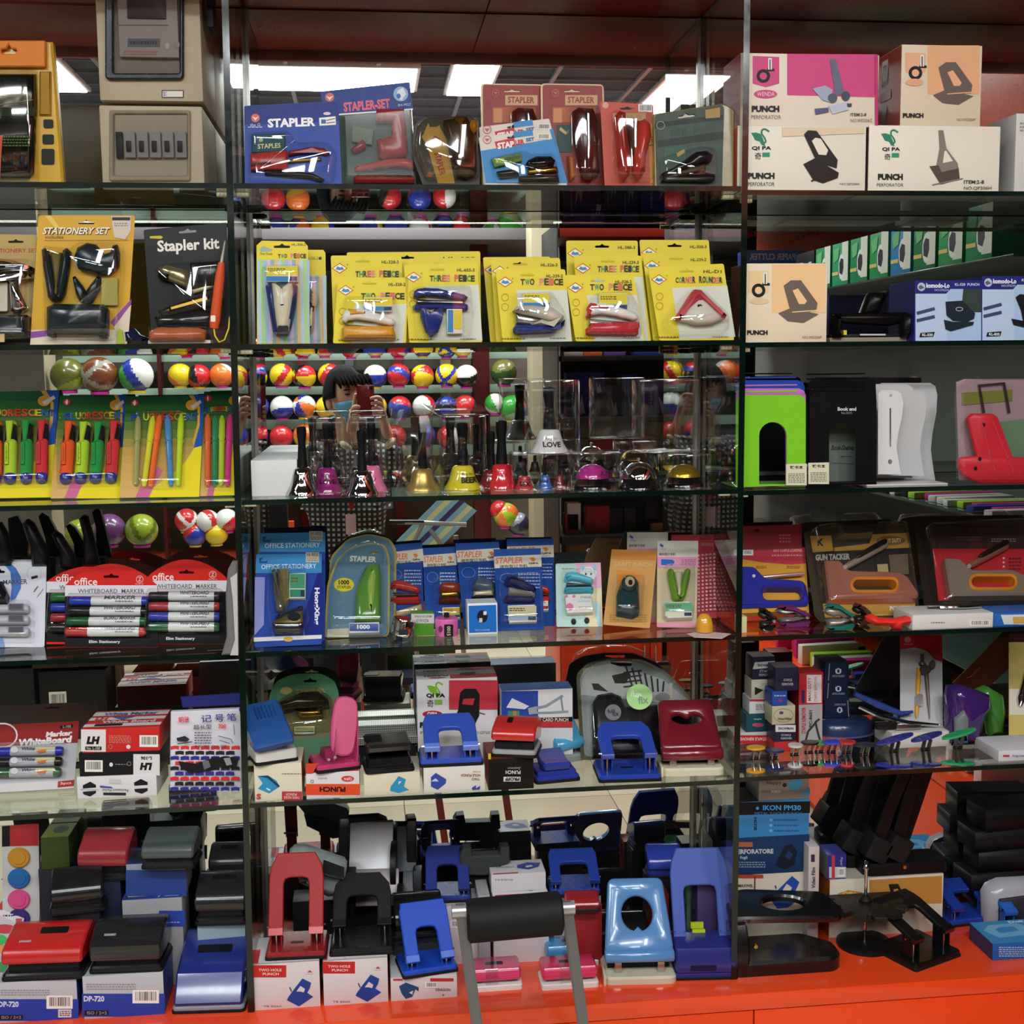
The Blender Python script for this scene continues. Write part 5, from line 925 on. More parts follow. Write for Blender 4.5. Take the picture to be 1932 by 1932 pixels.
t=qcard('blue mini STAPLER card with a grey stapler, third from the left',(859,1026),(941,1023),(950,1180),(876,1182),.135);o=t.lump('stapler',[(889,1132),(930,1130),(932,1138),(889,1138)],.018,'1c2024',-.002,r=.2);t.lump('handle',[(890,1116),(898,1100),(912,1096),(930,1106),(932,1122),(912,1122)],.022,'4a5a68',-.002,r=.2,parent=o);t.lump('magazine',[(893,1122),(930,1118),(930,1130),(893,1132)],.016,'d8c8a8',-.002,parent=o,m=.4);t.dome('blister',rp([(876,1096),(938,1094),(944,1176),(880,1178)],6),.028)
t=qcard('blue mini STAPLER card behind the front one, with a red stapler edge',(956,1018),(1044,1017),(1048,1173),(960,1175),.15);stapler(t,990,1104,1036,1140,'b83030',y=-.003);staples(t,1018,1136,1034,1156,'d8d4c8','b83a3a')
t=qcard('front blue mini STAPLER card with a dark blue stapler and staples',(931,1037),(1020,1035),(1027,1188),(939,1191),None);o=t.lump('stapler',[(950,1136),(954,1130),(1004,1132),(1008,1138),(1000,1140),(952,1140)],.018,'262a5c',-.002,r=.2);t.lump('handle',[(951,1104),(956,1096),(968,1094),(990,1104),(1010,1120),(1008,1124),(992,1120),(968,1108),(955,1110)],.024,'24285c',-.002,r=.15,parent=o);t.lump('magazine',[(959,1114),(1008,1124),(1008,1130),(958,1126)],.016,'c0bfae',-.002,m=.6,parent=o)
staples(t,957,1148,1012,1178,'cfc4a0','9aa8c0');t.dome('blister',rp([(938,1094),(1018,1090),(1024,1182),(944,1186)],9),.032)
t=T('tape_measure','round chrome counter lying in front of the red mini stapler card','counter',762,1206,4,None);bm=BM();R=23*t.m;Mx=MX(0,R,t.L(762,1184)[1],rx=-.35,ry=.12)
alathe(bm,[(0,-.016),(R*.94,-.016),(R,-.012),(R,.012),(R*.94,.016),(0,.016)],32,Matrix.Translation((0,.018,.021))@Matrix.Rotation(math.radians(14),4,'Y'));obj('case',fix(bm),['chrome'],t.o);t.plate('window',rr(752,1186,770,1197,2),.001,'2a2a30',y=-.005)
t=carton('counter_box','small green box with a white label upside down, behind the pink counter',776,1158,819,1199,4,None,.03,'4f8a2c',[('r',776,1158,819,1176,'c4c4c0'),('t','KD1613',786,1168,808,1174,'5a5a58',180,.02),('t','MADE IN CHINA',782,1161,814,1165,'5a5a58',180,.01)])
t=T('tally_counter','pink tally counter with a black number window','tally counter',844,1202,4,None);bm=BM();R=22*t.m;alathe(bm,[(0,0),(R*.96,0),(R,.003),(R,.030),(R*.95,.034),(0,.034)],32,Matrix.Translation((0,R,0)));obj('case',fix(bm),mat('d868b0',.25,0,0,.4),t.o)
t.plate('window',rr(838,1178,855,1201,2),.0016,'1a1416',y=-.0004);t.pr([('t','0015',843,1181,850,1199,'c8b8a8',90,.02)],y=-.0024);t.lathe('button',844,[(1160,3.5),(1161,5),(1168,5)],'18181a',y=R);t.plate('emblem',el(831,1187,4,6),.001,'6a2a58',y=-.0004+.002)
t=carton('counter_box','bright blue and white box with a black counter picture',882,1139,939,1197,4,None,.05,'dfe4e8',[('p',[(884,1143),(936,1141),(937,1192),(885,1194)],'1f6ac0'),('e',910,1163,10,12,'1a1a1e'),('r',900,1160,905,1167,'1a1a1e'),('r',912,1153,918,1160,'d8d8dc'),('r',904,1166,910,1174,'c8c8cc'),('t','TALLY COUNTER',896,1187,924,1190,'b8d0ec')],topcol='c8d0d8')
t=card('pastel card with a light blue mini stapler and a pink bear staple box','stapler card',[(1048,1064),(1133,1062),(1137,1183),(1050,1183)],4,None,'b8d8d0',[('p',[(1085,1063),(1133,1062),(1135,1110),(1100,1110)],'e4b4cc'),('p',[(1090,1112),(1135,1110),(1137,1183),(1110,1183)],'e8dcb4'),('e',1110,1083,16,13,'e8eef0'),('e',1099,1072,4,5,'9ac4e0'),('e',1122,1072,4,5,'9ac4e0'),('e',1105,1084,1.6,2,'3a3a3a'),('e',1115,1084,1.6,2,'3a3a3a'),('fuzz',1060,1072,1082,1076,1,'8a9a98'),('e',1082,1174,5,6,'2a2a2a'),('e',1107,1172,5,6,'2a2a2a'),('p',[(1118,1135),(1130,1140),(1134,1183),(1128,1183)],'b8dce8')],el(1091,1074,3.5,4,12),r=3)
stapler(t,1064,1085,1118,1122,'58b4c8','62c0d8',y=-.003);o=t.box('staple_box',1064,1129,1117,1162,.014,'e8e4dc',y=-.016);t.pr([('e',1073,1138,8,7,'e8e4e8'),('e',1073,1153,7,7,'e080b0'),('e',1067,1133,3,3,'e080b0'),('e',1081,1133,3,3,'e080b0'),('t','STAPLES',1093,1133,1113,1137,'a8a4b8',0,.02),('r',1088,1141,1112,1144,'b8d8e8'),('fuzz',1090,1152,1112,1158,2,'c8a8b8')],y=-.0164,parent=o);t.dome('blister',rp([(1056,1082),(1124,1080),(1126,1168),(1058,1170)],8),.026)
t=card('orange craft punch card with a dark teal punch','craft punch',[(1154,1037),(1240,1040),(1226,1186),(1138,1179)],4,None,'c8985c',[('p',[(1154,1037),(1240,1040),(1238,1058),(1152,1056)],'c08040'),('t','CRAFT PUNCH',1158,1061,1230,1069,'d8a878',1,.03),('p',[(1164,1077),(1208,1080),(1206,1104),(1162,1102)],'d88a3a'),('e',1188,1090,7,5,'d8c078'),('e',1194,1098,9,7,'2a5a80'),('fuzz',1150,1160,1220,1176,4,'a88048')],euro(1196,1050,28,8),r=3,lean=6)
o=t.lump('punch_body',[(1162,1128),(1170,1106),(1186,1101),(1202,1108),(1204,1164),(1192,1170),(1162,1164)],.026,'1f3a3c',-.002,r=.15);t.plate('button',el(1183,1116,15,15),.034,'27383a',y=-.002,bev=.004,parent=o,r=.15);t.plate('gold_disc',el(1183,1116,9,9.5),.002,'c8b890',y=-.036,m=.5,parent=o);t.plate('swirl',el(1184,1118,4,5),.001,'1a1a1a',y=-.038,parent=o)
t.dome('blister',rp([(1156,1098),(1214,1100),(1210,1176),(1154,1172)],9),.044)
t=card('red gingham card at the back, right end of the middle column','card',[(1266,1013),(1346,1012),(1352,1170),(1268,1170)],4,.17,'b8404a',[('fuzz',1320,1018,1342,1023,1,'6a2028'),('r',1322,1028,1346,1034,'b87a80')]+[('r',1316+7*i,1050+7*j,1319.6+7*i,1053.6+7*j,'d8b8b4')for i in range(5)for j in range(16)],lean=4)
for i in range(2):
 f=i==1;dx,dy=(0,0)if f else(-57,-6)
 t=card(('white pink card behind the orange craft punch card','white and pink card with a green mini stapler and staples')[i],'stapler card',[(1240+dx,1021+dy),(1317+dx,1021+dy),(1314+dx,1185),(1239+dx,1184)],4,None if f else.145,'c8b898',[('r',1240+dx,1021+dy,1317+dx,1052+dy,'ccc4b8'),('p',[(1246+dx,1026+dy),(1252+dx,1030+dy),(1250+dx,1034+dy),(1244+dx,1030+dy)],'3a5aa8'),('t','iGOXI',1246+dx,1035+dy,1256+dx,1038+dy,'6a6a78'),('t','迷你型订书机',1243+dx,1044+dy,1274+dx,1049+dy,'4a4648',0,.02),('r',1240+dx,1052+dy,1317+dx,1072+dy,'d890b0'),('p',[(1247+dx,1056+dy),(1268+dx,1057+dy),(1273+dx,1061+dy),(1268+dx,1068+dy),(1247+dx,1067+dy)],'2a68b8'),('fuzz',1285+dx,1056+dy,1312+dx,1068+dy,4,'a86a88'),('r',1239+dx,1176,1314+dx,1184,'d890a0')],el(1279+dx,1031+dy,3.5,4,12),r=3,group='white and pink mini stapler cards',lean=3)
 if f:wedge(t,1258,1080,1300,1138,'6a9a2c','c8c0a0',th=.02);staples(t,1251,1144,1304,1172,'6ab08a','d8dcc0',th=.014);t.dome('blister',rp([(1248,1074),(1308,1074),(1308,1138),(1306,1176),(1250,1176)],9),.032)
t=T('sharpener_card','yellow dome sharpener stuck on a white card lying flat by the right divider','sharpener',1330,1193,4,.022);bm=BM();aplate(bm,[(-.036,-.002),(.0,-.018),(.048,.012),(.02,.05),(-.03,.03)],(),.001,0,Matrix.Rotation(PI/2,4,'X')@Matrix.Translation((0,-.0002,0)));bmesh.ops.translate(bm,verts=bm.verts[:],vec=(0,.0,.0011));obj('card',fix(bm),mat('d0bcb8',.4),t.o)
t.lathe('dome',1332,[(1157,2),(1159,8),(1166,13),(1178,16),(1189,17),(1191,16)],'d89a2c',y=.012,r=.15,coat=.5)
# --- right column
t=card('red card back of the stapler gun pile, beside the right divider','staple gun pack',[(1392,1000),(1512,996),(1516,1166),(1392,1170)],4,.18,'82262a',[('fuzz',1470,1014,1492,1032,3,'a85a58'),('e',1428,1008,5,3,'2a1414')],lean=4)
t=card('red and yellow EASY STAPLE LOADING card with a blue staple gun','staple gun pack',[(1390,1036),(1519,1033),(1527,1168),(1392,1172)],4,None,'c8923a',[('p',[(1390,1036),(1519,1033),(1521,1064),(1490,1066),(1440,1062),(1390,1054)],'b83a48'),('p',[(1390,1162),(1527,1160),(1527,1168),(1392,1172)],'b02c30'),('t','EASY STAPLE LOADING',1459,1036,1513,1042,'e0a8a0',0,.02),('fuzz',1456,1046,1514,1052,1,'d08888'),('r',1384,1038,1421,1049,'c8b0ac'),('bar',1402,1039,1420,1048),('fuzz',1426,1068,1446,1074,2,'8a5a20'),('fuzz',1484,1068,1510,1074,2,'8a5a20')],euro(1437,1042,26,9),lean=4)
o=t.plate('staple_gun',rp([(1394,1080),(1418,1081),(1438,1102),(1470,1104),(1508,1107),(1514,1114),(1521,1146),(1518,1154),(1392,1158)],5),.026,'2c2f8e',y=-.002,holes=[rr(1434,1119,1509,1143,10)],bev=.005,r=.3)
t.rod('lever',(1426,1096),(1513,1088),[(0,3),(.05,4),(.95,4),(1,3.4)],'d8a8a0',y=-.012,m=.6,r=.25);t.plate('rivet',el(1416,1101,3,3,10),.002,'c8c8d0',y=-.028,parent=o);t.plate('foot_plate',[(1392,1156),(1518,1152),(1518,1160),(1392,1166)],.016,'c8923a',y=-.002)
def tacker(t,pts,hole,lever,col,ring='d8862c',lev='d8c0b0'):
 o=t.plate('staple_gun',rp(pts,4),.024,col,y=-.003,holes=[rr(*hole,12)],bev=.004,m=.55,r=.3);bm=BM();l,tp,r,b=hole
 aplate(bm,t.Lp(rr(l-3,tp-3,r+3,b+3,14)),[t.Lp(rr(l+2.5,tp+2.5,r-2.5,b-2.5,10))],.029,.003,y=-.001);obj('grip_ring',fix(bm),mat(ring,.35),o)
 t.rod('lever',*lever,[(0,5),(.06,6),(.9,7),(1,5)],lev,y=-.014,m=.7,r=.2,parent=o);a,b2=lever;mx=lambda u:(a[0]+(b2[0]-a[0])*u,a[1]+(b2[1]-a[1])*u-5);t.rod('lever_grip',mx(.25),mx(.98),[(0,3),(.1,5),(.9,6),(1,4)],'17140f',y=-.020,r=.15,parent=o);t.plate('rivet',el(a[0]-3,a[1]+6,4,4,12),.003,'c8c4b8',y=-.026,m=.7,parent=o);return o
t=card('clear shell pack lettered GUN TACKER with a copper coloured staple gun','staple gun pack',[(1516,1005),(1545,994),(1708,987),(1714,1000),(1736,1160),(1730,1168),(1546,1174),(1536,1160)],4,None,'3a3428',[('p',[(1528,1012),(1568,1011),(1572,1040),(1533,1043)],'b0813c'),('p',[(1646,1009),(1709,1006),(1715,1034),(1574,1042),(1573,1034),(1640,1026)],'b0813c'),('p',[(1533,1043),(1715,1034),(1722,1088),(1540,1094)],'2e2a28'),('p',[(1552,1140),(1725,1134),(1729,1160),(1556,1166)],'b58a3c'),('t','K',1542,1017,1554,1031,'3a2a18',0,.05),('e',1680,1021,27,9,'7c5c2c'),('t','HEAVY DUTY',1660,1017,1700,1025,'d8c088',-3,.03),('t','GUN TACKER',1538,1046,1603,1058,'a8a498',-2,.05),('t','POWERFUL',1678,1144,1728,1153,'e0d8cc',-1,.05),('p',[(1676,1048),(1712,1046),(1714,1084),(1680,1086)],'6a5a48'),('p',[(1654,1066),(1674,1065),(1676,1084),(1656,1085)],'b09a68')],None,r=6,name='blister_pack',lean=4)
tacker(t,[(1549,1069),(1577,1069),(1596,1088),(1690,1091),(1706,1100),(1726,1130),(1724,1140),(1558,1142)],(1600,1104,1686,1128),((1590,1078),(1668,1034)),'c8826c')
t.dome('shell',rp([(1524,1008),(1566,1002),(1574,1026),(1640,1022),(1644,1002),(1706,999),(1730,1156),(1552,1166)],8),.045)
t=card('dark shell pack with a red card and a second staple gun, at the right edge','staple gun pack',[(1724,986),(1750,980),(1960,978),(1960,1160),(1756,1166),(1742,1140)],4,None,'241c18',[('p',[(1758,1014),(1960,1010),(1960,1036),(1759,1036)],'3a2426'),('p',[(1759,1036),(1960,1036),(1960,1130),(1770,1134)],'b02a30'),('fuzz',1802,1012,1850,1022,2,'5a4440'),('fuzz',1870,1016,1916,1024,2,'8a7a78'),('fuzz',1903,1052,1926,1078,4,'4a2426')]+[('e',1893,1054+8*i,2,2,'d8b0a8')for i in range(4)],None,r=6,name='blister_pack',lean=4)
tacker(t,[(1774,1064),(1803,1066),(1826,1087),(1900,1086),(1932,1100),(1950,1134),(1786,1136)],(1822,1098,1908,1123),((1822,1076),(1895,1036)),'a89a88',lev='c88a78');t.dome('shell',rp([(1736,1000),(1960,990),(1960,1158),(1762,1160)],10),.045)
def claw(label,l,tp,r,b,c,c2='3a342c',flip=False,row=4,d=None,deg=0,th=.016):
 t=T('staple_remover',label,'staple remover',(l+r)/2,b,row,d);A=lambda p:aff(p,l,tp,r,b,flip,deg)
 t.lump('grip',A([(.05,.12),(.2,0),(.5,.05),(.95,.42),(1,.55),(.9,.52),(.5,.24),(.2,.18)]),th*1.2,c,0,r=.25)
 t.lump('lower_grip',A([(.05,.9),(.2,1),(.6,1),(.98,.86),(1,.78),(.6,.84),(.2,.84)]),th*1.2,c,0,r=.25)
 t.lump('jaw',A([(.14,.14),(.48,.18),(.9,.5),(.62,.56),(.50,.46),(.30,.50),(.10,.42),(.02,.3)]),th,c2,0,m=.5,r=.3);t.lump('lower_jaw',A([(.14,.88),(.48,.86),(.9,.62),(.62,.54),(.5,.6),(.3,.58),(.1,.66)]),th,c2,0,m=.5,r=.3)
 t.plate('hinge',el(*A([(.86,.56)])[0],3,3,10),th+.004,'b8b4a8',y=.002,m=.8);return t
claw('black staple remover at the left of the purple one, fourth shelf',1428,1146,1460,1187,'1a1816');claw('purple staple remover in front of the blue staple gun',1460,1140,1527,1179,'6a2a60','8a8078');claw('teal staple remover in front of the GUN TACKER pack',1551,1137,1610,1187,'1f6a5c','8a867a');claw('dark brown staple remover at the right of the teal one',1606,1137,1637,1176,'4a2820','2a2422')
t=T('red_claw','flat bright red plastic staple puller lying at the shelf front','staple puller',1680,1187,4,None);t.lump('body',[(1635,1164),(1648,1159),(1658,1166),(1690,1168),(1710,1163),(1726,1166),(1724,1176),(1702,1179),(1700,1187),(1684,1186),(1682,1180),(1650,1180),(1636,1172)],.02,'e03428',.01,r=.3)
t=carton('flat_box','flat white box with a barcode lying at the shelf front',1722,1161,1873,1186,4,None,.09,'d4d0cc',[('fuzz',1756,1173,1782,1177,1,'6a6a6a'),('bar',1829,1170,1868,1181)])
t=T('chrome_snips','chrome snips lying on top of the flat white box','snips',1800,1160,z=t.z+t.ext[4]+.0004,Y=DF+.05)
bm=BM();atube(bm,[(-.03,0,.004),(.02,-.01,.005),(.06,.0,.004)],.0035);obj('blade',fix(bm),['chrome'],t.o);bm=BM();atube(bm,[(-.05,.012,.004),(-.01,.006,.005),(.055,.012,.004)],.004);obj('handle',fix(bm),mat('2a2624',.2),t.o)
t=carton('flat_box','flat blue and white box cut by the right edge of the fourth shelf',1872,1158,1990,1180,4,None,.08,'2a62b0',[('p',[(1888,1160),(1990,1158),(1990,1178),(1894,1178)],'d0d4d8'),('p',[(1910,1164),(1950,1163),(1950,1176),(1912,1177)],'c8a050')])
t=carton('small_box','small cream box behind the right divider on the fourth shelf',1394,1164,1409,1194,4,None,.03,'d8d8a0')
# ================================================================= hole punches
FLAT=Matrix(((1,0,0,0),(0,0,1,0),(0,-1,0,0),(0,0,0,1)))
def aflat(bm,pts,th,z0,bev=0,holes=(),mi=0,M=None):
 A=Matrix.Translation((0,0,z0))@FLAT;return aplate(bm,pts,holes,th,bev,(M@A)if M else A,mi)
def rrm(x0,y0,x1,y1,k,n=4):return[(a/1000,b/1000)for a,b in rr(x0*1000,y0*1000,x1*1000,y1*1000,k*1000,n)]
def hp(label,l,r,by,row,z,rz,Y=None,d=None):
 t=T('hole_punch',label,'hole punch',(l+r)/2,by,row,d,z=z,rz=math.radians(rz),Y=Y);t.w=(r-l)*t.m;return t
def part(t,name,bm,col,parent=None,smooth=40,**k):return obj(name,fix(bm),[mat(col,**k)],parent or t.o,smooth)
def base_tray(t,dep,col,rub='131315',h=.014,k=.006,tap=.0):
 w=t.w/2;bm=BM();aflat(bm,rrm(-w,0,w,dep,k),.006,0,.001);part(t,'rubber_foot',bm,rub,r=.6)
 bm=BM();aflat(bm,rrm(-w+.0015,.0015,w-.0015,dep-.0015,k),h-.0055,.0058,.003);return part(t,'base',bm,col,r=.28,coat=.2)
def parch(label,l,r,by,col,row=6,z=None,rz=0,ang=62,dep=.085,L=.105,wk=.84,lw=.2,op=.62,yh=.022,zh=.034,cap=None,rub='131315',top=.62,slot=True,base=None,th=.009,Y=None,d=None,shoulder=.5):
 t=hp(label,l,r,by,row,z,rz,Y,d);base_tray(t,dep,base or col,rub)
 W=t.w*wk/2;lg=t.w*lw;M=MX(0,yh,zh,rx=-math.radians(90-ang))
 o=[(-W,-.006),(-W,L*shoulder),(-W*.93,L*(shoulder+1)/2),(-W*top,L),(W*top,L),(W*.93,L*(shoulder+1)/2),(W,L*shoulder),(W,-.006),(W-lg,-.006),(W-lg,L*op-.012),(W-lg-.003,L*op-.003),(W-lg-.012,L*op),(-W+lg+.012,L*op),(-W+lg+.003,L*op-.003),(-W+lg,L*op-.012),(-W+lg,-.006)]
 bm=BM();aplate(bm,o,(),th,.0018,M);lev=part(t,'lever',bm,col,r=.42)
 for s in(-1,1):
  xc=s*(W-lg/2)
  bm=BM();aplate(bm,[(xc-lg/2,-.016),(xc+lg/2,-.016),(xc+lg/2,-.002),(xc-lg/2,-.002)],(),th+.002,.001,M);part(t,'lever_end',bm,cap or col,lev,r=.2,coat=.4)
  bm=BM()
  for q in(-1,1):abox(bm,xc+q*lg*.36-.0012,xc+q*lg*.36+.0012,yh-.008,yh+.018,.012,zh+.006)
  abox(bm,xc-lg*.36,xc+lg*.36,yh+.012,yh+.017,.012,zh-.004);part(t,'bracket',bm,base or col,r=.3)
  bm=BM();alathe(bm,[(0,.012),(.003,.012),(.003,zh-.002),(0,zh-.002)],10,Matrix.Translation((xc,yh-.001,0)));part(t,'cutter_pin',bm,'steel')
  bm=BM();atube(bm,[(xc-s*lg*.5,yh+.004,zh),(xc+s*(lg*.5+.004),yh+.004,zh)],.0024,8);part(t,'rivet',bm,'chrome')
 if slot:bm=BM();aflat(bm,rrm(-.012,dep*.42,.012,dep*.42+.008,.001),.0006,.0143);part(t,'window',bm,'17110f')
 return t
LID=[(.04,.34),(.0,.46),(.03,.62),(.12,.72),(.66,1.0),(.82,1.0),(.95,.9),(.98,.4),(.9,.30)]
def plid(label,l,r,by,lid,base='141416',row=6,z=None,rz=0,dep=.095,h=.06,prof=LID,slot=None,tray=None,rub='131315',tilt=0,mark=None,Y=None,d=None,name_part='lid',bh=.013,rough=.22,lw=.97):
 t=hp(label,l,r,by,row,z,rz,Y,d);base_tray(t,dep,tray or base,rub,bh,.008);w=t.w/2
 bm=BM();prism(bm,[(.12*dep,bh-.001),(.14*dep,.44*h),(.84*dep,.5*h),(.9*dep,bh-.001)],-w*.86,w*.86,.002);part(t,'body',bm,base,r=.35)
 M=MX(0,dep*.85,h*.6,rx=math.radians(-tilt))@MX(0,-dep*.85,-h*.6)
 bm=BM();prism(bm,[(a*dep,b*h)for a,b in prof],-w*lw,w*lw,.0035,M=M);o=part(t,name_part,bm,lid,r=rough,coat=.35)
 if slot:
  x0,x1,y0,y1=slot;f=lambda y:max([a[1]+(b[1]-a[1])*(y-a[0])/(b[0]-a[0])for a,b in zip(prof,prof[1:])if a[0]<=y<=b[0]and b[0]>a[0]]+[0])*h
  bm=BM();P4=rrm(x0*2*w-w,0,x1*2*w-w,(y1-y0)*dep,.003);sl=math.atan2(f(y1)-f(y0),(y1-y0)*dep)
  aflat(bm,P4,.001,.0,M=M@MX(0,y0*dep,f(y0)+.0001,rx=sl));part(t,'finger_opening',bm,'08080a',o,r=.6)
 if mark:pa,pb=prof[3],prof[4];y0=.22;zz=(pa[1]+(pb[1]-pa[1])*(y0-pa[0])/(pb[0]-pa[0]))*h;ms=[];bm=BM();sl=math.atan2((pb[1]-pa[1])*h,(pb[0]-pa[0])*dep);Mq=M@MX(-w*.62,y0*dep,zz,rx=sl);add_print(bm,[('t',mark,0,0,.022,.006,'b8b8bc',0,.03)],lambda a,b:(a,b),ms,-.0006,axis=lambda a,b,hh:tuple(Mq@Vector((a,.006-b,hh))));obj('lettering',bm,ms,o,smooth=0)
 return t
def punch_mini(label,l,r,by,col,z=None,row=6,rz=0,base='d8d4d0',dep=.06,tape=True,Y=None,d=None):
 P2=[(.05,.42),(.0,.55),(.0,.82),(.08,.97),(.2,1.0),(.9,1.0),(1,.9),(1,.45)]
 t=hp(label,l,r,by,row,z,rz,Y,d);w=t.w/2;h=.042
 bm=BM();aflat(bm,rrm(-w,-.004,w,dep,.006),.011,0,.002);part(t,'base',bm,base,r=.3)
 for s in(-1,1):bm=BM();abox(bm,s*w*.62-w*.2,s*w*.62+w*.2,.012,dep-.01,.011,h*.6,0,.001);part(t,'bracket',bm,'3a3836',r=.3)
 bm=BM();prism(bm,[(a*dep,b*h)for a,b in P2],-w*.96,w*.96,.004);o=part(t,'lever',bm,col,r=.18,coat=.4)
 bm=BM();aflat(bm,rrm(-w*.33,dep*.36,w*.33,dep*.56,.003),.0006,h+.0002);part(t,'finger_opening',bm,'2a1a20',o)
 if tape:bm=BM();prism(bm,[(-.0008,.002),(-.0008,h*.82),(dep*.08,h+.0014),(dep*.9,h+.0014),(dep*.9,h+.0009),(dep*.08,h+.0009),(0,h*.8),(0,.002)],w*-.36,w*.1);part(t,'tape',bm,'clear')
 return t
def punch_oval(label,l,r,by,col,base='d0c8b0',row=6,z=None,rz=0,ang=62,dep=.095,L=.115,hole='oval',yh=.022,zh=.036,wk=.86,Y=None,d=None,topw=.78):
 t=hp(label,l,r,by,row,z,rz,Y,d);w=t.w/2
 bm=BM();aflat(bm,rrm(-w,.0,w,dep,.016,6),.015,0,.004);part(t,'base',bm,base,r=.35)
 bm=BM();abox(bm,-w-.002,-w+.003,-.003,.05,0,.02,0,.001);part(t,'paper_guide',bm,base,r=.35)
 W=w*wk;M=MX(0,yh,zh,rx=-math.radians(90-ang));top=W*topw
 o=rp([(-W,0),(-top,L),(top,L),(W,0)],.014,4);o=[(a,b)for a,b in o]
 if hole=='oval':
  hh=[(W*.46*math.cos(2*PI*i/24),L*.52+L*.24*math.sin(2*PI*i/24))for i in range(24)];hh=[((a,b+.010)if abs(a)<.004 and b<L*.4 else(a,b))for a,b in hh]
 else:hh=[(W*.52*math.cos(2*PI*i/24),L*.62+L*.12*math.sin(2*PI*i/24)-(.012*math.exp(-(math.cos(2*PI*i/24)/.3)**2)if math.sin(2*PI*i/24)>0 else 0))for i in range(24)]
 bm=BM();aplate(bm,o,[hh],.013,.004,M);lev=part(t,'lever',bm,col,r=.2,coat=.4,smooth=60)
 bm=BM();prism(bm,[(yh+.006,zh+.012),(yh-.010,zh+.012),(yh-.018,zh+.004),(yh-.019,zh-.008),(yh-.014,zh-.012),(yh+.01,zh-.012)],-W,W,.003);part(t,'lip',bm,col,lev,r=.2,coat=.4,smooth=60)
 for s in(-1,1):bm=BM();abox(bm,s*W*.62-.007,s*W*.62+.007,yh-.010,yh+.010,.014,zh-.010,0,.001);part(t,'bracket',bm,'steel')
 bm=BM();abox(bm,-W*.9,W*.9,yh+.012,yh+.03,.014,zh+.004,0,.001);part(t,'body',bm,'1c1c20',r=.4)
 return t
 # ================================================================= fifth shelf
 # --- left column
t=card('red topped WhiteBoard Marker card leaning back, cut by the left edge of the fifth shelf','marker pack',[(-70,1372),(149,1361),(140,1488),(-70,1500)],5,None,'b8b8bc',[('p',[(-70,1372),(149,1361),(147,1402),(-70,1412)],'8e2420'),('o',6,1388,28,24,3,'d8d0cc'),('t','Marker',86,1380,137,1390,'e0d8d4',-4,.05,.2),('t','WhiteBoard',36,1392,137,1405,'e8e4e2',-4,.05,.2),('p',[(114,1370),(138,1367),(138,1373),(114,1376)],'1a1416'),('t','L-100',119,1369,134,1374,'d0c8c4',-3),('p',[(-70,1484),(141,1472),(140,1488),(-70,1500)],'c8c4c4'),('p',[(110,1475),(141,1472),(140,1484),(109,1487)],'9c2c28'),('t','3pcs',114,1476,135,1482,'d8c0bc',-4,.02)],rot(euro(58,1378,32,8),-4,(58,1378)),name='marker_pack')
for i,(y_,c)in enumerate(((1423,'2c34a8'),(1443,'1a1a1c'),(1463,'22562c'))):
 marker(t,-60,y_+2,122-2*i,c,.45,body='b4b4ba',pr=[('t','White',46,y_-5,70,y_+1,'4a4a52',0,.03,.2),('r',72,y_-5,108,y_-1,'d8cc88'),('p',[(74,y_+2),(92,y_-1),(90,y_+4),(78,y_+6)],'d8702c'),('e',32,y_,7,6,'d8d8dc')],slope=-4)
t.dome('blister',rp([(-60,1412),(128,1404),(124,1470),(-60,1480)],6),.028)
t=carton('marker_box','white Permanent Marker box at the bottom of the marker box stack',144,1467,297,1504,5,None,.12,'d8d6d8',[('p',[(156,1482),(170,1475),(181,1481),(181,1486),(156,1488)],'1c1a1e'),('p',[(156,1494),(181,1492),(181,1496),(170,1503),(157,1499)],'1c1a1e'),('p',[(253,1476),(266,1469),(279,1475),(279,1480),(254,1482)],'1c1a1e'),('p',[(254,1488),(279,1486),(279,1491),(268,1497),(255,1493)],'1c1a1e'),('p',[(188,1482),(210,1484),(214,1487),(189,1486)],'4a4a9a'),('t','Permanent Marker',192,1488,242,1493,'3a383c',180),('r',195,1495,238,1500,'242228'),('t','Elim Stationery',152,1488.5,186,1491.5,'6a686c'),('r',206,1470,228,1478,'c8c4c8')],rz=-1.5)
z1=t.z+t.ext[4];t=carton('marker_box','black and white L-106 marker box in the middle of the stack',148,1426,302,1466,5,None,.12,'17171a',[('r',252,1426,302,1466,'d8d4d6'),('t','L-106',266,1430,287,1437,'2a2a2c',180,.05),('t','LH',264,1442,288,1456,'1c1a1e',180,.08,.2),('bar',160,1438,194,1460),('e',210,1446,3.5,4,'d0d0d0'),('fuzz',218,1444,240,1447,1,'8a8a8e'),('o',244,1444,4,4,.8,'a0a0a4')],z=z1+.0003,Y=t.Y+.002,rz=-1.5)
z1+=t.ext[4]+.0003;t=carton('marker_box','red and white WhiteBoard marker box on top of the stack',153,1384,303,1426,5,None,.125,'c02a26',[('r',153,1384,200,1426,'d8d2d2'),('t','LH',163,1397,189,1412,'1c1a1e',0,.08,.2),('r',161,1416,192,1423,'1c1a1e'),('t','No. L-100',164,1417,189,1422,'d8d4d4'),('fuzz',206,1394,248,1410,6,'d87a72'),('bar',264,1394,299,1416),('o',209,1416,4,4,.8,'d88078'),('e',243,1416,4,4,'e8d0cc')],z=z1,Y=t.Y+.001,rz=-1.5)
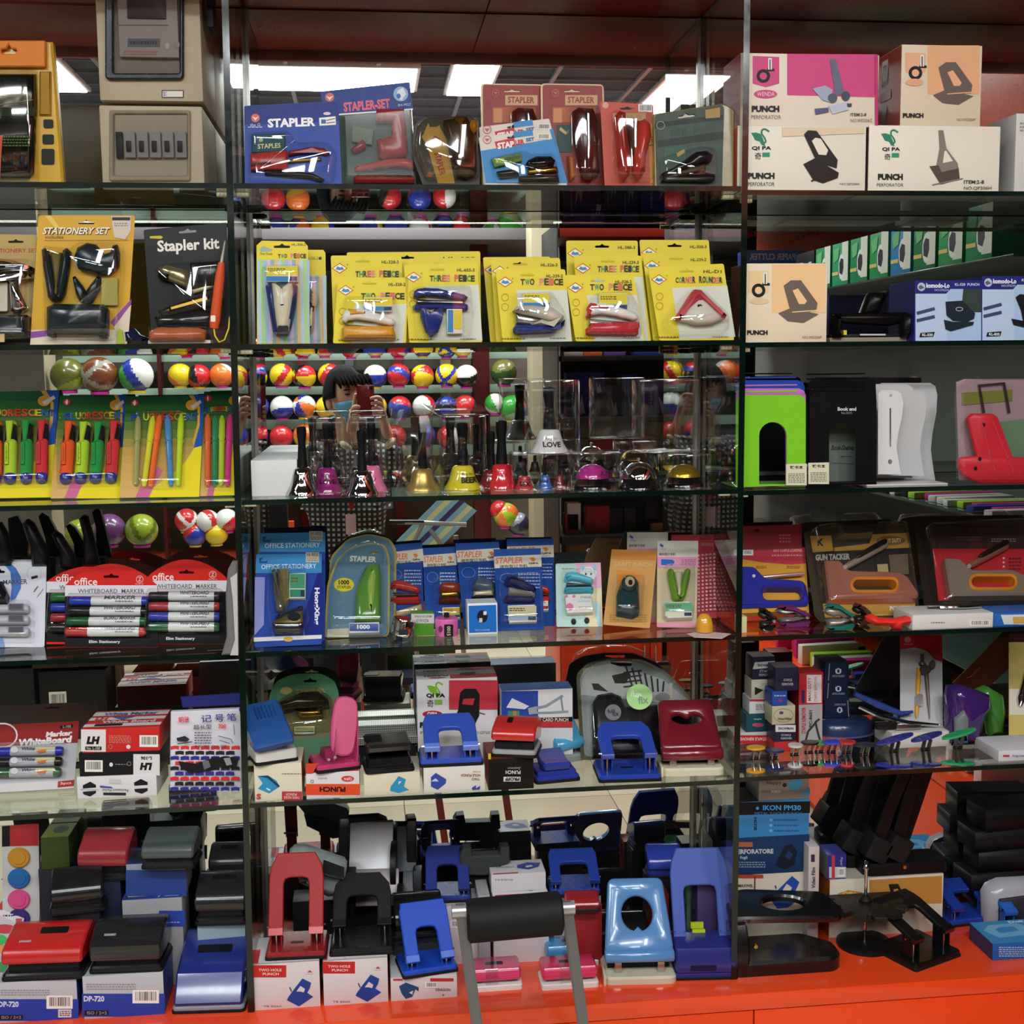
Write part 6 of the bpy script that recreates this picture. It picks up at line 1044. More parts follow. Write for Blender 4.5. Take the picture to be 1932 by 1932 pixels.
x0,x1,_,dp,zt=t.ext;t.top([('r',0,8,100,30,'d8d0d0'),('r',0,40,100,56,'d4ccd0'),('p',[(28,40),(60,40),(45,58)],'3a5a9a'),('r',0,76,100,92,'d8d0d0'),('t','White Marker',14,14,86,30,'4a5a9a',0,.04),('t','White Board',20,60,90,74,'d8c8c8',0,.04),('t','LH',8,40,24,56,'c83a34',0,.06),('r',14,78,50,90,'1a1a1c')],x0,x1,0,dp,zt)
t=T('marker_bag','white paper bag printed with red, blue and black bricks, reading 记号笔','pen bag',390,1487,5,None,top=1310);t.plate('sleeve',[(324,1340),(458,1334),(458,1483),(322,1488)],.014,'d4d2dc',bev=.002)
br=[]
for j in range(9):
 y_=1404+9.4*j
 if j in(3,4):pass
 for i in range(8):
  x=324+19*i+(9 if j%2 else 0);c=['d83a3a','2a2830','34348c','d83a3a','2a2830','34348c','d8323c','26242c','34348c'][j]
  if x<442:br.append(('p',[(x,y_),(x+8,y_-1.5),(x+16,y_-.6),(x+16,y_+6),(x+8,y_+5),(x,y_+6.4)],c))
t.pr(br+[('p',[(340,1430),(372,1434),(402,1424),(430,1421),(452,1424),(448,1442),(416,1440),(396,1448),(362,1452),(344,1442)],'1c1a1e'),('p',[(384,1430),(396,1428),(400,1440),(388,1446)],'6a6a70'),('p',[(424,1424),(436,1423),(440,1436),(430,1438)],'9a9aa0')]+[('t','记',382,1343,402,1357,'34348c',-4,.01),('t','号',408,1342,425,1356,'34348c',-4,.01),('t','笔',430,1340,448,1354,'34348c',-4,.01),('t','朝佳',340,1346,360,1357,'d84a4a',-3,.02),('t','超长型',368,1361,402,1370,'3a383c',-2,.01),('t','700',414,1360,429,1368,'d83a30',-2,.03),('fuzz',370,1374,402,1398,5,'6a6a78'),('p',[(336,1386),(352,1382),(361,1388),(356,1393),(338,1392)],'2a2a3a'),('l',[(338,1397),(366,1393)],1.6,'3a3a44'),('l',[(414,1382),(438,1388),(442,1396)],1.2,'3a3a40'),('l',[(416,1390),(436,1396)],1.2,'3a3a40'),('l',[(443,1360),(445,1380)],1.2,'5a5a8a'),('t','精美创意',370,1399,430,1404,'3a3a44',-1)],y=-.0143)
t.plate('navy_top',[(341,1315),(456,1308),(457,1328),(345,1334)],.010,'22286e',bev=.002,y=.004)
# --- middle column
t=carton('punch_box','white TWO HOLE PUNCH box upside down at the left end of the fifth shelf',479,1449,571,1517,5,.006,.10,'d6cfb8',[('p',[(486,1470),(506,1469),(522,1479),(528,1490),(508,1503),(487,1494),(496,1484)],'2f8ab8'),('p',[(486,1470),(506,1469),(528,1488),(526,1492),(505,1474)],'1c3a50'),('l',[(503,1493),(510,1497)],2.5,'cfe0e8'),('r',532,1499,570,1516,'b0383c'),('t','TWO HOLE',536,1508,566,1513,'d8b0b0',180,.03),('t','PUNCH',540,1502,560,1507,'d8b0b0',180,.03),('t','S',484,1503,493,1514,'b8404a',0,.06),('fuzz',532,1464,568,1467,1,'8a8478')],sidecol='a83030')
def on(t,dz=.0004):return t.z+t.ext[4]+dz
z_=on(t);t=hp('blue lever hole punch with a white base on the leftmost box of the fifth shelf',482,566,1452,5,z_,18);base_tray(t,.075,'d4d2cc',h=.024);w_=t.w/2
bm=BM();prism(bm,[(.0,.036),(-.012,.034),(-.016,.042),(-.008,.054),(.02,.068),(.085,.098),(.09,.092),(.05,.052),(.02,.036)],-w_*.92,w_*.92,.003,M=MX(-.004,.0,0,ry=-.10));o=part(t,'lever',bm,'24508e',r=.22,coat=.4)
for i in range(8):bm=BM();abox(bm,-.026+.007*i,-.023+.007*i,.040,.075,.0845-.0005,.087,0,.0006);bmesh.ops.transform(bm,matrix=MX(0,.058,.0865,rx=.43)@MX(0,-.058,-.0855),verts=bm.verts[:]);part(t,'grip_rib',bm,'1c3f78',o)
t=card('green oval stapler blister behind the blue lever punch','stapler card',[(503,1345),(510,1305),(522,1284),(554,1271),(605,1270),(632,1284),(640,1310),(636,1375),(604,1400),(510,1400)],5,.15,'4a7a58',[('p',[(506,1330),(640,1316),(636,1390),(504,1398)],'6a6a48'),('e',540,1303,11,7,'a89a60'),('t','STAPLER',558,1299,614,1308,'b08a60',-2,.03)],euro(585,1284,26,8),r=10,name='blister_pack')
o=t.lump('stapler',[(512,1344),(530,1330),(570,1312),(600,1310),(620,1324),(622,1338),(600,1340),(560,1342),(516,1352)],.028,'26241e',-.002,r=.12);t.lump('magazine',[(556,1344),(610,1340),(610,1356),(566,1358)],.02,'gold',-.002,parent=o);staples(t,556,1374,594,1386,'9aa878','6a7a58');t.dome('blister',rp([(508,1340),(560,1306),(606,1304),(630,1322),(630,1380),(512,1394)],10),.036,'smoke')
t=carton('punch_box','white and orange PUNCH box upside down under the pink punch',577,1459,679,1500,5,.006,.10,'d4d0d2',[('r',577,1479,679,1500,'d84a28'),('t','PUNCH',603,1484,652,1494,'1c1614',180,.05),('e',656,1469,12,5.5,'c03438'),('t','QIPA',648,1466,664,1472,'e0c8c8',180,.03),('t','NO.QP202',600,1466,617,1470,'7a7678',180),('o',589,1474,3,3,.8,'3a3a3c'),('p',[(577,1440),(600,1440),(590,1459),(577,1459)],'c8402c')],topcol='c8402c')
z_=on(t);t=hp('pink hole punch with its lever raised, on the white and orange box',597,684,1458,5,z_,14);base_tray(t,.085,'b83a68');w_=t.w/2
bm=BM();aplate(bm,rp([(-w_*.5,0),(-w_*.62,.06),(-w_*.5,.115),(w_*.5,.115),(w_*.62,.06),(w_*.5,0)],.02),(),.010,.003,MX(.008,.02,.022,ry=.22,rx=-.42));o=part(t,'lever',bm,'c04a78',r=.22,coat=.3)
for s in(-1,1):
 bm=BM();prism(bm,[(.0,.018),(.0,.034),(.05,.095),(.058,.09),(.042,.05),(.03,.018)],s*w_*.5-.001,s*w_*.5+.001,M=MX(.008,0,0,ry=.22));part(t,'cheek',bm,'b04070',r=.3)
 for k in range(2):bm=BM();atube(bm,[(-.02+.012*k,.004,.026+.003*k),(-.02+.012*k,-.002,.026+.003*k)],.003,8);part(t,'rivet',bm,'chrome')if s>0 else bm.free()
bm=BM();prism(bm,[(.02,.013),(.02,.04),(.07,.03),(.075,.013)],-w_*.5,w_*.9,.002);part(t,'body',bm,'8a2850',r=.3)
t=carton('punch_box','cream punch box with a light blue punch picture under the black punch',686,1461,793,1499,5,.006,.10,'d4ccb4',[('p',[(737,1484),(752,1464),(766,1470),(762,1484),(772,1490),(752,1496),(736,1492)],'2f8ab4'),('p',[(752,1474),(758,1474),(752,1480)],'d4ccb4')])
z_=on(t);plid('black flat lever hole punch on the cream box',690,784,1462,'1d1a1c','101012',5,z_,6,.08,.058,prof=[(.3,.55),(.02,.72),(.0,.86),(.06,.95),(.9,1.0),(.98,.9),(.95,.5)],slot=(.02,.38,.3,.75),lw=.9)
t=T('mesh_tray','silver perforated metal tray lying behind the black punch','tray',716,1408,z=SHELF[(5,1)]+.038);tc=carton('dark_carton','low dark carton under the perforated tray',642,1412,786,1450,5,None,.10,'17171a');tc.o.location.y=t.Y;tc.o.scale.z=.0375/tc.ext[4];bm=BM();x0,x1=t.L(634,1408)[0],t.L(790,1408)[0]
abox(bm,x0,x1,0,.13,0,.003);abox(bm,x0,x1,0,.002,0,.018);abox(bm,x0,x1,.128,.13,0,.018);obj('tray',bm,['perf'],t.o);bm=BM();prism(bm,[(.02,.004),(.05,.030),(.09,.030),(.11,.004)],x0+.02,x1-.004);obj('cover',fix(bm),['perf'],t.o)
t=carton('punch_box','tall white and red QIPA PUNCH box with a green swan',786,1283,940,1394,5,.19,.09,'d8d4d6',pic_swan(805,1286,32,'7ab82c')+[('t','QI PA',804,1308,840,1317,'1c1a1c',0,.05),('t','奇',806,1320,818,1334,'1c1a1c'),('r',820,1320,834,1329,'8ab84a'),('e',816,1347,19,6.5,'b02430'),('t','QIPA',806,1343,826,1351,'e8d8d8',0,.04),('t','PUNCH',792,1362,837,1373,'1c1a1c',0,.07),('t','NO.QP20',890,1379,924,1385,'6a6668'),('r',847,1283,939,1338,'c83a48'),('p',[(868,1306),(876,1299),(898,1299),(905,1310),(904,1350),(896,1366),(858,1354),(864,1340)],'1d1b1c'),('p',[(874,1318),(896,1317),(892,1330),(872,1328)],'c83a48'),('l',[(904,1344),(915,1347)],2,'6a5a5c'),('t','P',793,1379,797,1385,'6a6668')])
x0,x1,_,dp,zt=t.ext;t.top([('r',42,0,100,28,'b8384a'),('r',42,66,100,100,'c03a48'),('r',0,28,100,64,'9a9aa0'),('t','PUNCH',10,66,40,78,'3a383c',180,.05),('t','PUNCH',10,18,40,28,'3a383c',180,.05),('e',26,90,11,4,'a82a34'),('p',[(56,52),(76,52),(72,78),(54,74)],'2a2022'),('p',[(56,8),(72,8),(74,26),(54,26)],'3a2a2c')],x0,x1,0,dp,zt)
t=carton('punch_box','white box with upside down lettering under the blue arch punch',799,1449,915,1494,5,.006,.095,'d6d2c8',[('p',[(813,1466),(822,1458),(842,1470),(841,1478),(826,1490),(813,1484)],'34489c'),('p',[(813,1474),(822,1468),(828,1474)],'b8c0dc'),('t','TWO',890,1467,905,1472,'8a5a40',180,.03),('t','HOLE PUNCH',870,1460,906,1465,'8a5a40',180,.03),('t','H-990',892,1454,906,1457,'8a8478',180),('p',[(890,1486),(898,1481),(898,1487),(906,1482),(905,1489),(891,1490)],'34489c')])
z_=on(t);parch('royal blue arch hole punch facing front on the white box, fifth shelf',792,913,1447,'3450b0',5,z_,0,ang=20,dep=.09,L=.095,wk=.84,lw=.24,op=.52,top=.84,shoulder=.7,cap='6080d8',slot=False,yh=.014,zh=.036)
t=carton('punch_box','black and red box lettered PUNCH upside down under the red punch',921,1435,1007,1492,5,.006,.11,'16130f',[('t','PUNCH',954,1456,982,1463,'c8c4c0',180,.03),('t','Дырокол',958,1449,982,1454,'a8a4a0',180),('r',950,1468,982,1477,'d0ccc8'),('t','PROFF',953,1469,980,1476,'16130f',180,.05),('r',921,1424,926,1435,'c8b030')],sidecol='a02420',topcol='8a201c')
z_=on(t);plid('red lid hole punch with a grey base on the black and red box',925,1012,1436,'b82a26','1a1a1c',5,z_,-16,.085,.062,tray='9a9c9e',tilt=10,slot=(.30,.42,.35,.6))
t=carton('id_card_punch_box','blue and white ID CARD PUNCH box with plier picture',946,1304,1081,1372,5,.16,.06,'d4d4d4',[('p',[(946,1304),(1015,1303),(1015,1360),(946,1360)],'2c489c'),('p',[(955,1335),(966,1317),(998,1332),(990,1338)],'d8d8da'),('r',958,1341,980,1352,'4a8a6a'),('r',968,1341,974,1352,'c87a48'),('l',[(998,1338),(1030,1332),(1062,1312)],5,'8a98a0'),('l',[(1000,1345),(1040,1344),(1072,1342)],4,'8a98a0'),('l',[(1058,1314),(1062,1340)],3,'7a8890'),('p',[(996,1336),(1012,1332),(1014,1346),(998,1348)],'9aa4a8'),('p',[(1012,1354),(1080,1352),(1080,1362),(1012,1364)],'17141a'),('t','ID CARD PUNCH',1014,1354,1072,1361,'d8c0b0',0,.03),('p',[(946,1360),(1080,1361),(1080,1372),(946,1372)],'b8383a')],topcol='3a5a9a')
plid('small blue lever hole punch lying on the glass below the light blue punch',1010,1098,1477,'2c3c98','283890',5,None,8,.075,.048,prof=[(.1,.5),(.05,.7),(.12,.8),(.5,.78),(.95,1.0),(1.0,.9),(.6,.5),(.3,.42)],lw=.62,tray='2a3894')
punch_oval('light blue lever hole punch with a grey base, tilted to the side',1038,1122,1438,'4a98c0','8a9090',5,None,22,48,.085,.085,topw=.9,wk=.72)
t=T('stapler_pack','large rounded clear fun fix pack with a black stapler and a green round sticker','stapler pack',1190,1434,5,None,lean='auto',top=1244)
op_=[(1096,1434),(1090,1330),(1087,1272),(1108,1252),(1150,1243),(1206,1245),(1258,1270),(1300,1312),(1318,1360),(1320,1434)]
t.plate('card',rp(op_,8),.001,'8d9290',holes=[rr(1152,1249,1192,1257,3)]);t.plate('rim',rp(op_,8),.004,'smoke',y=-.001,holes=[rp([(a+(1200-a)*.06,b+(1330-b)*.06)for a,b in op_],8)],bev=.001)
t.pr([('p',[(1096,1312),(1100,1262),(1150,1252),(1250,1282),(1296,1320),(1296,1330),(1100,1312)],'b4b4b2'),('p',[(1154,1275),(1186,1268),(1190,1274),(1180,1290),(1160,1290)],'26221f'),('p',[(1116,1290),(1128,1290),(1148,1306),(1120,1302)],'26221f')]+[('l',[(1180+12*i,1256+5*i),(1196+9*i,1306)],3.4,'2c2a2a')for i in range(7)]+[('l',[(1176,1270+9*i),(1210,1266+9*i)],3,'2c2a2a')for i in range(4)]+[('r',1262,1290,1268,1318,'c8c0b0'),('e',1250,1316,14,8,'8a8a8c')],y=-.0016)
t.lump('stapler',[(1117,1432),(1117,1330),(1124,1318),(1150,1313),(1168,1320),(1176,1340),(1290,1332),(1300,1340),(1300,1432)],.03,'16151c',-.002,r=.25);t.plate('grey_disc',el(1152,1354,15,15),.002,'7a7c80',y=-.032);t.pr([('t','fun',1141,1347,1155,1355,'2a2a30',-15,.03),('t','fix',1150,1352,1163,1361,'2a2a30',0,.03)],y=-.0344)
t.plate('green_sticker',el(1199,1329,24,24,28),.001,'a8d88a',y=-.046);t.pr([('t','fun',1182,1318,1203,1330,'d8f0c8',8,.04),('t','fix',1196,1328,1216,1342,'7a9a7a',-5,.03)],y=-.0474)
t.dome('shell',rp([(a+(1200-a)*.08,b+(1330-b)*.08)for a,b in op_],8),.044)
parch('blue arch hole punch facing front between the fun fix pack and the shelf edge',1131,1249,1476,'2c46a8',5,None,-3,ang=20,dep=.105,L=.095,wk=.88,lw=.2,op=.5,top=.72,shoulder=.6,yh=.03,zh=.048,base='2440a0')
punch_oval('glossy maroon hole punch with a cream base at the right end of the fifth shelf',1250,1368,1464,'701824','d4ccb0',5,None,-4,42,.12,.118,hole='kidney',wk=.97,topw=.9,yh=.026,zh=.040)
# --- right column: small boxes of staple removers
def sbox(label,l,tp,r,b,c,pr,z=None,Y=None,dep=.05,group='staple remover boxes',d=None,**k):return carton('small_box',label,l,tp,r,b,5,d,dep,c,pr,z=z,Y=Y,group=group,**k)
t=sbox('flat red STAPLE REMOVER box upside down under the teal box',1384,1383,1459,1403,'c8c4c4',[('r',1384,1387,1459,1403,'c02c34'),('t','STAPLE REMOVER',1392,1391,1446,1397,'e0c0c0',180,.04)],dep=.05);Y0=t.Y;zz=on(t)
for label,l,r,h,c,pr in(('teal box with a red oval, second from below',1408,1450,33,'1f4a58',[('t','eagle',1422,1358,1437,1362,'b8c8cc',0,.02),('e',1430,1371,11,4,'b0506a')]),('white and red box above the teal box',1414,1455,28,'d4d2d4',[('r',1414,1323,1455,1327,'b83040'),('fuzz',1426,1332,1444,1344,4,'7a787c')]),('cream box with a black claw picture above the white and red box',1418,1456,34,'ccc6b4',[('p',[(1424,1302),(1440,1308),(1434,1312),(1424,1318)],'26241f'),('t','STAPLE',1438,1295,1452,1299,'8a4a40'),('e',1448,1312,5,3,'4a4a7a')]),('dark SNOWMAN STAPLE REMOVER box on top of the left pile',1420,1462,42,'26243e',[('p',[(1424,1260),(1462,1257),(1462,1270),(1420,1273)],'d0cccc'),('t','SNOWMAN',1429,1263,1458,1268,'2a2a50',0,.04),('t','STAPLE',1433,1274,1456,1279,'a8a4b0',0,.03),('t','REMOVER',1432,1281,1457,1286,'a8a4b0',0,.03)])):
 py=1388.0
 for _ in range(5):py+=(P((l+r)/2,py,Y0).z-zz)*FPX/Y0
 k=h/1.0;sh=py-{'teal':1384,'whit':1350,'crea':1323,'dark':1292}[label[:4]]
 pr2=[]
 for it in pr:
  it=list(it)
  if it[0]=='p':it[1]=[(a,b+sh)for a,b in it[1]]
  elif it[0]=='e':it[2]+=sh
  elif it[0]=='t':it[3]+=sh;it[5]+=sh
  else:it[2]+=sh;it[4]+=sh
  pr2.append(tuple(it))
 t=sbox(label,l,py-h,r,py,c,pr2,z=zz,Y=Y0,topcol='a8a29c' if 'SNOWMAN' in label else None);zz=on(t)
t=sbox('red box at the bottom of the second pile, behind the staple removers',1461,1400,1503,1418,'b82c2c',[]);Y0=t.Y;zz=on(t)
for label,l,tp,r,b,c,pr in(('dark SNOWMAN STAPLE REMOVER box near the bottom of the second pile',1461,1369,1501,1400,'26243e',[('r',1463,1369,1501,1382,'d4d0d0'),('t','SNOWMAN',1468,1373,1497,1378,'2a2a50',0,.04),('t','STAPLE',1474,1386,1492,1390,'a8a4b0',0,.03),('t','REMOVER',1473,1392,1494,1396,'a8a4b0',0,.03)]),('cream HongXing box in the second pile',1457,1334,1500,1368,'bcb394',[('o',1478,1351,19,13,.7,'6a6250'),('t','HongXing',1468,1355,1494,1361,'3a3428',0,.03),('e',1474,1346,4,3,'4a4a7a')]),('small blue box above the HongXing box',1457,1306,1485,1333,'2a4a9c',[('fuzz',1461,1312,1482,1316,1,'b0bcd8'),('e',1472,1323,4,3,'9a3a60')]),('dark STAPLE REMOVER box on top of the second pile',1463,1262,1506,1305,'26243e',[('t','STAPLE',1478,1282,1494,1287,'a8a4b0',0,.03),('t','REMOVER',1475,1290,1497,1295,'a8a4b0',0,.03)])):
 t=sbox(label,l,tp,r,b,c,pr,z=zz,Y=Y0,topcol='6a6668' if 'top of' in label else None);zz=on(t)
t=carton('staple_remover_box','tall red and white STAPLE REMOVER box with a plier picture',1508,1270,1551,1406,5,None,.05,'b82c30',[('r',1522,1273,1550,1326,'d4ced0'),('p',[(1507,1330),(1551,1328),(1551,1405),(1508,1406)],'a8a8aa'),('t','MAXI DUTY',1524,1278,1530,1322,'c04048',-90,.02),('t','STAPLE REMOVER',1536,1276,1541,1324,'c04048',-90),('r',1512,1302,1518,1326,'3a2a60'),('t','STAPLE REMOVER',1512,1334,1520,1384,'c03840',-90,.03),('t','PC-8601',1526,1340,1532,1372,'2a282a',-90,.03),('l',[(1518,1404),(1524,1380),(1536,1366),(1540,1360)],4,'3a3634'),('l',[(1549,1404),(1542,1380),(1538,1362),(1546,1356)],4,'3a3634')],sidecol='a02428')
t=T('oval_pack','dark blue oval pack lying on lilac film below the navy boxes','pack',1605,1392,5,None);w_=55*t.m;bm=BM();aflat(bm,[(w_*math.cos(2*PI*i/28),.045+.042*math.sin(2*PI*i/28))for i in range(28)],.030,.001,.010);obj('pack',fix(bm),mat('24345c',.25,0,0,.3),t.o,smooth=60)
bm=BM();aflat(bm,[(w_*1.1*math.cos(2*PI*i/20),.045+.05*math.sin(2*PI*i/20))for i in range(20)],.0008,0);obj('film',fix(bm),mat('6a6490',.2),t.o)
zo=SHELF[(5,2)]+.0315
t=sbox('navy Antic box, lowest of the navy pile on the blue oval pack',1556,1320,1602,1354,'1d2848',[('t','ANTIC PAVENT',1574,1327,1596,1331,'a0a8bc',180,.02),('t','Ü',1579,1334,1589,1345,'d8dce8',180,.06),('l',[(1599,1321),(1601,1352)],1,'c8c8c8')],z=zo,group='navy boxes',dep=.07)
Y0=t.Y;zz=on(t)
for label,l,r,h in(('navy Antic box in the middle of the navy pile',1555,1600,32),('navy Antic box on top of the navy pile',1557,1601,36)):
 py=1320.0
 for _ in range(5):py+=(P((l+r)/2,py,Y0).z-zz)*FPX/Y0
 t=sbox(label,l,py-h,r,py,'1d2848',[('t','ANTIC PAVENT',1570,py-12,1594,py-8,'a0a8bc',0,.02),('t','Ü',1576,py-25,1587,py-14,'d8dce8',0,.06),('l',[(l+8,py-h+2),(l+6,py-2)],1,'c8c8c8')],z=zz,Y=Y0,group='navy boxes',dep=.07,topcol='2a2a34');zz=on(t)
t=card('red topped card with a silver and yellow compass, fifth shelf','compass card',[(1698,1199),(1777,1198),(1779,1359),(1698,1361)],5,.15,'b4b2b4',[('p',[(1698,1199),(1777,1198),(1778,1250),(1762,1244),(1748,1228),(1726,1222),(1698,1226)],'b82a30'),('e',1712,1207,6,6,'d88a88'),('fuzz',1704,1215,1722,1217,1,'d09a98')],euro(1740,1206,20,5))
t.rod('leg',(1727,1356),(1732,1262),[(0,1),(.1,3),(.9,4),(1,4)],'d89a2c',y=-.006);t.rod('leg',(1752,1358),(1745,1262),[(0,.6),(.3,2.5),(.9,4),(1,4)],'6a5c50',y=-.006,m=.5);t.rod('knob',(1738,1258),(1738,1236),[(0,6),(.2,7),(.4,3),(1,3)],'5a5048',y=-.006,m=.6);t.plate('hinge',el(1742,1266,11,9),.010,'4a4238',y=-.003,m=.5,bev=.002);t.plate('wing',el(1757,1256,5,9),.006,'5a5046',y=-.003,m=.5);t.plate('clamp',rr(1725,1312,1737,1334,3),.010,'steel',y=-.002)
t=carton('white_box','white box under the chrome punch pliers, fifth shelf',1683,1384,1795,1410,5,None,.09,'cac6c0',[]);zz=on(t)
t2=T('punch_pliers','chrome and blue plier hole punch lying on the white box','pliers',1690,None,z=zz,d=.15);bm=BM();atube(bm,[(-.075,.02,.05),(-.03,.02,.028),(.03,.01,.012),(.10,.0,.008)],[.004,.006,.006,.002]);obj('arm',fix(bm),['chrome'],t2.o);bm=BM();atube(bm,[(-.08,.03,.075),(-.03,.028,.05),(.02,.02,.03),(.045,.018,.034)],[.005,.008,.006,.003]);obj('handle',fix(bm),mat('2a3c88',.25),t2.o);bm=BM();abox(bm,.0,.055,-.004,.012,.001,.012,0,.002);obj('jaw',bm,['steel'],t2.o);bm=BM();abox(bm,-.04,.006,.004,.018,.001,.016,0,.003);obj('head',bm,mat('1c1a1c',.3),t2.o)
t=T('tape_dispenser','translucent purple plastic tool standing beside the compass card','dispenser',1818,1400,5,None)
t.lump('body',[(1782,1396),(1780,1310),(1784,1292),(1806,1290),(1856,1306),(1860,1330),(1848,1344),(1836,1396)],.04,'3a1e60',0,r=.12,coat=.5);t.lump('grey_insert',[(1783,1345),(1800,1330),(1808,1344),(1806,1388),(1784,1388)],.012,'74787c',-.040,r=.3);t.lump('blue_foot',[(1782,1376),(1804,1372),(1806,1390),(1782,1390)],.008,'2a68a0',-.044,r=.3)
t=T('green_wrap','bright green crumpled film bundle behind the purple tool','bundle',1868,1388,5,None);t.lump('bundle',[(1838,1300),(1856,1292),(1884,1308),(1890,1340),(1884,1380),(1860,1384),(1854,1340)],.03,'3c7a2c',0,r=.2,bev=.012)
t=card('yellow card with a chrome tool at the right edge of the fifth shelf','card',[(1903,1212),(1990,1212),(1990,1350),(1903,1350)],5,.13,'c8b068',[('p',[(1903,1196),(1990,1196),(1990,1212),(1903,1212)],'3a1422'),('r',1904,1300,1990,1349,'d8d0c0')]);t.rod('tool',(1922,1335),(1934,1270),[(0,3),(.2,8),(.6,5),(1,3)],'chrome',y=-.006)
t=carton('booklet','flat white booklet box at the right edge of the fifth shelf',1884,1424,1990,1441,5,.02,.10,'d0ccd0',[('r',1892,1431,1904,1435,'b84038'),('t','logotec',1910,1430,1936,1436,'3a3a8a')])
# the row of loose claw removers along the front
CL=[('yellow','d89a1c',1411,1410,1447,1459),('navy','20285c',1446,1416,1483,1453),('white and red','c8c4c0',1490,1406,1518,1449),('black','1a1818',1514,1401,1548,1446),('green and black','2f8a3c',1536,1401,1566,1444),('bright blue','3a48c0',1556,1400,1592,1446),('bright red','c03a3a',1588,1400,1618,1447),('dark grey','2c2a2c',1614,1405,1657,1450),('deep blue','26308c',1656,1394,1728,1449),('navy and chrome','222c78',1722,1390,1782,1446),('green','2a9a60',1780,1386,1846,1446)]
for i,(nm,c,l,tp,r,b)in enumerate(CL):
 label='%s claw staple remover, number %d from the divider in the front row of removers'%(nm,i+1)
 t=T('staple_remover','%s claw staple remover in the front row on the fifth shelf'%nm,'staple remover',(l+r)/2,b,5,None,group='loose staple removers');w=(r-l)*t.m;h=(b-tp)*t.m*.96;e=i>=8
 for s in(1,0):
  bm=BM();z0=h-.004 if s else 0;aflat(bm,[(w/2*math.cos(2*PI*k/14),.012+.014*math.sin(2*PI*k/14))for k in range(14)],.004,z0,.001);bmesh.ops.rotate(bm,verts=bm.verts[:],cent=(0,0,z0),matrix=Matrix.Rotation(math.radians((-14 if s else 5)if e else 0),3,'Y'));obj('thumb_rest',fix(bm),mat(c,.25,0,0,.3),t.o)
 for q in(-1,1):
  bm=BM();xx=q*min(w*.2,.006);prism(bm,[(.0,h*.9),(.012,h*.92),(.022,h*.56),(.022,h*.44),(.012,h*.08),(.0,h*.1),(.008,h*.42),(.008,h*.58)],xx-.0008,xx+.0008,M=MX(0,0,0));obj('jaw',fix(bm),['steel']if not e else mat('4a463c',.3,.6),t.o)
 bm=BM();atube(bm,[(-.009,.016,h*.5),(.009,.016,h*.5)],.0035,10);obj('spring',fix(bm),mat('17151a',.3),t.o)
 # ================================================================= counter
 # --- left column
def dp_box(label,l,tp,r,b,stick):
 h=b-tp;w=r-l;m=tp+h*.42
 t=carton('punch_box',label,l,tp,r,b,6,None,.125,'b4b4ba',[('r',l,m,r,b,'2a3f9c'),('fuzz',l+w*.05,tp+h*.16,r-w*.35,tp+h*.34,3,'8c8c94'),('t','DP-720',l+w*.02,m+4,l+w*.27,m+15,'c8cce0',0,.04),('bar',r-w*.39,m-7,r-w*.07,m+18),('r',l+w*.03,b-h*.16,l+w*.32,b-h*.04,'1c1c24'),('t','ISO / 2+2',l+w*.06,b-h*.14,l+w*.3,b-h*.06,'9a8a8a',0,.02)]+([('r',r-38,b-22,r-13,b-7,'d0c8cc'),('fuzz',r-35,b-20,r-15,b-9,3,'4a4a50')]if stick else[]),topcol='98a6a4',sidecol='2c4a94');return t
t=dp_box('blue and grey DP-720 box under the red lid punch',-6,1855,148,1926,1);z_=on(t)
plid('red lid hole punch on the DP-720 box at the lower left corner',0,160,1850,'b82420','17161a',6,z_,-3,.105,.078,slot=(.40,.74,.42,.58),mark='KANGARO',tilt=4)
t=dp_box('blue and grey DP-720 box under the black lid punch',155,1843,311,1918,0);z_=on(t)
plid('black lid hole punch on the second DP-720 box',166,308,1836,'1c1c1e','121214',6,z_,-3,.10,.080,mark='KANGARO',prof=[(.04,.30),(.0,.40),(.02,.66),(.10,.74),(.50,.96),(.80,1.0),(.95,.9),(.98,.4),(.9,.3)])
plid('large navy blue hole punch on a grey base beside the left divider',322,463,1912,'22307c','1a245c',6,None,-4,.16,.105,tray='8a8890',prof=[(.03,.12),(.0,.20),(.12,.42),(.2,.62),(.28,.66),(.84,1.0),(.95,.96),(1,.4),(.9,.2)],slot=(.26,.74,.50,.62),lw=.93)
z6=SHELF[(6,0)]
def sbx(label,l,tp,r,b,c,pr=(),tops=None,dep=.10,Y=None,d=None,z=None,rz=0,topcol=None,group='blue punch boxes'):
 t=carton('punch_box',label,l,tp,r,b,6,d,dep,c,pr,z=z,Y=Y,rz=rz,topcol=topcol,group=group)
 if tops:x0,x1,_,dp,zt=t.ext;t.top(tops,x0,x1,0,dp,zt)
 return t
PT=[('r',0,0,100,100,'28408c'),('p',[(4,20),(40,10),(56,40),(48,90),(4,94)],'26343a'),('p',[(52,8),(66,4),(72,60),(60,96),(56,40)],'a8b4cc'),('t','PCE-25.2',66,50,92,62,'9aa4cc',0,.02),('r',70,84,94,94,'5a7ab0')]
t=sbx('blue punch box lying behind the black lid punch',230,1699,350,1752,'98989c',[('r',300,1718,349,1748,'28409a'),('fuzz',306,1738,340,1742,1,'a0a8c8')],PT,.09,d=.13);zz=on(t);t=sbx('blue punch box on top of the one behind the black lid punch',238,1640,352,1699,'8c94a4',[('r',238,1650,352,1699,'2c4488')],PT,.085,Y=t.Y+.012,z=zz)
plid('grey lid hole punch on the blue boxes at the back of the left column',264,368,1640,'4a5254','1a1a1c',6,on(t),-5,.08,.062,rough=.35)
t=sbx('dark punch box under the faded red lid punch',140,1664,236,1800,'20263c',[],None,.09,d=.16)
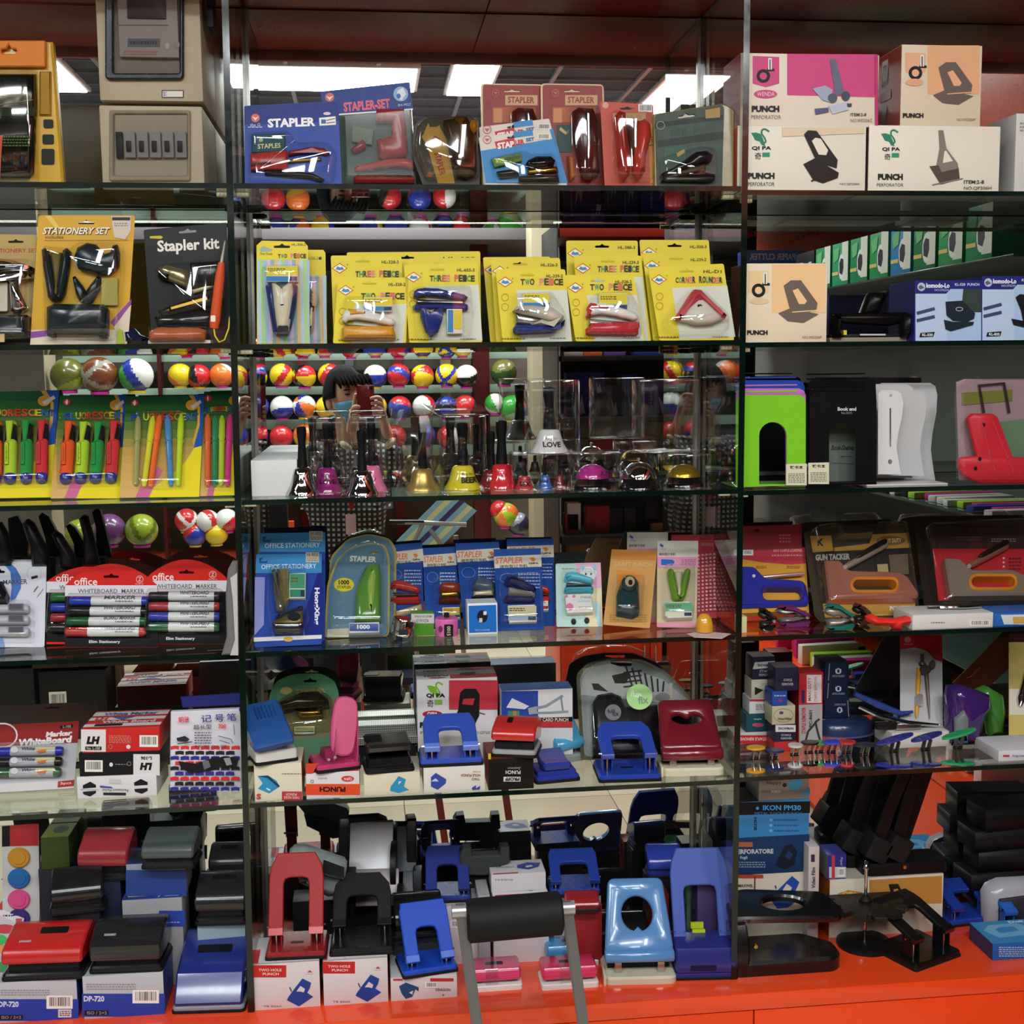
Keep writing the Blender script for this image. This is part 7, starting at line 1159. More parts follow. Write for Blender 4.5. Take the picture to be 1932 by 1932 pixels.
plid('faded red lid hole punch in a clear bag at the back of the left column',144,244,1662,'983038','141416',6,on(t),-5,.085,.085)
t=sbx('grey box under the long black hole punch',96,1722,196,1806,'1c1e28',[],None,.08,d=.12);plid('long black lever hole punch between the red one and the magnet card',92,200,1724,'17171a','101012',6,on(t),8,.07,.075,lw=.9)
t=sbx('pale blue box under the black punches beside the left divider',372,1744,466,1822,'8aa0ac',[],None,.09,d=.12);z_=on(t);plid('black lid hole punch beside the left divider, nearer one of two',366,466,1746,'202224','131315',6,z_,-4,.085,.085,slot=(.3,.75,.5,.62))
t=sbx('dark box carrying the farther black punch',394,1664,468,1790,'262c3a',[],None,.06,d=.215);plid('black lid hole punch beside the left divider, farther one of two',392,464,1662,'2a2c2e','131315',6,on(t),-4,.06,.065,slot=(.3,.75,.45,.6))
t=card('white card of round coloured magnets with a red header','magnet card',[(4,1558),(73,1553),(75,1722),(66,1736),(6,1736)],6,.19,'b8b4b4',[('p',[(19,1557),(73,1553),(73,1595),(19,1596)],'a82c30'),('p',[(4,1558),(19,1557),(19,1596),(4,1597)],'17141a')],r=3)
for y_,c in((1617,'b8842c'),(1656,'2a64a4'),(1696,'c84a80'),(1732,'3a2a70')):o=t.plate('magnet',el(37,y_,21,19),.007,c,y=-.001,bev=.002,r=.2);t.plate('magnet_face',el(37,y_,14,12.5),.002,c,y=-.008,bev=.0008,parent=o,r=.2)
t=card('clear toy card with bright balls leaning behind the magnet card','toy card',[(76,1612),(108,1620),(120,1632),(92,1700),(70,1700)],6,.21,'b8b0b0',[('e',90,1628,14,8,'b03a60'),('e',88,1640,9,6,'3a4a9a'),('e',86,1652,8,6,'c8862c'),('e',84,1664,5,6,'2a8a4a')])
t=card('white toy card with red and green pieces at the lower left edge','toy card',[(-40,1716),(8,1716),(46,1732),(30,1780),(4,1850),(-40,1850)],6,.10,'b4acb0',[('p',[(-40,1716),(8,1716),(46,1733),(40,1744),(0,1726),(-40,1726)],'c8c0c4'),('fuzz',6,1724,26,1730,1,'3a3a44'),('r',30,1732,42,1740,'b83a3c'),('e',10,1752,20,9,'b02a34'),('e',0,1772,14,10,'2aa848'),('e',4,1790,10,8,'d8862c'),('e',4,1824,14,10,'2a8a48')],z=None)
t=sbx('green and yellow box behind the magnet card',76,1582,132,1640,'3a4a20',[],[('r',0,0,100,100,'7a8a34'),('e',56,45,28,26,'241c1c')],.08,d=.22,z=P(100,1640,DF+.22).z,group=None)
e=t.o;t=sbx('dark carton under the green and yellow box',72,1641,136,1810,'2a2a34',[],None,.08,d=.222,group=None);t.o['label']='dark carton behind the toy cards carrying the green and yellow box'
e.location.z=t.z+t.ext[4]+.0005
# --- middle column
def two_hole(label,l,tp,r,b,dep=.115):
 w=r-l;h=b-tp;t=carton('punch_box',label,l,tp,r,b,6,None,dep,'d0c8ca',[('r',l,tp,l+w*.49,tp+h*.28,'b82824'),('t','TWO HOLE',l+w*.08,tp+h*.08,l+w*.42,tp+h*.14,'e0c8c4',0,.02),('t','PUNCH',l+w*.14,tp+h*.17,l+w*.38,tp+h*.23,'e0c8c4',0,.02),('p',[(l+w*.80,tp+h*.16),(l+w*.84,tp+h*.11),(l+w*.88,tp+h*.16)],'b83a3c'),('fuzz',l+w*.78,tp+h*.19,l+w*.9,tp+h*.21,1,'9a8a8c'),('t','TE 8260',l+w*.15,tp+h*.92,l+w*.42,tp+h*.96,'9a6a6c',0,.02)]+[('p',[(l+w*.52,tp+h*.73),(l+w*.62,tp+h*.52),(l+w*.73,tp+h*.30),(l+w*.86,tp+h*.40),(l+w*.84,tp+h*.52),(l+w*.80,tp+h*.63),(l+w*.89,tp+h*.72),(l+w*.68,tp+h*.94),(l+w*.5,tp+h*.8)],'23408c'),('p',[(l+w*.64,tp+h*.60),(l+w*.70,tp+h*.47),(l+w*.77,tp+h*.54),(l+w*.75,tp+h*.62),(l+w*.70,tp+h*.60)],'d0c8ca'),('l',[(l+w*.54,tp+h*.5),(l+w*.57,tp+h*.6)],2,'2a3a5c')],topcol='d4d0d2',sidecol='8a2a28')
 x0,x1,_,dp,zt=t.ext;t.top([('r',0,45,7,100,'b82824'),('r',0,96,100,100,'b8a8a8'),('l',[(34,80),(34,100)],.6,'b86a68')],x0,x1,0,dp,zt);return t
t=two_hole('white TWO HOLE PUNCH box under the red arch punch',478,1824,605,1906);parch('red arch hole punch standing open on the left TWO HOLE PUNCH box',499,616,1811,'9c2224',6,on(t),-2,ang=64,dep=.098,L=.138,wk=.90,lw=.24,op=.66,top=.68,shoulder=.66,cap='c8585e',yh=.034,zh=.052,base='8a2022')
t=two_hole('white TWO HOLE PUNCH box under the black arch punch',609,1818,733,1898);parch('black arch hole punch standing open on the right TWO HOLE PUNCH box',621,744,1803,'18181a',6,on(t),-2,ang=42,dep=.105,L=.095,wk=.92,lw=.22,op=.5,top=.6,shoulder=.5,yh=.05,zh=.05,base='151517')
t=carton('punch_box','white box with a barcode under the tilted bright blue punch',737,1858,863,1897,6,None,.10,'ccc6c8',[('r',742,1858,760,1862,'b83a3a'),('r',812,1857,856,1863,'b03034'),('p',[(753,1872),(766,1865),(790,1874),(790,1882),(784,1878),(778,1892),(766,1896),(758,1886)],'1f4a70'),('p',[(772,1884),(780,1880),(778,1888)],'ccc6c8'),('bar',802,1864,825,1875),('t','DRAGON',822,1876,850,1881,'4a484c',0,.02),('p',[(834,1887),(839,1887),(836,1891)],'b83a3a')],topcol='c4c4c8');z_=on(t)
parch('bright blue hole punch tilted on the white barcode box',760,868,1856,'1f4ab8',6,z_,10,ang=50,dep=.085,L=.10,wk=.86,lw=.24,op=.50,top=.92,shoulder=.85,yh=.018,zh=.038,slot=False,cap='3a6ad0')
# back rows in the middle
t=T('grey_stapler','grey shell stapler pointing left behind the red arch punch','stapler',600,1700,6,.16,z=P(600,1668,DF+.16).z);
def shell(t,pts,c,th,name,**k):return t.lump(name,pts,th,c,0,bev=th*.38,**k)
o=shell(t,[(547,1596),(556,1588),(576,1587),(650,1612),(655,1620),(650,1645),(600,1632),(560,1622),(548,1608)],'84908e',.05,'shell',r=.25);t.plate('grip',[(612,1600),(650,1614),(650,1632),(610,1622)],.006,'15171a',y=-.048,parent=o);t.plate('ear',el(568,1600,5,11),.004,'30343a',y=-.048,parent=o)
t.lump('lower_shell',[(560,1626),(652,1648),(648,1672),(620,1676),(566,1650)],.045,'6a7270',.0,parent=o,r=.3)
gz=t
t2=carton('dark_box','dark carton under the grey shell stapler',552,1702,650,1762,6,.175,.06,'17181c',[]);gz.o.location.z=on(t2);
t=T('grey_stapler','lower grey shell stapler with its nose seen through the red arch punch','stapler',580,1735,6,.125);shell(t,[(528,1700),(540,1684),(570,1676),(640,1690),(660,1704),(640,1730),(580,1732),(536,1722)],'8a9290',.05,'shell',r=.25);t.lump('foot',[(540,1722),(640,1726),(650,1742),(545,1742)],.05,'2a2c30',0)
def heavy(label,l,tp,r,b,d,plate,Y=None):
 """big black desk punch with a pale metal lever plate"""
 t=T('heavy_punch',label,'hole punch',(l+r)/2,b,6,d,rz=math.radians(-5));w=(r-l)*t.m/2;h=(b-tp)*t.m
 bm=BM();abox(bm,-w,w,0,.09,0,.02,0,.003);part(t,'base',bm,'1b1b1d',r=.4)
 for s in(-1,1):bm=BM();prism(bm,[(.01,.02),(.01,h*.75),(.03,h),(.06,h),(.08,.02)],s*w*.86-w*.12,s*w*.86+w*.12,.002);part(t,'cheek',bm,'17171a',r=.35)
 M=MX(0,.012,h*.62,rx=-.55);bm=BM();abox(bm,-w*.72,w*.38,-.012,.0,0,h*.42,0,.002);bmesh.ops.transform(bm,matrix=M,verts=bm.verts[:]);o=part(t,'lever_plate',bm,plate,r=.35,m=.3)
 bm=BM();abox(bm,w*.48,w*.98,-.014,.0,0,h*.38,0,.003);bmesh.ops.transform(bm,matrix=M,verts=bm.verts[:]);part(t,'end_block',bm,'3c4248',o,r=.35)
 bm=BM();atube(bm,[(w*.36,.004,h*.70),(w*.50,.004,h*.70)],h*.2,14);part(t,'collar',bm,'121214',o);bm=BM();abox(bm,-w*.8,w*.9,-.001,.03,h*.2,h*.56,0,.003);part(t,'body',bm,'111113',r=.35);return t
heavy('black desk punch with a silver lever plate, upper one of two',640,1560,790,1786,None,'b8b8bc');heavy('black desk punch with a dull brown grey lever plate, lower one of two',652,1648,800,1812,None,'6c6466')
t=sbx('dark box behind the bright blue tilted punch',742,1760,838,1835,'3a3a3e',[],None,.07,d=.10,group=None);plid('black lever hole punch behind the bright blue tilted punch',740,843,1768,'121214','0d0d0f',6,on(t),4,.075,.07,slot=(.3,.75,.3,.55),lw=.92)
t=sbx('white red striped box under the navy arch punch',812,1712,906,1790,'c8c2c4',[('r',816,1714,830,1718,'b03034'),('r',858,1712,898,1718,'b03034'),('bar',850,1736,880,1750)],None,.09,d=.14,topcol='bcbabc',group='white punch boxes');parch('navy blue arch hole punch on a white box behind the cart handle',800,890,1704,'25347c',6,on(t),-3,ang=40,dep=.08,L=.085,wk=.92,lw=.24,op=.5,top=.9,shoulder=.8,yh=.014,zh=.034,slot=False)
PW=[('p',[(52,38),(72,22),(96,30),(90,60),(70,76),(50,60)],'2c3a8c'),('p',[(66,50),(78,44),(80,56),(68,60)],'c8c6ca'),('fuzz',12,44,46,56,2,'8a888c'),('r',4,92,50,99,'b83038')]
t=sbx('white punch box, lower one of the pile behind the cart handle',930,1692,1036,1740,'c8c4c8',[('r',938,1692,980,1697,'b83038'),('p',[(990,1704),(1006,1692),(1030,1696),(1026,1712),(1006,1716)],'2c3a8c')],PW,.07,d=.13,group='white punch boxes');t=sbx('white punch box, upper one of the pile behind the cart handle',927,1662,1030,1692,'c4c2c6',[('fuzz',934,1668,970,1674,1,'9a989c')],PW,.07,Y=t.Y+.02,z=on(t),group='white punch boxes')
t=sbx('narrow grey box between the navy arch punch and the white pile',902,1690,926,1770,'9a989c',[],None,.08,d=.12,group=None)
t=T('grey_clamp','dark grey plastic bracket lying at the back near the mirror','bracket',915,1650,6,.22,z=P(915,1650,DF+.22).z);t.plate('bracket',[(868,1650),(866,1610),(872,1600),(887,1598),(890,1614),(940,1612),(942,1598),(958,1597),(960,1625),(944,1632),(944,1650)],.03,'34393b',bev=.003);cl=t
t=sbx('dark tall box carrying the grey bracket',870,1652,946,1790,'242628',[],None,.05,d=.222,group=None);cl.o.location.z=on(t)
t=sbx('white red striped box under the blue arch punch at the back',1045,1688,1134,1782,'cac4c6',[('r',1046,1690,1084,1694,'b83038'),('p',[(1100,1704),(1106,1694),(1124,1698),(1122,1704),(1110,1700)],'2c3a8c')],None,.08,d=.15,group='white punch boxes');parch('blue arch hole punch facing front on the white box at the back',1038,1134,1692,'223c90',6,on(t),-3,ang=26,dep=.085,L=.075,wk=.95,lw=.2,op=.5,top=.9,shoulder=.8,yh=.014,zh=.034,slot=False)
t=sbx('flat red box under the white striped box near the cart handle',1070,1712,1136,1790,'8a2226',[],None,.04,d=.10,group=None);plid('dark red flat punch beside the cart handle',1066,1134,1722,'8e2428','5a1618',6,on(t),-4,.05,.03,lw=.95)
punch_mini('lime green mini hole punch behind the sky blue mini punch',1008,1100,1806,'94c82c')
punch_mini('sky blue mini hole punch behind the right pink mini punch',1030,1131,1822,'3a84b8')
punch_mini('pink mini hole punch with clear tape, left of the cart handle leg',884,986,1868,'c83a68')
punch_mini('pink mini hole punch with clear tape, behind the right cart handle leg',1022,1130,1864,'c8345c')
plid('small black hole punch wrapped in film behind the light blue oval punch',1120,1226,1800,'1a1a1c','121214',6,None,-3,.07,.07)
punch_oval('light blue hole punch with an oval opening and beige base on the counter',1142,1277,1866,'5486bc','c4bca4',6,None,-5,58,.105,.145,yh=.03,zh=.05,wk=.96,topw=.80)
t=parch('large blue hole punch with a tall arch lever beside the right divider',1274,1392,1851,'4258a8',6,None,-5,ang=66,dep=.09,L=.165,wk=.92,lw=.2,op=.55,top=.74,shoulder=.7,yh=.055,zh=.075,base='262c78',slot=False);w_=t.w/2
bm=BM();prism(bm,[(.0,.016),(-.002,.036),(.01,.062),(.05,.075),(.075,.07),(.08,.016)],-w_*.95,w_*.95,.004);part(t,'housing',bm,'262a72',r=.22,coat=.3);bm=BM();abox(bm,-w_*.5,w_*.3,-.0035,-.001,.022,.032);part(t,'front_slot',bm,'12143a')
for k in range(2):bm=BM();abox(bm,-.02,.006,.05+.02*k,.056+.02*k,.0752,.081+.006*k);part(t,'yellow_catch',bm,'b8c82c')
t=sbx('red carton edge behind the tall arch lever',1232,1690,1262,1800,'8a2018',[],None,.05,d=.13,group=None);plid('royal blue rounded punch behind the light blue oval punch',1222,1288,1716,'2c409c','1c2a6c',6,P(1250,1716,DF+.19).z,-6,.06,.06,Y=DF+.19);bl_=bpy.context.scene.objects[-1]
t=sbx('dark box under the rounded royal blue punch',1224,1718,1290,1830,'1a1a24',[],None,.06,d=.19,group=None)
for o in[q for q in COL.objects if q.get('label','').startswith('royal blue rounded punch')]:o.location.z=on(t)
for i,(l,tp,r,b,c,lab)in enumerate(((1305,1620,1340,1668,'2c2c68','small navy box with a cream lid'),(1296,1660,1332,1720,'5a7a5c','small green and white box'),(1316,1672,1352,1740,'4a3a68','small violet box'))):
 t=sbx(lab+' at the back beside the right divider',l,tp,r,b,c,[],None,.05,d=.235-.06*i,z=None,topcol='a8a088' if i!=1 else '4a9a5c',group=None)
 # the folded hand cart standing in front of the counter
t=T('hand_cart','folded hand cart with a black foam grip and grey legs in front of the counter','hand cart',968,1700,z=0.0,Y=1.98)
HP=lambda px,py,Y=1.98:P(px,py,Y)-t.o.location
a,b=HP(880,1738),HP(1060,1722);bm=BM();dr=(b-a).normalized();r_=.036
atube(bm,[a,a+dr*.004,b-dr*.004,b],[r_*.8,r_,r_,r_*.8],28);obj('foam_grip',fix(bm),mat('141415',.6),t.o,smooth=50)
for(x,sx)in((868,-1),(1068,1)):
 top_=HP(x,1706 if sx<0 else 1700);low=HP(x+32,1932);dv=(low-top_);end=top_+dv*((top_.z-.10)/-dv.z)
 bm=BM();wv=Vector((.0095,0,0));yv=Vector((0,.006,0));q=[]
 for pnt in(top_,end):q+=[bm.verts.new(pnt+s1*wv+s2*yv)for s1,s2 in((-1,-1),(1,-1),(1,1),(-1,1))]
 for f in((0,1,5,4),(1,2,6,5),(2,3,7,6),(3,0,4,7),(3,2,1,0),(4,5,6,7)):bm.faces.new([q[i]for i in f])
 bmesh.ops.bevel(bm,geom=bm.edges[:],offset=.002,segments=2,affect='EDGES');obj('leg',fix(bm),mat('77777a',.35,.6),t.o)
 bm=BM();atube(bm,[top_+Vector((-sx*.012,0,-.012)),top_+Vector((sx*.014,0,-.012))],.012,12);obj('end_cap',fix(bm),mat('b0b0b0',.3,.6),t.o)
 bm=BM();atube(bm,[Vector((end.x-.02,end.y,.075)),Vector((end.x+.02,end.y,.075))],.075,20);obj('wheel',fix(bm),mat('1a1a1a',.5),t.o);bx_=end
bm=BM();abox(bm,-.12,.14,-.16,.02,.02,.04,0,.004);obj('toe_plate',bm,mat('6c6c70',.4,.6),t.o)
# --- right column
t=carton('punch_box','white MAXWEL box with blue punch picture at the foot of the divider pile',1392,1652,1524,1716,6,.16,.09,'c8beae',[('r',1393,1650,1440,1657,'a8442c'),('l',[(1424,1654),(1423,1714)],2.4,'5a1c24'),('t','MAXWEL',1393,1668,1421,1674,'4a3a38',0,.03),('t','MW-208A',1396,1679,1418,1683,'4a3a38',0,.03),('l',[(1424,1680),(1438,1680)],1.4,'b06a5c'),('r',1395,1692,1417,1710,'b4aa9c'),('p',[(1452,1694),(1470,1676),(1494,1652),(1508,1664),(1500,1681),(1509,1694),(1486,1712),(1466,1714)],'22489c'),('p',[(1474,1682),(1484,1667),(1494,1674),(1490,1682)],'c8beae'),('l',[(1462,1670),(1464,1676)],2.4,'3a3a4c')]);Y0=t.Y
fz=on(t)
def pile(label,hpx,c,prf,**k):
 global fz
 py=1650.0
 for _ in range(5):py+=(P(1460,py,Y0).z-fz)*FPX/Y0
 t=carton('punch_box',label,k.get('l',1393),py-hpx,k.get('r',1526),py,6,None,.09,c,prf(py-hpx,py),z=fz,Y=Y0+k.get('dy',0),topcol=k.get('topcol'));fz=on(t);return t
pile('dark blue PERFORATORE box in the pile beside the right divider',66,'17365c',lambda a,b:[('r',1394,a+7,1420,a+16,'a8603c'),('t','PERFORATORE',1386,a+20,1459,a+29,'b8c0c8',-1,.04),('t','fogli',1396,a+33,1410,a+40,'b8c0c8',0,.02),('fuzz',1394,a+43,1444,a+56,3,'7a90a8'),('p',[(1462,a+50),(1480,a+14),(1494,a+10),(1504,a+24),(1498,a+50),(1480,a+58)],'0f1c2c'),('p',[(1480,a+34),(1488,a+22),(1496,a+30),(1490,a+40)],'17365c')])
pile('light blue IKON PM30 box in the pile beside the right divider',64,'3a84c0',lambda a,b:[('p',[(1393,a),(1528,a-2),(1528,a+20),(1393,a+24)],'15151a'),('e',1429,a+11,3,3,'4a9ad8'),('t','IKON PM30',1439,a+5,1511,a+15,'4a9ad8',0,.03),('t','METAL 2-HOLE PUNCH',1424,a+18,1512,a+23,'3a7ab0',0,.01),('t','IKON',1422,a+28,1428,a+52,'1c3a58',-90,.04)]+[('e',1454,a+33+10*i,3,3,'6ab0e0')for i in range(3)]+[('fuzz',1460,a+31+10*i,1506,a+35+10*i,1,'1f5a90')for i in range(3)],topcol='202026')
pile('grey box with a light blue punch picture topping the pile by the divider',44,'8a807a',lambda a,b:[('t','Happy',1446,a+8,1474,a+17,'6a4a44',0,.02),('t','TWO HOLE',1436,a+26,1458,a+30,'5a4a44'),('t','PUNCH',1455,a+26,1472,a+31,'c8c4c0',0,.03),('e',1480,a+16,4,4,'2a2420'),('p',[(1486,a+16),(1496,a+3),(1512,a+4),(1515,a+14),(1506,a+26),(1490,a+26)],'4a90b8'),('p',[(1508,a+36),(1528,a+20),(1528,a+36)],'4a90b8')],l=1432,topcol='6a6460')
t=carton('slim_box','slim white box leaning beside the MAXWEL pile',1526,1598,1543,1708,6,.13,.05,'c0b4b0',[('t','Video Film',1531,1636,1538,1676,'3a2a44',-90,.03),('r',1530,1612,1537,1626,'3a2a44'),('t','QUAN',1532,1690,1538,1706,'9a5a50',-90)])
t=carton('punch_box','large cream and orange QIPA punch box behind the stamp rack',1566,1661,1777,1738,6,.15,.14,'cfc6b4',[('p',[(1640,1660),(1777,1652),(1777,1704),(1640,1708)],'b8803c'),('p',[(1580,1686),(1600,1679),(1626,1683),(1626,1689),(1604,1694),(1584,1690)],'b87c3c'),('t','QIPA',1590,1682,1618,1691,'d8b070',0,.04),('p',[(1676,1668),(1694,1667),(1712,1700),(1690,1704),(1682,1690)],'26201a'),('p',[(1685,1678),(1693,1676),(1703,1693),(1692,1697)],'b8803c'),('t','PERFORATOR',1742,1728,1762,1733,'a06a6a')],sidecol='a85a24',topcol='b8b4a8');zq=on(t);Yq=t.Y
t=carton('small_box','small blue and white box standing on the QIPA punch box',1562,1612,1596,1657,6,None,.06,'2c2f80',[('p',[(1564,1634),(1596,1634),(1596,1654),(1564,1655)],'c4c0c4'),('r',1569,1612,1575,1657,'b83a4c'),('bar',1580,1636,1593,1652),('t','Paper',1584,1616,1590,1632,'a0a4cc',90,.02)],z=zq,Y=Yq+.004,sidecol='8a8688')
# heavy duty two arm punches
for i,(l,r,d,lab)in enumerate(((1585,1700,.19,'rear one of two'),(1625,1760,.165,'front one of two'))):
 t=T('heavy_punch','black heavy duty hole punch with a long raised forked lever, '+lab,'hole punch',(l+r)/2,1640,z=zq,Y=Yq+.055-.05*i);w=(r-l)*t.m/2
 bm=BM();aflat(bm,rrm(-w*.9,0,w*1.5,.075,.02),.026,0,.004);part(t,'base',bm,'0f0f10',r=.3)
 for s,(p0,p1)in enumerate((((-.45,.05),(.42,.25)),((.1,.05),(.86,.27)))):
  for q in(0,1):bm=BM();a0,a1=w*p0[0]+.03*q,w*p1[0]+.035*q;aplate(bm,rp([(a0-.02,p0[1]),(a0+.012,p0[1]),(a0*.55+a1*.45+.008,p0[1]*.55+p1[1]*.45-.02*q),(a1+.016,p1[1]),(a1-.014,p1[1]),(a0*.5+a1*.5-.022,(p0[1]+p1[1])/2)],.008),(),.014,.002,y=.03+.035*q);part(t,'arm',bm,'0e0e10',r=.35)
  bm=BM();abox(bm,w*p0[0]-.03,w*p0[0]+.02,.0,.06,p0[1]-.022,p0[1]+.03,0,.004);bmesh.ops.rotate(bm,verts=bm.verts[:],cent=(w*p0[0],0,p0[1]),matrix=Matrix.Rotation(.5,3,'Y'));part(t,'clamp_block',bm,'1a1b1c',r=.35)
 bm=BM();atube(bm,[(w*.2,-.003,.018),(w*.2,.004,.018)],.004,10);part(t,'rivet',bm,'brass')
t=T('hole_punch','black hole punch with a long flat top plate and oval opening at the right divider','hole punch',1492,1850,6,None);w=110*t.m
bm=BM();aflat(bm,rp([(-w*.95,0),(w*.75,0),(w*.92,.02),(w*.95,.07),(w*.5,.12),(-w*.95,.12)],.012),.030,0,.006);part(t,'base',bm,'131213',r=.25,coat=.3)
bm=BM();prism(bm,[(.0,.02),(-.004,.06),(.02,.10),(.10,.10),(.12,.02)],-w*1.0,-w*.70,.004);part(t,'hinge_block',bm,'121213',r=.25);M=MX(0,.03,.098,ry=.05,rx=.30)
bm=BM();aflat(bm,rp([(-w*.98,-.005),(w*.85,-.005),(w*1.06,.015),(w*.8,.075),(-w*.6,.085),(-w*.98,.07)],.012),.014,0,.004,[[(w*.02+w*.38*math.cos(2*PI*k/20),.040+.020*math.sin(2*PI*k/20))for k in range(20)]],M=M);o=part(t,'lever',bm,'111112',r=.2,coat=.4)
bm=BM();atube(bm,[(-w*.62,-.007,.066),(-w*.62,.0,.066)],.004,10);part(t,'rivet',bm,'brass')
t=T('stamp_rack','stamp rack with a round black foot, chrome pole and notched black disc','stamp rack',1652,1806,6,None);R=51*t.m
bm=BM();alathe(bm,[(0,0),(R,0),(R,.006),(R*.9,.011),(0,.012)],40,MX(0,R,0));part(t,'foot',bm,'121212',r=.35);bm=BM();alathe(bm,[(.0035,.012),(.0035,.165),(.006,.166),(.006,.172),(.003,.176),(.0045,.181),(0,.186)],14,MX(0,R,0));part(t,'pole',bm,'chrome')
o_=[];N=12
for k in range(N):
 a=2*PI*k/N;h=2*PI/N
 o_+=[(1.4*R*math.cos(a-h*.3),R+1.4*R*math.sin(a-h*.3)),(1.45*R*math.cos(a+h*.3),R+1.45*R*math.sin(a+h*.3)),(1.1*R*math.cos(a+h*.42),R+1.1*R*math.sin(a+h*.42)),(1.1*R*math.cos(a+h*.58),R+1.1*R*math.sin(a+h*.58))]
bm=BM();aflat(bm,o_,.010,.086,.002);part(t,'notched_disc',bm,'1d1a16',r=.4)
bm=BM();alathe(bm,[(.012,.08),(.014,.10),(.008,.108),(.0036,.11)],16,MX(0,R,0));part(t,'hub',bm,'17150f')
t=parch('black arch hole punch turned to the right beside the stamp rack',1712,1832,1826,'131212',6,None,24,ang=20,dep=.12,L=.115,wk=.86,lw=.2,op=.6,top=.8,shoulder=.7,yh=.03,zh=.055,base='0f0f10',slot=False)
parch('blue arch hole punch beside a grey bag at the right end of the counter',1790,1884,1746,'1f3890',6,None,6,ang=18,dep=.085,L=.08,wk=.92,lw=.24,op=.5,top=.9,shoulder=.8,yh=.014,zh=.04,slot=False)
parch('bright blue hole punch cut by the right edge of the counter',1890,1990,1762,'2a5cb0',6,None,0,ang=24,dep=.085,L=.08,wk=.92,lw=.24,op=.5,top=.9,shoulder=.8,yh=.014,zh=.05,slot=False)
t=carton('punch_box','light blue box with a punch drawing at the lower right edge',1873,1794,1990,1821,6,None,.10,'23589c',[('fuzz',1884,1798,1980,1818,5,'9ab8d8')],sidecol='1a3460');x0,x1,_,dp,zt=t.ext;t.top([('r',0,0,100,100,'3a84b8'),('p',[(8,40),(24,18),(70,14),(84,40),(70,70),(20,76)],'6aa8cc'),('p',[(26,40),(36,30),(60,30),(62,50),(30,56)],'3a84b8'),('t','Deli',60,4,84,14,'c8dce8',0,.04)],x0,x1,0,dp,zt)
t=T('clear_bag','grey clear bag with blue and black tools at the right end of the counter','bag',1860,1700,6,None);bm=BM();rnd=random.Random(3)
alathe(bm,[(0,.0),(.075,.0),(.085,.02),(.07,.045),(.04,.06),(0,.065)],16,MX(0,.06,0)@Matrix.Diagonal((1.1,.7,1,1)))
for v in bm.verts:
 if v.co.z>.001:v.co+=Vector((rnd.uniform(-.008,.008),rnd.uniform(-.006,.006),rnd.uniform(-.006,.006)))
obj('bag',fix(bm),mat('5c6a74',.12,0,0,.5),t.o,smooth=20)
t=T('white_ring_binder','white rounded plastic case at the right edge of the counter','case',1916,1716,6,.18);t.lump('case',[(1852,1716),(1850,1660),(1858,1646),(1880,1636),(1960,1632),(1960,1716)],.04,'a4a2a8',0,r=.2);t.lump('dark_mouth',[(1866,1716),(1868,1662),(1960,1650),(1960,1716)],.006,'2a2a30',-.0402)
zb_=None
for i in range(5):
 t=carton('file_box','black flat file case, %s of the black pile at the right end of the counter'%('lowest','second','third','fourth','topmost')[i],1842-14*(i%2)+3*i,1600,1990,1640,6,None,.075,'17171a',z=ZC if zb_ is None else zb_,Y=DF+.215,group='black file cases')
 bm=t.o_body.data;h_=(.05,.045,.05,.045,.05)[i];
 for v in bm.vertices:v.co.z=0 if abs(v.co.z)<abs(t.ext[4])*.5 else h_
 zb_=t.z+h_+.0006;t.o.rotation_euler.z=(-.05,.08,-.02,.06,.1)[i]
 # ================================================================= the shop behind the camera, seen in the mirror
Y2=2*DM
def vbox(name,l,t,r,b,Yv,dep,col,label=None,cat=None,group=None,parent=None,kind=None,z0=None,bev=.002,**k):
 """box whose face towards the mirror covers l,t,r,b at mirror depth Yv; it reaches dep metres further from the mirror"""
 p,q=V(l,t,Yv),V(r,b,Yv);zb=q.z if z0 is None else z0
 c=Vector(((p.x+q.x)/2,p.y,zb))if parent is None else Vector(parent.location)
 bm=BM();abox(bm,p.x,q.x,p.y-dep,p.y,zb,p.z,0,bev);bmesh.ops.translate(bm,verts=bm.verts[:],vec=-c)
 if 'rough' in k:k['r']=k.pop('rough')
 o=obj(name,bm,[mat(col,**k)],parent)
 if parent is None:o.location=c
 if kind:o['kind']=kind
 return tag(o,label,cat,group)
def vface(o,items,l,t,r,b,Yv):
 """print on the face of a vbox, readable from the mirror side; 0..100 square"""
 p,q=V(l,t,Yv),V(r,b,Yv);c=o.location;bm=BM();ms=[]
 add_print(bm,items,lambda a,b_:(a,b_),ms,-.001,axis=lambda a,b_,h:(q.x+(p.x-q.x)*a/100-c.x,p.y+h-c.y,p.z+(q.z-p.z)*b_/100-c.z));obj('print',bm,ms,o,smooth=0)
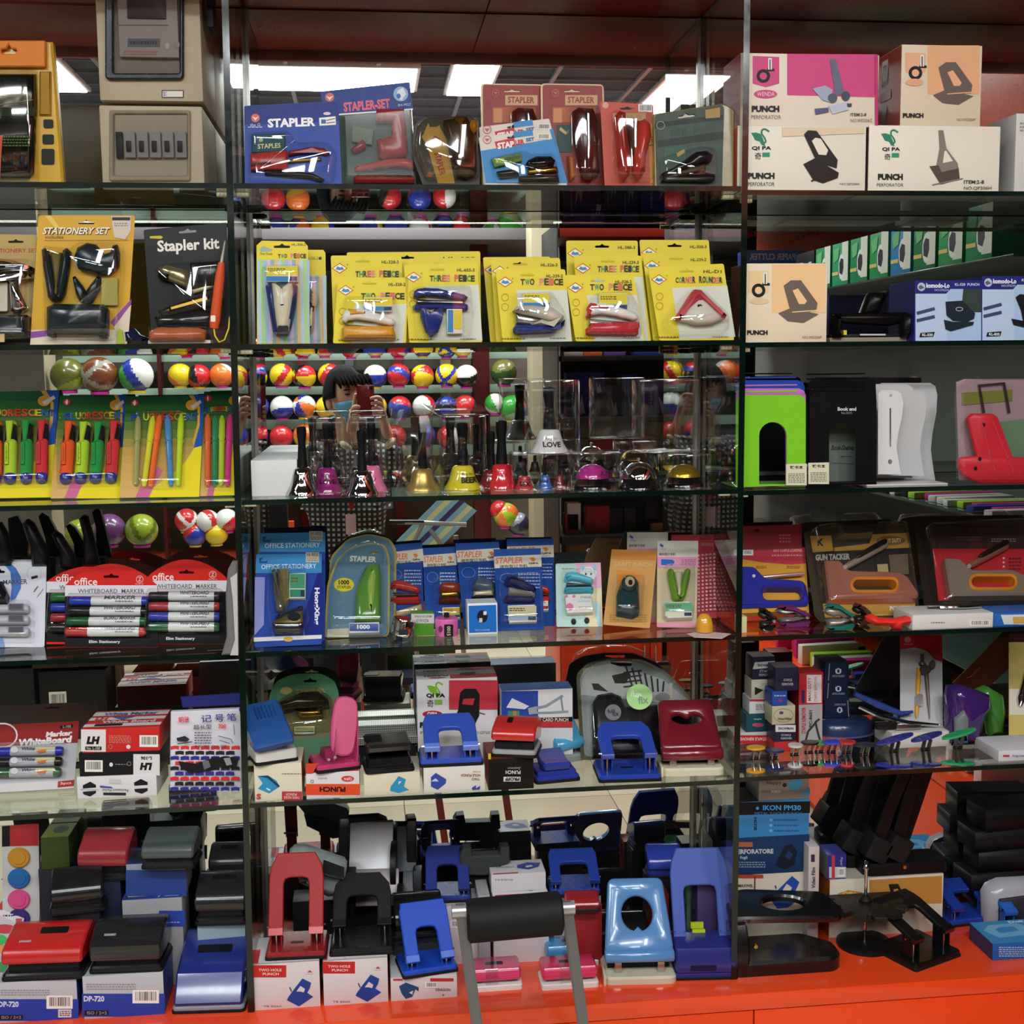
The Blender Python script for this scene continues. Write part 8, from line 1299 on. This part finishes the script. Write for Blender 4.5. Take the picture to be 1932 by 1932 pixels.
 # posts and panels
vbox('trim_5',887,380,930,1208,8.0,.12,'4a1414',kind='structure',z0=0);vbox('trim_6',283,380,325,1208,8.0,.12,'4a1414',kind='structure',z0=0)
vbox('trim_7',1002,380,1050,1275,7.3,.25,'a89e84',kind='structure',z0=0);vbox('trim_8',66,380,116,1275,7.3,.25,'a89e84',kind='structure',z0=0)
bx=vbox('ball_wall',-120,452,1000,1190,8.75,.05,'77736a','wall unit of glass shelves full of balls behind the photographer','wall unit',z0=0)
vbox('canopy',-120,424,1060,452,7.7,.9,'6a6468',parent=bx);vbox('light_strip',-120,415,1060,423,7.72,.05,'f4f0ea',parent=bx,em=2.2);vbox('dark_header',-120,455,1000,640,8.68,.04,'242328',parent=bx)
vbox('base_panel',116,1062,887,1195,8.1,.5,'b8462c',parent=bx,z0=0)
for y in(672,735,799,852,935):vbox('shelf',118,y,1000,y+4,8.05,.5,'9fb8aa',parent=bx,rough=.1)
for i,x in enumerate((470,560,650,740,830)):vbox('back_strip',x,660,x+26,1040,8.70,.01,('b8b08c','a03030','8c94a0','9a3a34','c0b890')[i],parent=bx)
def ball(px,py,rpx,cols,Yv,label,kind=0,group='balls on the wall unit'):
 c=V(px,py,Yv);R=rpx*Yv/FPX;bm=BM();bmesh.ops.create_uvsphere(bm,u_segments=44,v_segments=28,radius=R)
 rnd=random.Random(int(px*3+py));ax=Vector((rnd.uniform(-1,1),rnd.uniform(-.4,.4),rnd.uniform(-1,1))).normalized();a2=ax.orthogonal().normalized()
 for f in bm.faces:
  n=f.calc_center_median().normalized();u,v_=n.dot(ax),n.dot(a2)
  if kind==0:f.material_index=0 if abs(u)<.28 else(1 if u>0 else 2%len(cols))
  elif kind==1:f.material_index=1 if(abs(u)<.16 or abs(v_)<.16)else 0
  elif kind==2:f.material_index=int((math.atan2(v_,u)+PI)*3/PI)%len(cols)
  else:f.material_index=0 if u<.45 else 1
 o=obj('ball',bm,[mat(h,.25,0,0,.4)for h in cols],smooth=80);o.location=c;tag(o,label,'ball',group)
 bm=BM();alathe(bm,[(R*.5,-R*1.06),(R*.52,-R*.90),(R*.42,-R*.90),(R*.4,-R*1.06)],14);obj('ring_stand',fix(bm),mat('c83aa0' if rnd.random()<.7 else 'd8b83a',.3),o)
RED,YEL,BLU,WHT,BLK,ORG,GRN='c0262c','e0c020','26389c','d8d8d4','17171a','e0702c','3a9a3a'
NMS={RED:'red',YEL:'yellow',BLU:'blue',WHT:'white',BLK:'black',ORG:'orange',GRN:'green','8a9c28':'lime','5c3060':'purple','6a3a20':'brown','2a4a20':'dark green'}
ORD=['first','second','third','fourth','fifth','sixth','seventh','eighth','ninth','tenth','eleventh','twelfth']
ROWS=[('top',655,19,[(352,(ORG,RED)),(424,(RED,WHT)),(525,(WHT,YEL,RED)),(571,(RED,WHT,BLU)),(612,(WHT,BLU,WHT)),(662,(RED,WHT)),(708,(YEL,GRN)),(752,(RED,WHT,BLU)),(797,(BLU,WHT)),(842,(YEL,BLU)),(872,(RED,YEL))]),('upper',708,22,[(340,(YEL,ORG)),(375,(RED,BLK,RED)),(418,(ORG,WHT)),(482,(BLU,YEL,RED)),(531,(RED,YEL,YEL)),(574,(RED,YEL,BLK)),(622,(RED,YEL)),(708,(BLU,WHT,BLU)),(752,(BLU,RED,RED)),(797,(RED,YEL,YEL)),(843,(YEL,BLU,BLU)),(880,(BLK,WHT))]),('middle',767,22,[(485,(BLU,BLK)),(532,(WHT,BLU)),(574,(WHT,ORG,BLU)),(618,(YEL,BLU)),(708,(BLU,YEL)),(754,(BLU,RED,BLU)),(800,(RED,WHT,WHT)),(842,(BLU,BLK,BLU)),(878,(RED,BLK))]),('lower',822,22,[(484,(RED,BLU)),(531,(BLU,RED,RED)),(575,(ORG,YEL)),(745,(RED,BLK)),(800,(BLU,RED)),(846,(RED,WHT))]),('basket',982,22,[(352,(RED,WHT,BLU)),(392,(RED,WHT,WHT)),(428,(WHT,RED,WHT)),(368,(BLU,RED)),(408,(YEL,RED))])]
for nm,y,r,lst in ROWS:
 for i,(x,cs)in enumerate(lst):ball(x,y+(i%2)*2+(24 if nm=='basket' and i>2 else 0),r,cs,7.85,'%s ball, %s row of the mirrored ball wall, %s from its left'%(', '.join(dict.fromkeys(NMS[c]for c in cs)),nm,ORD[i]),(0,2,1,0)[(i+y)%4]if len(cs)>2 else(3,0)[i%2])
for i,(x,y,r,cs,k)in enumerate(((187,708,33,('6a3a20','8c8a80'),1),(128,708,31,('5a5c20','8a9c28'),3),(257,708,31,(BLU,GRN,WHT),0),(206,1000,30,('5c3060','6a3a70'),3),(150,1006,26,('8a9c28','7a8c20'),3),(267,1000,30,('8a9c28','5a6a18'),1))):
 ball(x,y,r,cs,7.3,('brown basketball','olive ball','green and blue ball','purple tennis style ball','small lime ball','large lime ball')[i]+' in the mirrored glass case behind the highlighter column',k,'large balls in the glass case')
for i,(x,y,r,cs,k)in enumerate(((951,703,25,('2a4a20','6a6a30'),3),(966,770,25,(GRN,'a0c8a0'),0),(934,762,20,(WHT,GRN),2),(955,972,24,(ORG,'9ac02c'),2),(942,962,18,(RED,WHT),3),(978,988,22,('26304a','8a9098'),3))):
 ball(x,y,r,cs,7.9,('dark green','green striped','white and green','orange and lime','small red','dark blue')[i]+' ball in the narrow mirrored case beside the beige post',k,'balls in the narrow case')
 # display unit facing the mirror, right of the photographer
YU=5.75;u=vbox('display_unit',1056,1150,1420,1420,YU,.5,'d0401c','orange display unit with dark shelves, seen in the mirror behind the call bells','display unit',z0=0,rough=.3)
vbox('back_panel',1056,440,1420,1150,YU+.45,.04,'3c3a34',parent=u);vbox('top_panel',1056,421,1420,447,YU,.5,'7a2014',parent=u)
for y in(672,788,1013):vbox('shelf',1060,y,1420,y+6,YU,.44,'17140f',parent=u)
vbox('side_panel',1050,421,1058,1150,YU,.5,'30302c',parent=u);vbox('inner_panel',1064,795,1296,850,YU+.40,.02,'7a7462',parent=u)
for l,r in((1060,1225),(1228,1416)):d=vbox('door',l,1180,r,1415,YU-.014,.014,'d8441e',parent=u,rough=.28)
for x in(1216,1237):p=V(x,1232,YU-.03)-u.location;bm=BM();atube(bm,[p+Vector((0,-.02,.045)),p+Vector((0,.006,.04)),p+Vector((0,.006,-.04)),p+Vector((0,-.02,-.045))],.005,8);obj('handle',fix(bm),mat('steel'),u)
NB=[(1070,703,1112,788,'left'),(1092,702,1116,745,'upper left'),(1113,702,1141,744,'small upper'),(1108,747,1132,788,'lower middle'),(1141,726,1172,788,'lettered'),(1172,706,1204,788,'tall right'),(1210,720,1290,788,'wide')]
for i,(l,t_,r,b,w_)in enumerate(NB):
 o=vbox('carton',l,t_,r,788 if b>780 else b,YU+.12+.025*(i%2),.1,'232a7c' if i!=4 else '2a2450','%s navy stapler carton on the mirrored dark shelves'%w_,'box','navy cartons in the mirror');vface(o,[('p',[(20,90),(34,50),(44,70),(60,40),(50,95)],'b8b8c4'),('t','stapler',72,20,82,80,'b0b4cc',90)],l,t_,r,min(b,788),YU+.12+.025*(i%2))
for i,(l,t_,r,b,c,w_)in enumerate(((1066,970,1092,1008,'a02024','red'),(1106,956,1150,1004,'8c1c22','dark red'),(1150,960,1176,1004,'151517','black'),(1178,958,1200,1004,'1c1c1e','dull black'),(1219,948,1242,978,'0f0f11','small black'),(1070,950,1096,1000,'c8c8c4','white'),(1230,988,1260,1006,'7a5030','brown'),(1068,1024,1112,1060,'6a4a2c','cardboard'),(1116,826,1158,850,'7a1c20','flat red'),(1184,824,1206,850,'5c1418','maroon'),(1064,664,1100,672,'b8b4b0','flat white'),(1102,664,1136,672,'d8703a','flat orange'),(1140,664,1180,672,'6a4a9a','flat violet'),(1196,664,1280,672,'26347c','flat navy'))):
 vbox('carton',l,t_,r,b,YU+.1,.08,c,'%s box standing on the mirrored dark shelf unit'%w_,'box','boxes on the dark shelf unit')
 # right wall cabinet running towards the photographer
XW=1.60;cab2=empty('wall_cabinet',(XW,0,0),0,'orange wall cabinet with counter and glass shelves, seen in the mirror behind the right column','cabinet')
def wbx(name,x0,x1,y0,y1,z0,z1,col,parent=cab2,**k):
 bm=BM();abox(bm,x0-XW,x1-XW,y0,y1,z0,z1,0,.002);return obj(name,bm,[mat(col,**k)],parent)
def zat(px,py,x):
 Yv=3.5
 for _ in range(30):Yv+=x-V(px,py,Yv).x
 return V(px,py,Yv).z
ZS=[(zat(1560,545,1.68)+zat(1932,475,1.68))/2,(zat(1640,925,1.66)+zat(1850,975,1.66))/2,.8,(zat(1400,1205,1.6)+zat(1860,1510,1.6))/2]
wbx('body',XW+.02,2.2,-2.2,2.15,0,ZS[3]-.03,'b83a1a');wbx('countertop',XW,2.2,-2.2,2.15,ZS[3]-.03,ZS[3],ORANGE,r=.25);wbx('back_panel',2.2,2.24,-2.2,2.15,.66,2.2,'6c706a');wbx('header',1.75,2.24,-2.2,2.15,2.3,2.75,'e8643c',r=.25)
for k in range(5):
 y0=2.1-.42*(k+1);wbx('door',XW,XW+.019,y0+.003,y0+.417,.04,ZS[3]-.035,ORANGE,r=.3)
 if k in(1,2):bm=BM();yy=y0+(.04 if k==1 else.38);atube(bm,[(-.002,yy,ZS[3]-.2),(-.03,yy,ZS[3]-.2),(-.03,yy,ZS[3]-.11),(-.002,yy,ZS[3]-.11)],.005,8);obj('handle',fix(bm),mat('steel'),cab2)
for z in(ZS[2],ZS[1],ZS[0]):wbx('glass_shelf',XW+.06,2.2,-1.6,2.1,z-.008,z,'3c4a44',r=.1)
gb=['2a8a58','3a9a5c','2a7a50','3a84b8','38985a','2a8a58','3a9a6a']
for k in range(9):
 y=1.95-.17*k;c='17181c' if k==8 else gb[k%7];w_=.15 if k!=8 else.2
 e=empty('punch_carton',(XW+.08,y,ZS[0]+.0005),0,'%s carton in the mirrored row on the high side shelf, %s along'%('black' if c=='17181c' else 'blue' if c=='3a84b8' else 'green',ORD[k]),'box','cartons on the high side shelf')
 bm=BM();abox(bm,0,.12,-w_,0,0,.15,0,.001);obj('carton',bm,[mat(c,.3)],e);bm=BM();ms=[]
 add_print(bm,[('r',0,0,38,90,'d8dcd0'),('e',40,56,18,30,'e0e4dc'),('p',[(28,40),(44,36),(54,48),(52,70),(34,76),(26,60)],'2a2434'),('r',60,66,98,74,'d8c070'),('p',[(55,8),(92,14),(86,44),(60,36)],'6ab87a')]if k!=8 else[('r',60,24,96,86,'d0d4d8'),('l',[(66,74),(88,34)],7,'2a68b8'),('r',66,70,90,80,'2a68b8'),('t','200mm',12,26,46,40,'d8d8d8',0,.04),('t','STAPLER',8,82,62,97,'3a8ad0',0,.05)],lambda a,b:(a,b),ms,-.001,axis=lambda a,b,h:(-h,-w_+w_*(100-a)/100,.15-.15*b/100));obj('print',bm,ms,e,smooth=0)
rnd=random.Random(11);PC=['8c1c2c','1a1a1e','c8c4bc','26348c','2a7a4a','c83a3a','3aa0b0','d8d0c8','b8287a','22222a','9ac83a','6a1a3a'];PN=['crimson','black','pale grey','blue','green','red','turquoise','white','magenta','charcoal','lime','plum']
CS=[rnd.randrange(12)for _ in range(70)]
for k in range(64):
 lo=k%2;y=2.0-.055*(k//2)*1.05;z0,h=(ZS[1]+.0005,.02)if lo==0 else(ZS[3]+.0005,.03)
 x=XW+.02+rnd.uniform(.04,.1);c=PC[CS[k+2]]
 bm=BM();abox(bm,0,.24,-.02,.02,0,h+rnd.uniform(0,.05)*lo,0,.004);o=obj('pen_box',bm,[mat(c,.35)]);o.location=(x,y,z0);o.rotation_euler.z=rnd.uniform(-.12,.12)
 tag(o,'slim %s pack between %s and %s ones, mirrored side %s'%(PN[CS[k+2]],PN[CS[k]],PN[CS[k+4]],'counter' if lo else 'shelf'),'stationery','stationery packs on the side '+('counter' if lo else 'shelf'))
o=vbox('carton',1408,472,1512,560,5.0,.12,'2c3484','blue and violet PAPER CUTTER carton in the mirror above the cream carton','box',z0=ZS[0]+.001);vface(o,[('r',0,0,100,26,'3a6ab8'),('t','PAPER CUTTER',12,7,94,21,'b8c4e0',0,.03)],1408,472,1512,560,5.0)
# floor goods behind the photographer
for i,(l,t_,r,b,Yv,c,nm,lab)in enumerate(((-60,1232,70,1400,5.9,'1c1c1f','printer','dark grey printer on the floor'),(72,1268,205,1390,5.9,'131315','carton','black carton with a barcode label'),(240,1280,315,1330,6.3,'7c1a1c','carton','dark red carton, left of three'),(317,1278,394,1330,6.3,'861c1e','carton','dark red carton, middle of three'),(396,1276,470,1330,6.3,'8a1e20','carton','dark red carton, right of three'),(516,1244,600,1276,6.0,'101012','carton','black carton'),(598,1260,701,1318,5.95,'8f7a6c','carton','pinkish cardboard carton with a black label'),(520,1268,597,1300,6.05,'1c3a78','carton','blue carton'),(728,1226,860,1262,6.4,'28421c','carton','green carton'),(735,1280,782,1292,6.2,'20243c','carton','flat navy carton'),(476,1258,508,1330,5.9,'6a5a50','carton','grey brown carton'))):
 o=vbox(nm,l,t_,r,b,Yv,.3,c,lab+' seen in the mirror near the floor','box' if nm=='carton' else 'printer',z0=None)
 if i==6:vface(o,[('r',60,14,94,30,'1a1a1e'),('fuzz',8,16,50,34,2,'4a3a34'),('fuzz',60,40,94,80,6,'6a5a50')],l,t_,r,b,Yv)
 if i==1:vface(o,[('bar',60,30,86,60)],l,t_,r,b,Yv)
for i,(l,r)in enumerate(((213,233),(706,726))):o=vbox('table_leg',l,1180,r,1330,6.1,.06,'86705c',None);o.name='wooden_post';tag(o,('brown wooden post left of the red cartons','brown wooden post right of the cardboard carton')[i]+' in the mirror','post');o.location.z=0;
o=vbox('low_table',-60,1176,760,1236,5.9,1.0,'2a211c','low dark display table with goods below, mirrored behind the photographer','table',z0=None)
o=vbox('trolley',905,1474,1098,1500,5.15,.5,'5c3428','low brown wooden trolley on casters in the mirror','trolley',z0=.07)
for x,y in((920,0),(1086,0)):p=V(x,1500,5.17);bm=BM();atube(bm,[(p.x-o.location.x-.015,-.03,-.035),(p.x-o.location.x+.015,-.03,-.035)],.034,14);obj('caster',fix(bm),['steel'],o)
t_=V(826,1540,5.0);e=empty('ball_bag',(t_.x,t_.y,0),0,'clear bag of pinkish foam balls on the floor in the mirror','bag');rnd=random.Random(2)
for i in range(3):
 for j in range(4):bm=BM();bmesh.ops.create_icosphere(bm,subdivisions=2,radius=.042);q=obj('foam_ball',bm,mat('b89080',.5),e);q.location=(-.13+.08*j+.03*(i%2),-.07*i,.042+.0*i+(.06 if i==1 else 0))
 # striped beach chair and frame beside the photographer
e=empty('beach_chair',tuple(V(800,1400,5.9))[:2]+(0,),0,'folded beach chair with light blue and yellow striped cloth in the mirror','chair');a,b=V(776,1040,5.9)-e.location,V(872,945,5.9)-e.location;n=Vector((.07,0,.05))
for k,c in enumerate(('8ab8c8','d8d8a0','8ab8c8','4a3a70','8ab8c8','d8dca0','8ab8c8')):
 bm=BM();s0,s1=(k/7*2-1),((k+1)/7*2-1);aplate(bm,[(a.x+n.x*s0,a.z-n.z*s0),(a.x+n.x*s1,a.z-n.z*s1),(b.x+n.x*s1,b.z-n.z*s1),(b.x+n.x*s0,b.z-n.z*s0)],(),.004,y=a.y);obj('cloth_stripe',fix(bm),mat(c,.7),e)
for p,q in(((764,985),(880,990)),((812,1000),(850,1050)),((735,985),(800,985)),((800,985),(770,1040))):bm=BM();atube(bm,[V(*p,5.85)-e.location,V(*q,5.85)-e.location],.011,8);obj('frame_tube',fix(bm),mat('9a9a98' if p[0]!=735 else '17171a',.3,.5),e)
for p in((770,1040),(860,1010)):q=V(*p,5.9)-e.location;bm=BM();atube(bm,[q,Vector((q.x+.05,q.y-.1,-e.location.z+0))],.012,8);obj('leg',fix(bm),mat('9a9a98',.3,.5),e)
o=vbox('dark_chair',500,952,548,1160,5.9,.08,'0f0f10','black chair back seen in the mirror left of the photographer','chair',z0=0);vbox('side_cabinet',497,985,560,1175,6.6,.04,'b8401c','orange cabinet side in the mirror left of the photographer','cabinet',z0=0)
# ================================================================= the photographer (the mirror shows him)
YP=Y2+.22
def checker(name,c1,c2,s):
 M=bpy.data.materials.new(name);M.use_nodes=True;nt=M.node_tree;b=nt.nodes['Principled BSDF'];b.inputs['Roughness'].default_value=.8
 tc=nt.nodes.new('ShaderNodeTexCoord');sx=nt.nodes.new('ShaderNodeSeparateXYZ');nt.links.new(tc.outputs['Object'],sx.inputs[0]);outs=[]
 for ax in(0,2):
  m=nt.nodes.new('ShaderNodeMath');m.operation='PINGPONG';m.inputs[1].default_value=s;nt.links.new(sx.outputs[ax],m.inputs[0]);g=nt.nodes.new('ShaderNodeMath');g.operation='GREATER_THAN';g.inputs[1].default_value=s*.52;nt.links.new(m.outputs[0],g.inputs[0]);outs.append(g)
 q=nt.nodes.new('ShaderNodeMath');q.operation='MULTIPLY';nt.links.new(outs[0].outputs[0],q.inputs[0]);nt.links.new(outs[1].outputs[0],q.inputs[1]);x=nt.nodes.new('ShaderNodeMix');x.data_type='RGBA';x.inputs['A'].default_value=(*rgb(c1),1);x.inputs['B'].default_value=(*rgb(c2),1)
 nt.links.new(q.outputs[0],x.inputs['Factor']);nt.links.new(x.outputs['Result'],b.inputs['Base Color']);return M
JK=checker('houndstooth_cloth','121214','a8a8a6',.011)
base=V(655,1000,YP+.03);base.z=0
man=empty('person',base,0,'person in blue face mask and checked jacket raising a red phone in the mirror','person')
W=lambda px,py,dy=0:V(px,py,YP+dy)-base
def skin(name,verts,edges,m,sub=2,root=0,parent=man):
 me=bpy.data.meshes.new(name);me.from_pydata([v[0]for v in verts],edges,[]);me.materials.append(mat(m));o=bpy.data.objects.new(name,me);COL.objects.link(o);o.parent=parent
 sk=o.modifiers.new('skin','SKIN');ss=o.modifiers.new('smooth','SUBSURF');ss.levels=ss.render_levels=sub;sk.use_smooth_shade=True
 for i,v in enumerate(verts):r=v[1];me.skin_vertices[0].data[i].radius=r if isinstance(r,tuple)else(r,r)
 me.skin_vertices[0].data[root].use_root=True;return o
hz=.93;pel=Vector((W(655,1000).x,W(0,1000).y,hz));ch=W(655,905,.02);nk=W(655,838,.02);sl,sr=W(588,862,.03),W(722,862,.03);el_,er=W(580,930,-.06),W(748,900,-.06);wl,wr=W(648,848,-.16),W(742,842,-.15)
skin('jacket',[(pel,(.17,.12)),((pel+ch)/2,(.175,.12)),(ch,(.185,.12)),(nk,(.10,.08)),(sl,.075),(el_,.056),(wl,.040),(sr,.075),(er,.056),(wr,.042),(pel-Vector((0,0,.10)),(.175,.125))],[(0,1),(1,2),(2,3),(2,4),(4,5),(5,6),(2,7),(7,8),(8,9),(0,10)],JK)
for s in(-1,1):
 hp_=pel+Vector((s*.09,0,-.06));kn=Vector((hp_.x+s*.01,hp_.y+.02,.5));an=Vector((hp_.x+s*.02,hp_.y-.02,.09));skin('trouser_leg',[(hp_,.095),(kn,.066),(an,.052)],[(0,1),(1,2)],mat('20222a',.8));skin('shoe',[(an+Vector((0,-.03,-.045)),.042),(an+Vector((0,.08,-.052)),.036),(an+Vector((0,.16,-.058)),.028)],[(0,1),(1,2)],mat('17171a',.5))
for w_,s in((wl,1),(wr,-1)):skin('cuff',[(w_,.040),(w_+(Vector(W(690,790,-.18))-w_)*.22,.036)],[(0,1)],mat('c8b89a',.7),1)
SK=mat('c89a80',.5)
hc=W(652,752);head=empty('head',hc,0);head.parent=man;head.rotation_euler=(.12,-.06,-.50)
bm=BM();bmesh.ops.create_uvsphere(bm,u_segments=28,v_segments=18,radius=1)
for v in bm.verts:
 x,y,z=v.co;jaw=1-.28*max(0,-z)**1.4;v.co=Vector((x*.076*jaw,y*.096*(1-.12*max(0,-z))+(.008 if z<0 else 0),z*.118))
 if y>.5 and abs(x)<.25 and-.35<z<.12:v.co.y+=.020*(1-abs(x)/.25)*(1-abs(z+.18)/.3 if abs(z+.18)<.3 else 0)
 if y>.6 and.02<z<.3 and.15<abs(x)<.6:v.co.y-=.006
bm2=bm;face=obj('face',bm2,SK,head,smooth=80)
bm=BM();atube(bm,[(0,-.012,-.08),(0,-.02,-.20)],.052,16);obj('neck',fix(bm),SK,head)
def blob(name,c,r,m,parent=head):bm=BM();bmesh.ops.create_uvsphere(bm,u_segments=14,v_segments=10,radius=1);bmesh.ops.transform(bm,matrix=Matrix.Translation(c)@Matrix.Diagonal((*r,1)),verts=bm.verts[:]);return obj(name,bm,mat(m)if isinstance(m,str)else m,parent,smooth=80)
for s in(-1,1):blob('ear',(s*.078,-.01,-.012),(.010,.020,.030),SK);blob('eye',(s*.032,.084,.012),(.013,.006,.004),'1a1210');blob('eyebrow',(s*.033,.086,.030),(.018,.005,.0035),'14100e')
bm=BM();bmesh.ops.create_uvsphere(bm,u_segments=28,v_segments=18,radius=1)
bmesh.ops.delete(bm,geom=[v for v in bm.verts if v.co.z<(.42 if v.co.y>.45 else(.0 if v.co.y>-.1 else-.45))],context='VERTS')
rnd=random.Random(5)
for v in bm.verts:x,y,z=v.co;k=1+rnd.uniform(-.02,.03);v.co=Vector((x*.092*k,y*.112*k,z*.140*k+.004))
o=obj('hair',bm,mat('080707',.85),head,smooth=60);sd=o.modifiers.new('thick','SOLIDIFY');sd.thickness=.012;sd.offset=-1
for i in range(9):x=-.07+.0175*i;bm=BM();atube(bm,[(x,.078,.085),(x*1.05+.004,.098,.060),(x*1.08+.01,.098,.036+.01*(i%2))],[.014,.011,.003],7);obj('hair_lock',fix(bm),mat('080707',.85),head,smooth=60)
bm=BM();bmesh.ops.create_uvsphere(bm,u_segments=28,v_segments=20,radius=1);bmesh.ops.delete(bm,geom=[v for v in bm.verts if not(-.93<v.co.z<-.02 and v.co.y>.18)],context='VERTS')
for v in bm.verts:x,y,z=v.co;v.co=Vector((x*.080*(1-.2*max(0,-z)),y*.108+.008,z*.118))
o=obj('face_mask',bm,mat('6ab0d8',.7),head,smooth=60);sd=o.modifiers.new('thick','SOLIDIFY');sd.thickness=.002
for s in(-1,1):bm=BM();atube(bm,[(s*.070,.03,-.02),(s*.082,-.012,.022),(s*.084,-.03,-.01),(s*.070,.025,-.07)],.0016,6);obj('mask_strap',fix(bm),mat('d8dce0',.6),head)
# phone and hands
pc=W(690,757,-.18);ph=empty('phone',base+pc,0,'red phone held up before the masked face, seen in the mirror','phone');bm=BM();abox(bm,-.036,.036,-.0045,.0035,-.072,.066,0,.003);o=obj('body',bm,mat('8c1420',.25,.3,0,.4),ph)
bm=BM();alathe(bm,[(0,0),(.006,0),(.006,.002),(0,.0022)],14,MX(.024,.0035,.054,rx=-PI/2));obj('camera_lens',fix(bm),mat('0a0a0c',.1),ph);bm=BM();alathe(bm,[(0,0),(.003,0),(.003,.0006),(0,.0007)],10,MX(.012,.0035,.054,rx=-PI/2));obj('flash',fix(bm),mat('d8d8c8',.3),ph)
def hand(wrist,palm,tips,name):
 vs=[(wrist,.026),(palm,(.030,.018))];es=[(0,1)]
 for(kx,ky,kz),(mx,my2,mz),(tx,ty,tz)in tips:
  n=len(vs);vs+=[(Vector((kx,ky,kz)),.011),(Vector((mx,my2,mz)),.0092),(Vector((tx,ty,tz)),.0078)];es+=[(1,n),(n,n+1),(n+1,n+2)]
 return skin(name,vs,es,SK,2)
X,Yh,Z=pc
hand(wr+(pc-wr)*.15,Vector((X+.058,Yh-.018,Z-.045)),[((X+.060,Yh-.004,Z+.012-.021*k),(X+.046,Yh+.014,Z+.016-.021*k),(X+.016+.003*k,Yh+.014,Z+.010-.021*k))for k in range(4)]+[((X+.045,Yh-.022,Z-.03),(X+.020,Yh-.022,Z-.012),(X+.002,Yh-.018,Z+.008))],'right_hand')
hand(wl+(pc-wl)*.3,Vector((X-.052,Yh-.014,Z-.070)),[((X-.050,Yh+.0,Z-.022-.018*k),(X-.040,Yh+.013,Z-.020-.018*k),(X-.022,Yh+.013,Z-.026-.018*k))for k in range(4)]+[((X-.050,Yh-.014,Z-.03),(X-.044,Yh-.008,Z+.006),(X-.040,Yh-.004,Z+.034))],'left_hand')
bm=BM();atube(bm,[W(640,870,-.13),W(652,920,-.15),W(663,962,-.14)],.006,6);atube(bm,[W(690,870,-.13),W(676,920,-.15),W(663,962,-.14)],.006,6);obj('lanyard',fix(bm),mat('9a2028',.6),man)
p=W(662,988,-.15);bm=BM();abox(bm,p.x-.022,p.x+.022,p.y,p.y+.003,p.z-.045,p.z+.04,0,.002);obj('badge',bm,mat('d8b8c4',.4),man)
